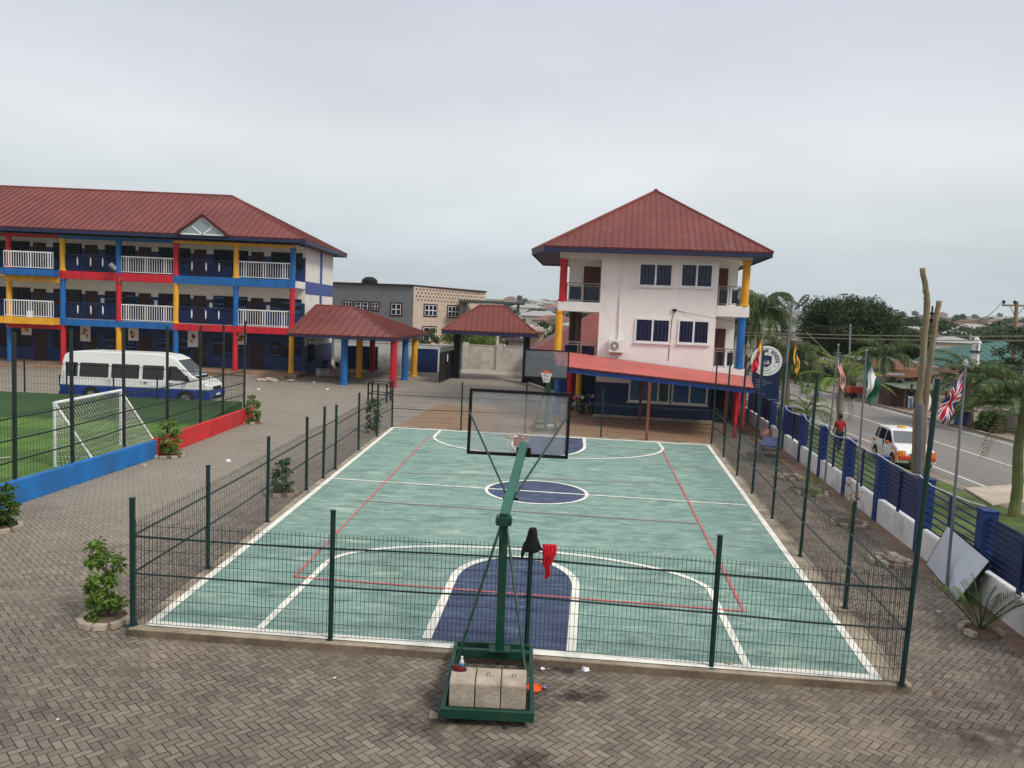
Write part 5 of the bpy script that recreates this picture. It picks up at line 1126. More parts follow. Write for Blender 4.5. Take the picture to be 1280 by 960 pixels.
# forked rough timber pole and poles
def timber(label,pts,rad,D,sheath=None,name='timber_pole'):
    P=[YP(u,v,D) for u,v in pts]; P=[V(P[0].x,D,-.02)]+P if P[0].z>0.3 else P
    o=thing(name,label,'pole',(P[0].x,D,0)); mb=MB(); rs=[rad[min(i,len(rad)-1)] for i in range(len(P))]
    QP=[];QR=[]
    for i in range(len(P)-1):
        for k in range(6): f=k/6; QP.append(P[i].lerp(P[i+1],f)+V(R.uniform(-.015,.015),R.uniform(-.015,.015),0)); QR.append((rs[i]+(rs[i+1]-rs[i])*f)*R.uniform(.95,1.05))
    QP.append(P[-1]);QR.append(rs[-1]); mb.tube(QP,QR,12); mb.build('trunk',M['wood'],o,smooth=True)
    return o
D=25.5
o=timber('tall rough timber pole with a kink near its top, outside the fence',[(1143,600),(1146,520),(1153,450),(1159,378),(1157,362),(1153,335)],[.12,.118,.112,.105,.10,.09,.085,.08],D)
p,q=YP(1147,590,D-.2),YP(1148,505,D-.2); mb=MB(); mb.tube([(p.x+.08,p.y,-.02),(q.x+.08,q.y,q.z)],.11,10); mb.build('metal_sheath',M['polegrey'],o)
timber('shorter leaning timber pole with a sawn top beside the kinked one',[(1153,600),(1155,520),(1163,450),(1170,400),(1174,376)],[.10,.10,.095,.09,.085,.08,.08],D+.45)
mb=MB(); p=YP(1165,392,D+.6); mb.tube([p+V(0,0,-.35),p+V(0,0,.25)],.03,6); mb.tube([p+V(-.12,0,0),p+V(.12,0,0)],.04,6); mb.tube([p+V(-.12,0,-.22),p+V(.12,0,-.22)],.05,6); tag(mb.build('insulator',M['black']),'black line insulator between the two timber poles','insulator')
up=thing('utility_pole','wooden utility pole with crossarm and insulators beyond the green roof','utility pole',(39,60,0)); UD=60.
b=YP(1266,480,UD); t=YP(1271,377,UD); mb=MB(); mb.tube([(b.x,UD,-.05),(t.x,UD,t.z)],[.17,.13],10); mb.build('shaft',M['wood'],up)
a0=YP(1253,381.5,UD); a1=YP(1289,382.5,UD); mb=MB(); mb.bar(a0,a1,.12,.14); mb.tube([a0.lerp(a1,.25),V(t.x,UD,t.z-1.2)],.03,5); mb.tube([a0.lerp(a1,.8),V(t.x,UD,t.z-1.2)],.03,5); mb.build('crossarm',M['wood'],up)
for f in (.04,.42,.96): mb=MB(); c=a0.lerp(a1,f); mb.lathe(c+V(0,0,.07),[(.05,0),(.05,.08),(.12,.1),(.10,.2),(.13,.22),(.06,.32)],10); mb.build('insulator',M['black'],up)
mb=MB(); b=YP(1060,500,62.); t=YP(1063,405,62.); mb.tube([(b.x,62,0),(t.x,62,t.z)],.08,8); tag(mb.build('thin_pole',M['steel']),'thin pale steel pole in front of the big dark tree','pole')
def line(label,pts,r=.018,sag=.4,mat='black',name='power_line'):
    mb=MB(); Q=[]
    for i in range(len(pts)-1):
        for k in range(12): f=k/12; Q.append(pts[i].lerp(pts[i+1],f)+V(0,0,-sag*4*f*(1-f)))
    Q.append(pts[-1]); mb.tube(Q,r,4); return tag(mb.build(name,M[mat]),label,'cable')
M['palecable']=vary('pale_bundled_cable',(.30,.28,.2),.7)
line('upper pale overhead cable crossing in front of the big tree',[YP(880,413,50),YP(1290,420,36)],.03,.12,'palecable'); line('lower pale overhead cable crossing in front of the big tree',[YP(880,416.5,50),YP(1290,426,36)],.03,.12,'palecable')
line('black cable from the timber poles to the utility pole crossarm',[YP(1164,392,26),YP(1253,377,60)],.02,.8); line('lower black cable from the timber poles towards the utility pole',[YP(1164,394,26),YP(1271,402,60)],.02,.6); line('thin black cable running left from the timber poles',[YP(1160,393,26),YP(1010,402,70)],.02,.5)
line('slanting stay cable by the street lamp',[YP(1008,415,40),YP(1085,490,40)],.02,.0,'palecable')
# striped post
sp_=thing('striped_post','black and white striped post with a white oval top by the road edge','post',(14.4,27.4,0)); q=YP(1153,565,27.4)
for k in range(7): mb=MB(); z=k*.22; mb.tube([(q.x+.02*k*.4,27.4,z),(q.x+.02*(k+1)*.4,27.4,z+.22)],.045,10); mb.build('band',M['white' if k%2 else 'black'],sp_)
mb=MB(); c=YP(1158,503,27.4); mb.blob(tuple(c),(.17,.06,.36),14,8); mb.build('oval_top',M['white'],sp_,smooth=True)
mb=MB(); mb.tube([(q.x+.055,27.4,1.54),(c.x,27.4,c.z)],.04,8); mb.build('stem',M['white'],sp_)
# ================================================================= VEHICLES
def bodyprof(lower,upper,w0,w1,tum=.0):
    # lower/upper: side outlines (x,z) counter-clockwise; lower has constant half width, upper narrows with height
    mbl=MB(); mbl.prism([(x,-w0,z) for x,z in lower],(0,2*w0,0))
    mbu=MB(); z0=min(z for x,z in upper); z1=max(z for x,z in upper); hw=lambda z: w0-(w0-w1)*(z-z0)/(z1-z0)
    n=len(upper); vs=[(x,-hw(z),z) for x,z in upper]+[(x,hw(z),z) for x,z in upper]
    mbu.add(vs,[tuple(range(n)),tuple(range(n,2*n))[::-1]]+[(i,n+i,n+(i+1)%n,(i+1)%n) for i in range(n)])
    return mbl,mbu,hw
def fixn(o):
    import bmesh
    b=bmesh.new(); b.from_mesh(o.data); bmesh.ops.recalc_face_normals(b,faces=b.faces); b.to_mesh(o.data); b.free(); return o
def wheel(par,x,y,z,r,w,s):
    m=MB(); m.tube([(x,y-w/2,z),(x,y-w/2+.03,z),(x,y+w/2-.03,z),(x,y+w/2,z)],[r*.9,r,r,r*.9],24); t=m.build('wheel',M['rubber'],par,local=True)
    m=MB(); yo=y+s*(w/2); m.tube([(x,yo-s*.02,z),(x,yo+s*.012,z)],r*.62,18)
    for k in range(5): a_=k*2*math.pi/5; m.bar((x+r*.12*math.cos(a_),yo+s*.016,z+r*.12*math.sin(a_)),(x+r*.55*math.cos(a_),yo+s*.016,z+r*.55*math.sin(a_)),.05,.02)
    m.tube([(x,yo,z),(x,yo+s*.03,z)],r*.14,10); m.build('rim',M['chrome'],t,local=True)
def arch(par,x,y,z,r,s,mat='rubber'):
    m=MB(); pts=[(x+r*math.cos(a_),y,z+r*math.sin(a_)) for a_ in [math.pi*k/14 for k in range(15)]]
    m.prism(pts,(0,s*.006,0)); m.build('wheel_arch',M[mat],par,local=True)
def sidewin(par,pts,hw,s,mat,name='window',off=.006,rad=.06):
    # rounded window outline on the tumblehome side
    n=len(pts); out=[]
    for i in range(n):
        p=Vector(pts[i]); a=Vector(pts[i-1]); b=Vector(pts[(i+1)%n]); d1=(a-p).normalized(); d2=(b-p).normalized()
        for k in range(4): f=k/3; q=(p+d1*rad)*(1-f)**2+p*2*f*(1-f)+(p+d2*rad)*f*f; out.append(q)
    m=MB(); m.prism([(q.x,s*(hw(q.y)+off),q.y) for q in out],(0,-s*.02,0)); return fixn(m.build(name,M[mat],par,local=True))
# --- minibus
van=thing('minibus','white minibus with a blue lower body parked behind the turf pitch','minibus',(-22.55,39.25,0))
w0=1.0
upper=[(0.0,.84),(.02,1.2),(.10,2.05),(.18,2.34),(.42,2.50),(1.2,2.56),(4.6,2.57),(5.35,2.50),(5.75,2.33),(6.62,1.50),(7.25,1.20),(7.45,1.02),(7.50,.90),(7.50,.84)]
lower=[(0.03,.36),(0.0,.50),(0.,.839),(7.5,.839),(7.55,.60),(7.5,.34),(7.3,.28),(.3,.30)]
l,u,hw=bodyprof(lower,upper[::-1],w0,.80)
vb=fixn(u.build('body',M['carwhite'],van,local=True,bevel=.05,seg=3)); vl=fixn(l.build('lower_body',M['carblue'],van,local=True,bevel=.04,seg=3))
for x in (1.6,6.3):
    for s in (-1,1): arch(van,x,s*(w0+.001),.36,.46,s); wheel(van,x,s*(w0-.09),.36,.355,.22,s)
for s in (-1,1):
    for a,b in ((.32,.88),(.98,2.42),(2.56,3.95),(4.12,5.18)):
        wn=sidewin(van,[(a,1.28),(b,1.28),(b,1.98),(a,1.98)],hw,s,'carglass')
    sidewin(van,[(5.42,1.28),(6.50,1.26),(6.42,1.42),(5.78,1.98),(5.42,1.98)],hw,s,'carglass',off=.006)
    m=MB()
    for x in (4.05,5.32,2.49): m.box(x-.006,s*(hw(1.0))-.004,.72,x+.006,s*hw(1.0)+.004,1.2)
    m.build('door_seam',M['dark'],van,local=True)
    m=MB(); m.box(4.2,s*(w0+.0),1.10,4.38,s*(w0+.03),1.14); m.box(5.5,s*w0,1.10,5.65,s*(w0+.03),1.14); m.build('door_handle',M['black'],van,local=True)
    m=MB(); m.blob((6.42,s*(w0+.16),1.40),(.07,.13,.17),8,6); m.bar((6.42,s*.93,1.32),(6.42,s*(w0+.1),1.34),.05,.05); m.build('wing_mirror',M['black'],van,local=True)
m=MB(); up_=(-.0,)
a0_,b0_=(5.80,2.275),(6.58,1.545); nx,nz=.69,.72
m.prism([(a0_[0]+.012,-.74,a0_[1]),(a0_[0]+.012,.74,a0_[1]),(b0_[0]+.012,.84,b0_[1]),(b0_[0]+.012,-.84,b0_[1])],(nx*.012,0,nz*.012)); fixn(m.build('windscreen',plainglass('windscreen_glass',(.10,.11,.115)),van,local=True))
m=MB(); m.box(6.64,-.75,1.485,6.9,.75,1.505); m.bar((6.62,-.6,1.53),(6.3,-.1,1.85),.02,.015); m.bar((6.62,.2,1.53),(6.32,.6,1.83),.02,.015); m.build('wiper_cowl',M['black'],van,local=True)
for s in (-1,1):
    m=MB(); m.blob((7.30,s*.78,.98),(.17,.17,.12),10,8); m.build('headlight',M['lamp'],van,local=True,smooth=True)
m=MB(); m.box(7.40,-.5,.86,7.512,.5,1.0); m.box(7.5,-.55,.42,7.558,.55,.52); m.build('grille',M['black'],van,local=True)
m=MB(); m.box(7.55,-.26,.55,7.566,.26,.66); m.build('number_plate',M['white'],van,local=True)
m=MB(); m.box(-.05,-.95,.36,.02,.95,.5); m.box(-.03,-.97,.75,.03,-.83,1.3); m.box(-.03,.83,.75,.03,.97,1.3); m.build('rear_bumper',M['black'],van,local=True)
# --- taxi
tx=thing('taxi','small white taxi with orange wings stopped at the road edge behind the fence','taxi',(15.7,30.6,0),rz=math.radians(-98)); tx.scale=(.92,.92,.92)
w0=.76
upper=[(-1.72,.62),(-1.70,.88),(-1.50,1.36),(-1.25,1.50),(-.2,1.52),(.25,1.47),(.95,.98),(1.50,.86),(1.72,.70),(1.74,.62)]
lower=[(-1.74,.34),(-1.74,.619),(1.75,.619),(1.77,.5),(1.72,.28),(1.4,.22),(-1.4,.22)]
l,u,hw=bodyprof(lower,upper[::-1],w0,.58)
fixn(u.build('body',M['carwhite'],tx,local=True,bevel=.045,seg=3)); fixn(l.build('lower_body',M['carwhite'],tx,local=True,bevel=.05,seg=3))
for x in (-1.08,1.12):
    for s in (-1,1): arch(tx,x,s*(w0+.001),.28,.34,s); wheel(tx,x,s*(w0-.07),.275,.27,.17,s)
for s in (-1,1):
    sidewin(tx,[(-.12,.95),(.78,.95),(.74,1.03),(.22,1.40),(-.12,1.42)],hw,s,'carglass',rad=.04); sidewin(tx,[(-1.0,.95),(-.20,.95),(-.20,1.42),(-1.0,1.42)],hw,s,'carglass',rad=.04); sidewin(tx,[(-1.5,.97),(-1.08,.95),(-1.08,1.41),(-1.36,1.38)],hw,s,'carglass',rad=.04)
    m=MB(); m.prism([(.86,s*(w0+.004),.30),(1.70,s*(w0+.004),.30),(1.70,s*(w0+.004),.68),(1.35,s*(w0-.03),.80),(.90,s*(w0-.03),.86)],(0,-s*.02,0)); fixn(m.build('front_wing',M['orange'],tx,local=True))
    m=MB(); m.prism([(-1.66,s*(w0+.004),.34),(-1.3,s*(w0+.004),.34),(-1.2,s*(w0-.03),.84),(-1.62,s*(w0-.03),.86)],(0,-s*.02,0)); fixn(m.build('rear_wing',M['orange'],tx,local=True))
    m=MB(); m.blob((.72,s*(w0+.11),.98),(.06,.10,.08),8,6); m.build('wing_mirror',M['taxired'],tx,local=True,smooth=True)
    m=MB(); m.box(-.17,s*(w0-.06),.36,-.155,s*(w0+.004),.94); m.build('door_seam',M['dark'],tx,local=True)
    m=MB(); m.blob((1.62,s*.52,.70),(.16,.16,.11),10,8); m.build('headlight',M['lamp'],tx,local=True,smooth=True)
    m=MB(); m.box(-1.745,s*.55-.1,.72,-1.69,s*.55+.1,.95); m.build('tail_light',M['taxired'],tx,local=True)
m=MB(); m.prism([(.32,-.53,1.435),(.32,.53,1.435),(.92,.64,1.015),(.92,-.64,1.015)],(.011,0,.015)); fixn(m.build('windscreen',plainglass('taxi_windscreen',(.13,.14,.14)),tx,local=True))
m=MB(); m.box(1.66,-.74,.40,1.80,.74,.60); m.build('front_bumper',M['taxired'],tx,local=True,bevel=.04)
for s in (-1,1):
    m=MB(); m.box(1.70,s*.44,.56,1.765,s*.755,.80); m.build('front_corner_panel',M['orange'],tx,local=True,bevel=.03)
m=MB(); m.box(1.79,-.30,.27,1.805,.30,.38); m.box(1.70,-.28,.63,1.765,.28,.68); m.build('grille',M['black'],tx,local=True)
m=MB(); m.box(1.803,-.24,.44,1.815,.24,.54); m.build('number_plate',M['yellow'],tx,local=True)
m=MB(); m.box(-.35,-.16,1.50,-.18,.16,1.60); m.build('roof_sign',M['yellow'],tx,local=True,bevel=.02)
m=MB(); m.prism([(-1.53,-.5,1.30),(-1.53,.5,1.30),(-1.70,.58,.92),(-1.70,-.58,.92)],(-.012,0,.006)); fixn(m.build('rear_window',M['carglass'],tx,local=True))

# ================================================================= PEOPLE
def skin(name,verts,edges,mat,par,lv=2):
    me=bpy.data.meshes.new(name); me.from_pydata([v[:3] for v in verts],edges,[]); o=bpy.data.objects.new(name,me); COL.objects.link(o); o.parent=par
    o.modifiers.new('skin','SKIN'); sv=me.skin_vertices[0].data
    for i,v in enumerate(verts): sv[i].radius=(v[3],v[4] if len(v)>4 else v[3]); sv[i].use_root=(i==0)
    s=o.modifiers.new('sub','SUBSURF'); s.levels=s.render_levels=lv; me.materials.append(M[mat])
    dg=bpy.context.evaluated_depsgraph_get(); dg.update(); m2=bpy.data.meshes.new_from_object(o.evaluated_get(dg)); o.modifiers.clear(); o.data=m2
    m2.polygons.foreach_set('use_smooth',[True]*len(m2.polygons)); return o
def person(label,x,y,z,rz_,shirt='tshirt',trousers='jean',stride=.18,sit=False,h=1.72):
    t=thing('person',label,'person',(x,y,z),None,rz_); k=h/1.72
    def S(*v): return (v[0]*k,v[1]*k,v[2]*k)+tuple(r*k for r in v[3:])
    if sit: hipz=.48; legs={s:[(s*.09,.0,.48),(s*.11,.42,.50),(s*.11,.44,.08),(s*.11,.56,.05)] for s in (-1,1)}
    else: hipz=.90; legs={s:[(s*.09,.0,.88),(s*.095,s*stride*.5+.02,.48),(s*.09,s*stride-.03,.08),(s*.10,s*stride+.13,.035)] for s in (-1,1)}
    dz=hipz-.90; ln=.06 if not sit else .12
    V_=[S(0,0,.93+dz,.13,.10),S(0,.01,1.12+dz,.125,.095),S(0,.02+ln*.5,1.34+dz,.15,.10),S(0,.02+ln*.6,1.45+dz,.07,.06),S(0,.04+ln*.7,1.53+dz,.05,.05),S(0,.05+ln*.8,1.60+dz,.085,.10),S(0,.045+ln*.8,1.68+dz,.08,.09)]
    E_=[(0,1),(1,2),(2,3),(3,4),(4,5),(5,6)]
    n=len(V_)
    for s in (-1,1):
        i=len(V_); sw=-s*stride*.8
        V_+= [S(s*.175,.02+ln*.5,1.39+dz,.052),S(s*.235,sw*.35+.02,1.13+dz,.042),S(s*.25,sw+.09,.90+dz,.032),S(s*.25,sw+.11,.82+dz,.035,.02)]
        E_+= [(2,i),(i,i+1),(i+1,i+2),(i+2,i+3)]
        for f in range(4):
            j=len(V_); fx=(f-1.5)*.02; L=(.075,.088,.085,.068)[f]
            V_+= [S(s*.25,sw+.11+fx,.79+dz,.009),S(s*.247,sw+.12+fx,.79-L*.55+dz,.008),S(s*.24,sw+.125+fx,.79-L+dz,.007)]; E_+= [(i+3,j),(j,j+1),(j+1,j+2)]
        j=len(V_); V_+= [S(s*.24,sw+.15,.83+dz,.010),S(s*.232,sw+.165,.79+dz,.008)]; E_+= [(i+3,j),(j,j+1)]
        i=len(V_); lg=legs[s]
        V_+= [S(*lg[0],.085),S(*lg[1],.06),S(*lg[2],.042),S(*lg[3],.038,.028)]; E_+= [(0,i),(i,i+1),(i+1,i+2),(i+2,i+3)]
    b=skin('body',V_,E_,'skin',t,2)
    # clothes follow the limbs
    V2=[S(0,0,.90+dz,.155,.125),S(0,.01,1.12+dz,.15,.118),S(0,.02+ln*.5,1.36+dz,.172,.12),S(0,.02+ln*.6,1.45+dz,.075,.07)]; E2=[(0,1),(1,2),(2,3)]
    for s in (-1,1): i=len(V2); sw=-s*stride*.8; V2+= [S(s*.18,.02+ln*.5,1.40+dz,.068),S(s*.225,sw*.25+.02,1.19+dz,.062)]; E2+= [(2,i),(i,i+1)]
    skin('shirt',V2,E2,shirt,t,2)
    V3=[S(0,0,.93+dz,.148,.12)]; E3=[]
    for s in (-1,1): i=len(V3); lg=legs[s]; V3+= [S(*lg[0],.105),S(*lg[1],.08),S(lg[2][0],lg[2][1],lg[2][2]+.02,.065)]; E3+= [(0,i),(i,i+1),(i+1,i+2)]
    skin('trousers',V3,E3,trousers,t,2)
    m=MB(); hx,hy,hz=0,(.045+ln*.8)*k,(1.66+dz)*k
    m.blob((hx,hy-.012,hz+.035*k),(.098*k,.112*k,.095*k),12,8); m.build('hair',M['hair'],t,local=True,smooth=True)
    for s in (-1,1):
        m=MB(); m.blob((hx+s*.095*k,hy+.0,hz-.04*k),(.016*k,.03*k,.036*k),8,6); m.build('ear',M['skin'],t,local=True,smooth=True); m=MB(); m.blob((hx+s*.035*k,hy+.095*k,hz-.03*k),(.015*k,.012*k,.010*k),8,6); m.build('eye',M['paper'],t,local=True)
    m=MB(); m.blob((hx,hy+.115*k,hz-.055*k),(.02*k,.024*k,.03*k),8,6); m.build('nose',M['skin'],t,local=True,smooth=True); m=MB(); m.blob((hx,hy+.095*k,hz-.10*k),(.035*k,.014*k,.012*k),8,6); m.build('mouth',M['maroon'],t,local=True)
    for s in (-1,1):
        lg=legs[s]; m=MB(); m.blob((lg[2][0]*k,(lg[2][1]+.06)*k,.045*k if not sit else .06*k),(.05*k,.135*k,.05*k),10,6); m.build('shoe',M['rubber'],t,local=True,smooth=True)
    return t
p=YP(1050,540,33.); person('person in a red T-shirt and dark trousers walking away along the road verge',p.x,33.,0,math.radians(-8),h=1.55)
p=YP(1138,505,52.); person('person in dark top and light jeans standing at the shed doorway across the road',p.x,52.,0,math.radians(150),'blackcloth','ltjean',stride=.06,h=1.7)
p=YP(1222,470,62.); person('person in dark clothes sitting on the wall in front of the white mosque wall',p.x,62.,1.35,math.radians(120),'blackcloth','blackcloth',stride=.0,sit=True)

# ================================================================= VEGETATION
def leaves(mb,c,rad,n,sz,mode='shell',asp=2.2,droop=.2,mi=None):
    c=Vector(c)
    for _ in range(n):
        while True:
            d=Vector((R.gauss(0,1),R.gauss(0,1),R.gauss(0,1)))
            if d.length>.1: break
        d.normalize(); f=R.random()**(.35 if mode=='shell' else .55)
        p=c+Vector((d.x*rad[0],d.y*rad[1],d.z*rad[2]))*f
        a=Vector((R.gauss(0,1),R.gauss(0,1),R.gauss(0,.6)-droop)).normalized(); nrm=(d*1.3+Vector((R.gauss(0,.42),R.gauss(0,.42),R.gauss(0,.42)+.35))).normalized()
        b=nrm.cross(a); 
        if b.length<.05: continue
        b.normalize(); s=sz*R.uniform(.6,1.3)
        mb.add([p,p+a*s*.5+b*s/asp*.5,p+a*s,p+a*s*.5-b*s/asp*.5],[(0,1,2,3)],mi)
def tree(name,label,x,y,z,h,cr,crown_z,mat='leaf',group=None,clumps=26,n=230,sz=.22,trunk_r=.2,seed=1,flat=.75):
    R.seed(seed); t=thing(name,label,'tree',(x,y,z),group)
    mb=MB(); tips=[]; base=V(x,y,z-.1); fork=V(x+R.uniform(-.1,.1)*cr*.2,y,z+max(.6,(crown_z-z)*.55))
    mb.tube([base,base.lerp(fork,.5)+V(R.uniform(-.05,.05),0,0),fork],[trunk_r*1.3,trunk_r,trunk_r*.8],8)
    cl=[]
    for k in range(clumps):
        while True:
            d=Vector((R.uniform(-1,1),R.uniform(-1,1),R.uniform(-.75,1)))
            if .35<d.length<1: break
        cl.append(V(x+d.x*cr*.84,y+d.y*cr*.84,crown_z+d.z*h*.82))
    for c in cl[:9]:
        m_=fork.lerp(c,.5)+V(0,0,.1*cr); mb.tube([fork,m_,c],[trunk_r*.5,trunk_r*.28,trunk_r*.08],5)
    mb.build('trunk',M['bark'],t)
    cb=MB()
    for c in cl:
        r=cr*R.uniform(.20,.34); leaves(cb,c,(r,r,r*flat),n,sz)
    cb.build('crown',M[mat],t); return t
def frond(mb,base,az,el,L,nl=26,ll=.5,curl=1.5,w=.022,drp=.35):
    d=Vector((math.sin(az),math.cos(az),0)); p=Vector(base); e=el; pts=[p.copy()]; n=10
    for i in range(n): 
        p=p+(d*math.cos(e)+V(0,0,math.sin(e)))*L/n; e-=curl/n*(.5+i/n); pts.append(p.copy())
    mb.tube(pts,[.022*(1-.8*i/n)*L/2 for i in range(n+1)],4)
    side=d.cross(V(0,0,1))
    for k in range(nl):
        f=.12+.88*(k+.5)/nl; i=min(n-1,int(f*n)); q=pts[i].lerp(pts[i+1],f*n-i); tg=(pts[i+1]-pts[i]).normalized(); up=side.cross(tg)
        l=ll*math.sin(math.pi*(.12+.83*f))**.6*R.uniform(.85,1.1)
        for s in (-1,1):
            dr=(side*s*.8+tg*.55+up*.25).normalized(); m_=q+dr*l*.5; tip=q+dr*l+V(0,0,-l*drp*R.uniform(.6,1.5)); wv=tg*w*L/2
            mb.add([q-wv*.5,m_-wv+V(0,0,.02),tip,m_+wv],[(0,1,2,3)])
def palm(name,label,x,y,h,L,nf,tr=.13,mat='palm',el0=1.2,el1=-.25,nl=28,ll=.6,seed=1,crownshaft=0,dead=0,curl=1.6,z=0.,cat='palm',group=None,drp=.35,barkm='palmbark'):
    R.seed(seed); t=thing(name,label,cat,(x,y,z),group)
    if h>.3:
        mb=MB(); n=12; mb.tube([(x+.05*math.sin(i*.5),y,z-.05+h*i/n) for i in range(n+1)],[tr*(1.35-.4*i/n)*(1.05 if i%2 else .98) for i in range(n+1)],10); mb.build('trunk',M[barkm],t)
        if crownshaft: mb=MB(); mb.tube([(x,y,z+h-.1),(x,y,z+h+crownshaft*.4),(x,y,z+h+crownshaft)],[tr*.95,tr*1.1,tr*.6],10); mb.build('crownshaft',M['crownshaft'],t)
    top=V(x+.05*math.sin(6),y,z+h+crownshaft*.9)
    mb=MB()
    for k in range(nf):
        f=k/max(1,nf-1); az=k*2.4+R.uniform(-.25,.25); el=el0+(el1-el0)*f+R.uniform(-.12,.12); frond(mb,top+V(0,0,-.15*f),az,el,L*R.uniform(.85,1.1)*(1-.25*(1-f)),nl,ll,curl*R.uniform(.8,1.2),drp=drp)
    mb.build('fronds',M[mat],t)
    if dead:
        mb=MB()
        for k in range(dead): frond(mb,top+V(0,0,-.25),R.uniform(0,6.28),-.7+R.uniform(-.3,.2),L*.75,14,ll*.7,1.2,drp=.8)
        mb.build('dry_fronds',M['thatch'],t)
    return t
def ring(par,x,y,r,n=9,mat='block',seed=0,gap=()):
    rr=random.Random(seed)
    mb=MB(); mb.lathe((x,y,0.0),[(r*.98,0),(r*.9,.05),(r*.3,.09)],12); mb.build('soil',M['soil'],par)
    for k in range(n):
        if k in gap: continue
        a_=2*math.pi*k/n+rr.uniform(-.1,.1); c=(x+r*math.cos(a_),y+r*math.sin(a_),.055); t_=a_+math.pi/2+rr.uniform(-.2,.2)
        mb=MB(); mb.obox(c,(math.cos(t_)*.10,math.sin(t_)*.10,0),(-math.sin(t_)*.05,math.cos(t_)*.05,0),(rr.uniform(-.01,.01),0,.05)); mb.build('edging_brick',M[mat],par,bevel=.008)
def shrub(label,u,v,h,r,n,sz=.10,mat='leafl',seed=1,bricks=9,rr=.34,thin=False,levels=6):
    p=G(u,v); R.seed(seed); t=thing('young_tree',label,'shrub',(p.x,p.y,0))
    ring(t,p.x,p.y,rr,bricks,seed=seed)
    mb=MB(); tips=[]; mb.tube([(p.x,p.y,0),(p.x+.03,p.y,h*.5),(p.x,p.y,h*.95)],[.022,.016,.006],6)
    cl=[]
    for i in range(levels):
        zz=h*(.18+.78*i/(levels-1)); k=4 if i<levels-1 else 2; rw=r*(1.-.45*abs(i/(levels-1)-.45)*1.6)
        for j in range(k):
            a_=R.uniform(0,6.28); q=V(p.x+rw*.75*math.cos(a_),p.y+rw*.75*math.sin(a_),zz+R.uniform(-.08,.08)); cl.append(q); mb.tube([(p.x+.01,p.y,zz-.12),q],[.009,.004],4)
    mb.build('stem',M['bark'],t)
    cb=MB()
    for q in cl: leaves(cb,q,(r*.38,r*.38,h*.07),n,sz,asp=2.6,droop=.7)
    cb.build('foliage',M[mat],t); return t
shrub('leafy young tree in a ring of grey bricks by the front left fence post',132,777,1.30,.32,62,.105,seed=3,rr=.36,bricks=10,levels=7)
shrub('bushy young tree with reddish tips in front of the red pitch wall',212,571,1.3,.38,70,.11,'leafl',5,8,.45)
shrub('young shrub at the far end of the red pitch wall',316,529,1.25,.36,55,.11,'leafl',7,5,.4)
shrub('thin young tree in a brick square outside the left court fence',352,618,1.05,.28,34,.12,'leaf',9,8,.42)
shrub('thin young tree with drooping leaves near the far left court corner',466,541,1.5,.30,26,.16,'leaf',11,4,.3)
shrub('dark green shrub cut off by the left edge of the photo',-2,662,.95,.42,120,.11,'leaf',13,8,.42)
# small palms and rings along the right walkway
def potpalm(label,u,v,L,nf,seed,mat='palm',ll=.28,h=.15,rr=.36,nl=16,br=8,gap=(),el0=1.45,el1=.35,curl=1.0,drp=.35):
    p=G(u,v); t=palm('young_palm',label,p.x,p.y,h,L,nf,.05,mat,el0,el1,nl,ll,seed,curl=curl,drp=drp); ring(t,p.x,p.y,rr,br,seed=seed,gap=gap); return t
potpalm('young coconut palm in a broken brick ring near the right edge of the photo',1226,792,1.05,12,21,ll=.42,nl=22,gap=(5,6),rr=.30,br=7,el0=1.5,el1=.72,curl=.4,drp=.1)
potpalm('tiny yellow green palm in a stone ring outside the right court fence',1015,618,.75,6,22,'palmy',rr=.45)
def deadplant(label,u,v,h,seed,rr=.42,leafy=False):
    p=G(u,v); R.seed(seed); t=thing('dry_sapling' if h>.3 else 'stone_ring',label,'plant' if h>.3 else 'stone ring',(p.x,p.y,0)); ring(t,p.x,p.y,rr,8,seed=seed)
    mb=MB()
    if h>.3:
        mb.tube([(p.x,p.y,0),(p.x+.02,p.y,h*.5),(p.x-.03,p.y,h)],[.016,.012,.005],5)
        for k in range(7): a_=R.uniform(0,6.28); z0=h*R.uniform(.4,.95); mb.tube([(p.x,p.y,z0),(p.x+.25*math.cos(a_),p.y+.25*math.sin(a_),z0+R.uniform(-.1,.15))],[.007,.003],4)
        mb.build('stem',M['thatch'],t); cb=MB()
        for k in range(5): leaves(cb,(p.x+R.uniform(-.22,.22),p.y+R.uniform(-.22,.22),h*R.uniform(.55,1)),(.1,.1,.1),7,.13,droop=1.2)
        cb.build('withered_leaves',M['thatch'],t)
    else:
        for k in range(9): mb.blob((p.x+R.uniform(-rr,rr)*.7,p.y+R.uniform(-rr,rr)*.7,.10),(R.uniform(.06,.14),R.uniform(.06,.12),R.uniform(.05,.1)),6,5,.25)
        mb.build('stones',M['block'],t)
deadplant('withered brown sapling in a stone ring outside the right court fence',1061,656,1.25,31); deadplant('heap of stones in a ring on the walkway behind the right corner post',1112,704,.1,33); deadplant('low stone ring beyond the tiny palm on the walkway',984,598,.1,35)
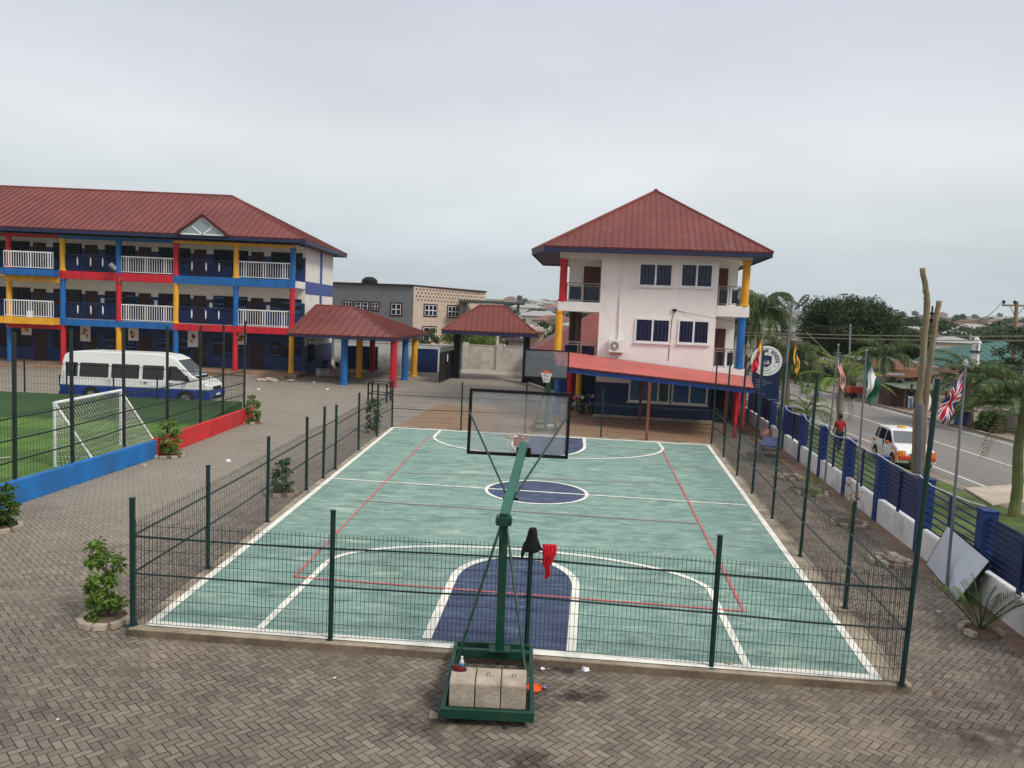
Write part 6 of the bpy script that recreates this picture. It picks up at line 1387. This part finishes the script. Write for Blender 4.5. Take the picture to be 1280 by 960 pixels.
# desk and clay pot on the walkway
dk=thing('school_desk','blue topped metal school desk on the walkway beside the right court fence','desk',(0,0,0)); q=[G(u,v) for u,v in ((949,579),(970,581),(972,569),(953,567))]; c=sum(q,Vector())/4; dk.location=(c.x,c.y,0)
mb=MB(); mb.prism([(p.x,p.y,.66) for p in q],(0,0,.05)); mb.build('desk_top',vary('faded_blue_desk',(.03,.055,.13),.6),dk)
for p in q: mb=MB(); mb.tube([(p.x,p.y,0),(p.x,p.y,.66)],.03,6); mb.build('leg',M['polegrey'],dk)
mb=MB(); 
for i in range(4): a=q[i];b_=q[(i+1)%4]; mb.tube([(a.x,a.y,.18),(b_.x,b_.y,.18)],.025,6); mb.tube([(a.x,a.y,.42),(b_.x,b_.y,.42)],.02,6)
mb.build('frame',M['polegrey'],dk)
p=G(957,549); mb=MB(); mb.lathe((p.x,p.y,0),[(.16,0),(.26,.12),(.28,.26),(.20,.40),(.17,.44),(.21,.48)],16); tag(mb.build('clay_pot',vary('pinkish_clay',(.45,.25,.19),.8),smooth=True),'round pinkish clay pot at the foot of the roadside fence','pot')
# palms along the road
palm('tall_palm','tall palm with drooping fronds directly behind the right corner of the white building',YP(953,385,50).x,50,5.6,3.3,22,.16,seed=41,crownshaft=.7,nl=50,ll=.95,drp=.75,curl=1.8)
palm('tall_palm','palm with hanging fronds behind the street lamp pole',YP(986,450,46.8).x,46.8,2.8,3.2,22,.16,seed=43,crownshaft=.6,nl=40,ll=.85,drp=.8,curl=2.0)
palm('tall_palm','palm standing behind the stars and stripes flag',YP(1054,470,37.5).x,37.5,2.3,2.4,16,.14,'palmy',seed=45,crownshaft=.5,nl=36,ll=.6,dead=2,el0=1.45,el1=.1,curl=1.1)
palm('tall_palm','bright green palm behind the green and white flag',YP(1104,455,57).x,57,3.0,3.2,18,.18,'palm',seed=47,crownshaft=.5,nl=36,ll=.7,drp=.7)
palm('tall_palm','large palm with green trunk at the right edge of the photo',14.8,22.2,2.75,2.4,20,.12,'palm',seed=49,crownshaft=.7,barkm='crownshaft',nl=50,ll=.6,dead=1,el0=1.2,el1=.1,curl=1.5,drp=.45)
palm('tall_palm','palm with browned lower fronds behind the union crosses flag',YP(1212,510,43.5).x,43.5,2.3,3.3,18,.17,'palm',seed=51,crownshaft=.4,nl=44,ll=.8,dead=2,el1=.1,curl=1.35,drp=.4)
palm('tall_palm','small palm low behind the fence beside the lamp pole base',YP(1010,505,40).x,40,1.0,1.9,14,.1,'palmy',seed=53,nl=26,ll=.5,el1=.1)
# big trees
tree('broadleaf_tree','large dark broad tree rising across the road',YP(1068,420,78).x,78,0,4.1,5.7,5.3,'leafd',clumps=50,n=760,sz=.30,trunk_r=.35,seed=61,flat=.7)
tree('broadleaf_tree','smaller dark tree joined to the right flank of the large tree',YP(1125,425,84).x,84,0,2.6,3.4,4.2,'leafd',clumps=22,n=520,sz=.30,trunk_r=.25,seed=62)
tree('garden_tree','bright green leafy tree behind the lane wall under the gate canopy',YP(588,425,79).x,79,0,2.4,2.9,3.0,'leafl',clumps=28,n=220,sz=.22,trunk_r=.18,seed=63,flat=.85)
tree('garden_tree','small dark green bush tree right of the white porch columns',YP(638,426,86).x,86,0,1.6,1.6,3.2,'leaf',clumps=14,n=160,sz=.22,trunk_r=.12,seed=64)
tree('garden_tree','leafy shrub tree between the canopy roof and the cream house',YP(532,427,73).x,73,0,1.7,1.6,2.6,'leaf',clumps=14,n=150,sz=.2,trunk_r=.12,seed=65)
tree('broadleaf_tree','mid green tree seen left of the yellow balcony column',YP(683,412,120).x,120,0,2.2,2.6,2.6,'leaff',clumps=26,n=170,sz=.4,trunk_r=.2,seed=66)
for i,(u,v,D_,cr,l) in enumerate(((1015,470,78,2.9,'green bush under the lamp heads across the road'),(1035,462,82,3.2,'bushy green thicket tree left of the stars and stripes flag'),(975,440,90,3.8,'dark bushy tree behind the round sign'),(1085,483,64,1.8,'low roadside bush behind the green and white flag'),(1278,445,52,1.8,'bright green tree cut off by the right edge of the photo'),(1240,530,42,1.1,'scrubby bush under the palms across the road'),(935,395,72,3.,'dark leafy tree behind the white building'))):
    p=YP(u,v,D_); tree('roadside_bush',l,p.x,D_,0,max(p.z*.55,.6),cr,max(p.z,.5),'leafl' if i==6 else ('leaf' if i%2 else 'leafd'),clumps=18,n=170,sz=.2 if cr>1 else .14,trunk_r=.1,seed=70+i)

# ================================================================= BUILDINGS ACROSS THE LANE AND THE ROAD
hs=thing('neighbour_house','two storey flat roofed house with grey side wall and cream front','house',(-9,82,0))
c0=YP(516,400,80); cL=YP(412,400,83); cR=YP(605,400,91); zt=ZH(516,357.5,80); zl=0.
mb=MB(); d=Vector((0,9,0)); mb.prism([(cL.x-3,83.2,0),(c0.x,80,0),(c0.x+1,92,0),(cL.x-3,92,0)],(0,0,zt)); mb.build('grey_wing',M['grey'],hs)
mb=MB(); mb.prism([(c0.x+.003,80.003,0),(cR.x,91,0),(cR.x,93,0),(c0.x+1,93,0)],(0,0,zt-.01)); mb.build('cream_wing',M['cream'],hs)
mb=MB(); mb.prism([(cL.x-3.2,83,zt),(c0.x-.1,79.75,zt),(cR.x+.2,90.9,zt),(cR.x,93.2,zt),(cL.x-3,92.2,zt)],(0,0,.14)); mb.build('roof_slab',M['maroon'],hs)
def facewin(A,B,f0,f1,z0,z1,par,n=2):
    A=Vector(A);B=Vector(B); d=(B-A); u=d.normalized(); nr=Vector((u.y,-u.x))
    a=A+d*f0;b=A+d*f1
    def pr(p,q,za,zb,o,t,mat,name,pa): m=MB(); m.prism([(p.x+nr.x*o,p.y+nr.y*o,za),(q.x+nr.x*o,q.y+nr.y*o,za),(q.x+nr.x*o,q.y+nr.y*o,zb),(p.x+nr.x*o,p.y+nr.y*o,zb)],(nr.x*t,nr.y*t,0)); return m.build(name,M[mat],pa)
    w=pr(a-u*.14,b+u*.14,z0-.14,z1+.14,.002,.05,'maroon','window',par); pr(a,b,z0,z1,.054,.02,'whitemetal','frame',w)
    for i in range(n):
        for k in range(2):
            p=a+(b-a)*((i+.1)/n); q=a+(b-a)*((i+.9)/n); za=z0+(z1-z0)*(k+.08)/2; zb=z0+(z1-z0)*(k+.92)/2; pr(p,q,za,zb,.076,.008,'glass','pane',w)
GA,GB=(cL.x-3,83.2),(c0.x,80.); CA,CB=(c0.x,80.),(cR.x,91.)
Lg=(Vector(GB)-Vector(GA)).length
def frac(u,A,B):
    k=(u-640)/FPX; ax,ay=A;bx,by=B; return (k*ay-ax)/((bx-ax)-k*(by-ay))
for u0,u1,v0,v1,n in ((426,437,377,388,3),(442,448,377.5,386,1),(450.5,457,378,386.5,1),(462,469.5,378.5,387,2),(486.5,498,379.5,393,2)):
    f0,f1=frac(u0,GA,GB),frac(u1,GA,GB); y=GA[1]+(GB[1]-GA[1])*f0; facewin(GA,GB,f0,f1,ZH(u0,v1,y),ZH(u0,v0,y),hs,n)
for u0,u1,v0,v1,n in ((527,542,381,394,3),(556,569.5,382.5,395.5,3),(526,542,409,426,2),(555,569,412,424,2)):
    f0,f1=frac(u0,CA,CB),frac(u1,CA,CB); y=CA[1]+(CB[1]-CA[1])*f0; facewin(CA,CB,f0,f1,ZH(u0,v1,y),ZH(u0,v0,y),hs,n)
dC=(Vector(CB)-Vector(CA)); uC=dC.normalized(); nC=Vector((uC.y,-uC.x))
for r_ in range(4):
    for k in range(22):
        p=Vector(CA)+dC*((k+.6+.5*(r_%2))/23); z=zt-.35-r_*.36; mb=MB(); mb.prism([(p.x+nC.x*.003,p.y+nC.y*.003,z),(p.x+uC.x*.26+nC.x*.003,p.y+uC.y*.26+nC.y*.003,z),(p.x+uC.x*.22+nC.x*.003,p.y+uC.y*.22+nC.y*.003,z+.16),(p.x+uC.x*.04+nC.x*.003,p.y+uC.y*.04+nC.y*.003,z+.16)],(nC.x*.02,nC.y*.02,0)); mb.build('breeze_block_opening',M['brownwall'],hs)
q=YP(462,353,86); mb=MB(); mb.lathe((q.x,86,zt+.1),[(.85,0),(.9,.3),(.87,.55),(.5,.85),(.2,.9)],16); tag(mb.build('water_tank',M['black'],smooth=False),'black plastic water tank on the grey flat roof','water tank')
a,b=YP(574,376,84),YP(656,380,84); pc=thing('porch_roof','thin dark flat porch roof on posts behind the gate canopy','porch',(a.x,84,0))
mb=MB(); mb.box(a.x,83,a.z-.12,b.x,88,a.z+.12); mb.build('slab',vary('dark_slab',(.07,.08,.075),.8),pc)
for x in (a.x+.6,b.x-.7): mb=MB(); mb.box(x-.15,84,0,x+.15,84.3,a.z-.121); mb.build('post',M['grey'],pc)
wc=thing('white_porch','low cream house with white porch columns behind the lane wall','house',(0,90,0))
a,b=YP(612,405,90),YP(664,410,90); mb=MB(); mb.box(a.x-2,92,0,b.x+1.5,97,4.0); mb.build('wall',M['cream'],wc); mb=MB(); mb.box(a.x-2.3,89.5,3.5,b.x+1.8,97.3,3.75); mb.build('roof',M['concrete'],wc)
for u in (622,631,648,651.5): x=YP(u,405,90).x; mb=MB(); mb.lathe((x,90,0),[(.3,0),(.22,.3),(.22,3.2),(.3,3.5)],12); mb.build('column',M['white'],wc)
smallhouse('low_outhouse',YP(646,440,77).x,78,0,1.7,1.6,2.75,.3,'greywall','maroon','small grey outhouse with dull red cap just behind the lane wall',hip=False,detail=False,cat='outhouse')
smallhouse('red_roof_house',YP(760,430,66).x+1.,69,0,14,11,2.4,3.5,'cream','roof','house with a red hip roof seen through the open corner of the white building')
# mosque
mq=thing('mosque','white mosque with a large sea green hip roof and a minaret','mosque',(YP(1240,450,80).x,84,0))
xl_,xr_=YP(1177,458,78).x,YP(1320,462,78).x; ez=ZH(1180,457.5,78); rz_=ZH(1252,427,86)
E=[V(xl_,77.5,ez),V(xr_,77.5,ez),V(xr_,94,ez),V(xl_,94,ez)]; rA,rB=V(YP(1247,427,86).x,86,rz_),V(YP(1261,427,86).x,86,rz_)
mb=MB(); 
for pl in ([E[0],E[1],rB,rA],[E[1],E[2],rB],[E[2],E[3],rA,rB],[E[3],E[0],rA]): roofplane(mb,pl,sp=.9,rw=.05,rh=.03)
mb.build('roof',M['mosqroof'],mq); mb=MB(); mb.box(xl_+.5,78.3,0,xr_-.5,93.5,ez-.02); mb.build('wall',M['white'],mq)
for u in (1191,1204): a=YP(u,466,78.28); mb=MB(); mb.box(a.x-.22,78.2,a.z-.5,a.x+.22,78.29,a.z+.5); mb.build('window',M['dark'],mq)
def minaret(u,w,vb,vt,D_,band):
    b=YP(u,vb,D_); zb=0; ztp=ZH(u,vt,D_); mb=MB(); h_=w/2; zc=ztp-w*.9
    mb.lathe((b.x,D_,0),[(h_*1.15,0),(h_*1.15,zc*.62),(h_,zc*.62+.05),(h_,zc),(h_*1.25,zc+.03),(h_*1.2,zc+.12),(.05,ztp)],4); m_=mb.build('minaret',M['white'],mq)
    if band: mb=MB(); mb.lathe((b.x,D_,ZH(u,441,D_)),[(h_*1.5,0),(h_*1.5,.22)],4); mb.build('balcony',vary('mosque_dark_green',(.02,.09,.07),.5),m_)
    for k in (.45,.8):
        mb=MB(); z=zc*k; mb.box(b.x-h_*.35,D_-h_*.86,z,b.x+h_*.1,D_-h_*.80,z+.8); mb.build('opening',M['dark'],m_)
minaret(1218,.8,457,420,76,True); minaret(1205,.75,475,449,74,False)
# sheds, stalls and shops across the road
def shed(name,u0,u1,vt,D_,depth,wm,rm,label,slope=.25,front=True,open_=False,cat='shed',vt2=None,posts=0):
    a=YP(u0,vt,D_); b=YP(u1,vt2 or vt,D_); z=(a.z+b.z)/2; t=thing(name,label,cat,(a.x,D_,0))
    mb=MB()
    if open_: mb.box(a.x+.1,D_+depth*.55,0,b.x-.1,D_+depth,z-.05)
    else: mb.box(a.x+.15,D_+.25,0,b.x-.15,D_+depth,z-.05)
    mb.build('wall',M[wm],t)
    mb=MB(); P=[V(a.x-.25,D_-.3,z-slope),V(b.x+.25,D_-.3,z-slope),V(b.x+.25,D_+depth+.2,z+slope*.8),V(a.x-.25,D_+depth+.2,z+slope*.8)]; roofplane(mb,P,sp=.35,rw=.04,rh=.03,th=.04); mb.build('roof',M[rm],t)
    for k in range(posts):
        x=a.x+.2+(b.x-a.x-.4)*k/max(1,posts-1); mb=MB(); mb.box(x-.05,D_,0,x+.05,D_+.1,z-slope-.05); mb.build('post',M['brownwall'],t)
    if front and not open_:
        w=b.x-a.x; mb=MB(); mb.box(a.x+w*.25,D_+.2,.1,a.x+w*.45,D_+.248,2.); mb.build('door',M['brownwall'],t); mb=MB(); mb.box(a.x+w*.6,D_+.2,1.,a.x+w*.8,D_+.248,1.8); mb.build('shutter',M['dark'],t)
    return t
shed('container_shop',1108,1136,466,55,5,'tin','rust','grey corrugated metal shop with a rusty roof edge across the road')
shed('market_stall',1129,1188,484,52.5,3.6,'brownwall','greentin','open stall with a low greyish flat roof and dark interior beside the timber poles',slope=.12,open_=True,cat='stall',posts=4)
shed('long_shed',1096,1168,453,66,6,'rust','tin','long low shed with pale zinc roof behind the metal shop')
shed('red_roof_shed',1118,1172,462,57,5,'rust','rust','rust red roofed shed left of the green roofed mosque',slope=.5)
shed('brown_row_shop',1164,1216,437,98,8,'brownwall','tin','long brown fronted row building with zinc roof behind the minaret')
shed('timber_shed',1226,1275,465,58,3,'brownwall','brownwall','dark open sided timber shed in front of the green mosque roof',open_=True,posts=5,slope=.04)
shed('white_annex',1196,1222,467,66,3,'white','rust','small white annex with red edged roof below the minaret',slope=.1)
shed('roadside_kiosk',1203,1215,512,43,1.0,'carblue','greentin','low blue kiosk half hidden by palm fronds across the road',slope=.05,front=False)
wall('yard_wall',[(YP(1190,490,61).x,61),(YP(1300,500,58).x,58)],1.35,'greywall','low grey wall in front of the dark timber shed',cop=False)
wall('block_wall',[(27.2,34.5),(28.2,46)],1.1,'greywall','low block wall beside the kiosk across the road',cop=False)
shed('white_roof_shop',1010,1052,492,74,4,'cream','tin','small shop with a pale projecting roof under the bushes',slope=.1)
mc=thing('parked_motor_tricycle','red motor tricycle parked at the far road edge behind the palm trunk','tricycle',(YP(1072,510,59).x,59,0)); x=mc.location.x
mb=MB(); mb.box(x-.9,58.5,.45,x+.5,59.6,.95); mb.build('cargo_box',M['taxired'],mc,bevel=.03); mb=MB(); mb.blob((x+.8,59,.75),(.3,.25,.3),10,8); mb.build('front_cowl',M['taxired'],mc,smooth=True)
for xx,yy in ((x-.6,58.5),(x-.6,59.6),(x+.95,59.05)): mb=MB(); mb.tube([(xx,yy-.05,.27),(xx,yy+.05,.27)],.27,14); mb.build('wheel',M['rubber'],mc)
mb=MB(); mb.tube([(x+.95,59.05,.3),(x+.75,59.05,1.1)],.03,6); mb.tube([(x+.72,58.7,1.12),(x+.72,59.4,1.12)],.02,6); mb.build('handlebar',M['black'],mc); mb=MB(); mb.blob((x+1.08,59.0,.85),(.06,.09,.09),8,6); mb.build('headlight',M['lamp'],mc)

# ================================================================= DISTANT TOWN
M['farwall']=vary('far_cream_wall',(.42,.36,.29),.9); M['farwhite']=vary('far_white_wall',(.55,.53,.5),.9); M['farred']=vary('far_faded_red_roof',(.22,.115,.10),.8); M['farzinc']=vary('far_zinc_roof',(.34,.33,.31),.6); M['farbrown']=vary('far_brown_roof',(.17,.10,.07),.9)
FH=[ # photo bearing, ground distance, width, depth, height, roof height, wall, roof, label
 (1176,150,10,8,3.2,1.2,'farwall','farzinc','cream house with pale roof between the timber poles and the minaret'),
 (1188,210,10,8,3.2,1.2,'farwall','farzinc','cream house with zinc roof above the brown row building'),
 (1210,260,14,9,3.4,2,'farwhite','farzinc','white house with zinc roof above the minaret tip'),
 (1266,260,9,8,4.5,1.8,'farwall','farred','large house with faded red roof left of the utility pole crossarm'),
 (1288,250,9,8,4.5,1.8,'farwall','farred','house with red roof behind the utility pole'),
 (1240,300,14,9,3,2,'farwhite','farzinc','low white house right of the tall far palm'),
 (1150,190,9,8,3,1.5,'farwall','farred','small house with red roof between the two timber poles'),
 (1135,230,12,8,3.2,1.6,'farwhite','farzinc','pale house left of the timber poles'),
 (1228,180,12,8,3,.9,'farwhite','farzinc','long white roofed house right of the minaret'),
 (1205,330,15,9,5,2,'farwall','farbrown','cream house far up the slope above the minaret'),
 (622,260,14,9,3.2,1.8,'farwhite','farzinc','white house with zinc roof far behind the gate canopy ridge'),
 (668,150,8,7,2.6,.8,'farwhite','farzinc','low house with bright pale roof right of the gate canopy'),
 (672,300,15,9,3.4,2,'farwall','farzinc','cream house on the slope above the gate canopy corner'),
 (690,230,12,8,3,1.6,'farwall','farred','faded red roofed house left of the yellow balcony column'),
 (655,400,18,10,5,2,'farwhite','farzinc','large pale house half way up the hazy hill'),
 (684,470,16,10,4,2,'farwhite','farred','pale house with red roof high on the hazy hill'),
 (730,170,11,8,3,1.2,'farwhite','farzinc','white roofed house seen through the open balcony'),
 (742,260,13,9,3.2,1.8,'farwall','farred','pinkish roofed house seen at the top of the open balcony'),
 (700,190,10,8,3,1.5,'farwall','farbrown','brown roofed house just left of the white building'),
 (985,160,10,8,4,1.5,'farwall','farzinc','pale gabled house beside the lamp heads')]
for (u,D_,w,d,h,rh,wm,rm,l) in FH:
    x=(u-640)/FPX*D_; smallhouse('distant_house',x,D_,th(x,D_),w,d,h,rh,wm,rm,l,'houses scattered over the far slopes',rz_=R.uniform(-.4,.4),detail=D_<320)
R.seed(99)
protos={}
LB={('farwhite','farzinc'):'tiny white house with zinc roof on the far hillside',('farwall','farred'):'tiny cream house with red roof on the far hillside',('farwall','farbrown'):'tiny cream house with brown roof on the far hillside',('farwhite','farred'):'tiny white house with red roof on the far hillside',('farwall','farzinc'):'tiny cream house with grey roof on the far hillside'}
ks=list(LB)
for i in range(80):
    D_=R.uniform(380,1250); u=R.choice((R.uniform(600,760),R.uniform(1120,1300),R.uniform(560,1300))); x=(u-640)/FPX*D_; k=R.choice(ks); z=th(x,D_); rz_=R.uniform(-.6,.6)
    if k not in protos: protos[k]=smallhouse('hillside_house',x,D_,z,13,9,4.2,2.2,k[0],k[1],LB[k],LB[k].replace('tiny ','').replace('house','houses'),rz_=rz_,detail=False)
    else:
        o=copy_tree(protos[k]); o.location=(x,D_,z); o.rotation_euler=(0,0,rz_); s=R.uniform(.55,.9); o.scale=(s,s,s)
# far trees, copies of three kinds
tp=[tree('hillside_tree','rounded tree among the far houses',0,300,0,3.6,4.,4.6,'leaff','rounded trees among the far houses',clumps=12,n=60,sz=1.2,trunk_r=.3,seed=201),
    tree('hillside_tree','broad spreading tree among the far houses',20,300,0,3.0,5.5,4.4,'leaff','broad trees among the far houses',clumps=14,n=60,sz=1.3,trunk_r=.35,seed=202),
    palm('far_palm','small far palm rising above the trees',40,300,7,3.2,14,.2,'leaff',nl=12,ll=1.2,seed=203,curl=2.2,cat='palm',group='far palms above the trees')]
R.seed(123); first=[True]*3
spots=[(1236,200,2),(1228,190,0),(1245,195,1),(1180,280,1),(1160,240,1),(1130,170,0),(1145,260,1),(1195,420,0),(668,420,0),(690,360,1),(610,300,1),(640,430,0),(675,380,1),(742,300,0),(720,240,1),(1205,250,1),(1222,330,0),(1265,330,1),(1140,150,1),(1156,330,0),(1170,200,0),(1275,300,1),(1255,280,0),(1195,160,0),(688,150,2),(697,460,0)]
for i in range(100):
    D_=R.uniform(170,1150); u=R.choice((R.uniform(596,760),R.uniform(1110,1300),R.uniform(1110,1310))); D_=max(D_,330) if u<1000 else D_; spots.append((u,D_,R.choice((0,0,1,1,1,2))))
for i in range(34): spots.append((R.uniform(1112,1300),R.uniform(145,330),R.choice((0,0,1,1,2))))
for (u,D_,k) in spots:
    x=(u-640)/FPX*D_; o=tp[k] if first[k] else copy_tree(tp[k]); first[k]=False
    o.location=(x,D_,th(x,D_)-.2); s=R.uniform(.6,1.0); o.scale=(s,s,s); o.rotation_euler=(0,0,R.uniform(0,6.28))
# ================================================================= HAZE
mb=MB(); mb.box(-1900,-60,-3,1900,1900,75)
hz=tag(mb.build('haze',[]),kind='stuff'); hm=bpy.data.materials.new('pale_air'); hm.use_nodes=True; ht=hm.node_tree; ht.nodes.clear()
ho=ht.nodes.new('ShaderNodeOutputMaterial'); pv=ht.nodes.new('ShaderNodeVolumePrincipled'); pv.inputs['Density'].default_value=.0002; pv.inputs['Color'].default_value=(.92,.95,1,1); pv.inputs['Anisotropy'].default_value=.2
ht.links.new(pv.outputs[0],ho.inputs['Volume']); hz.data.materials.append(hm);
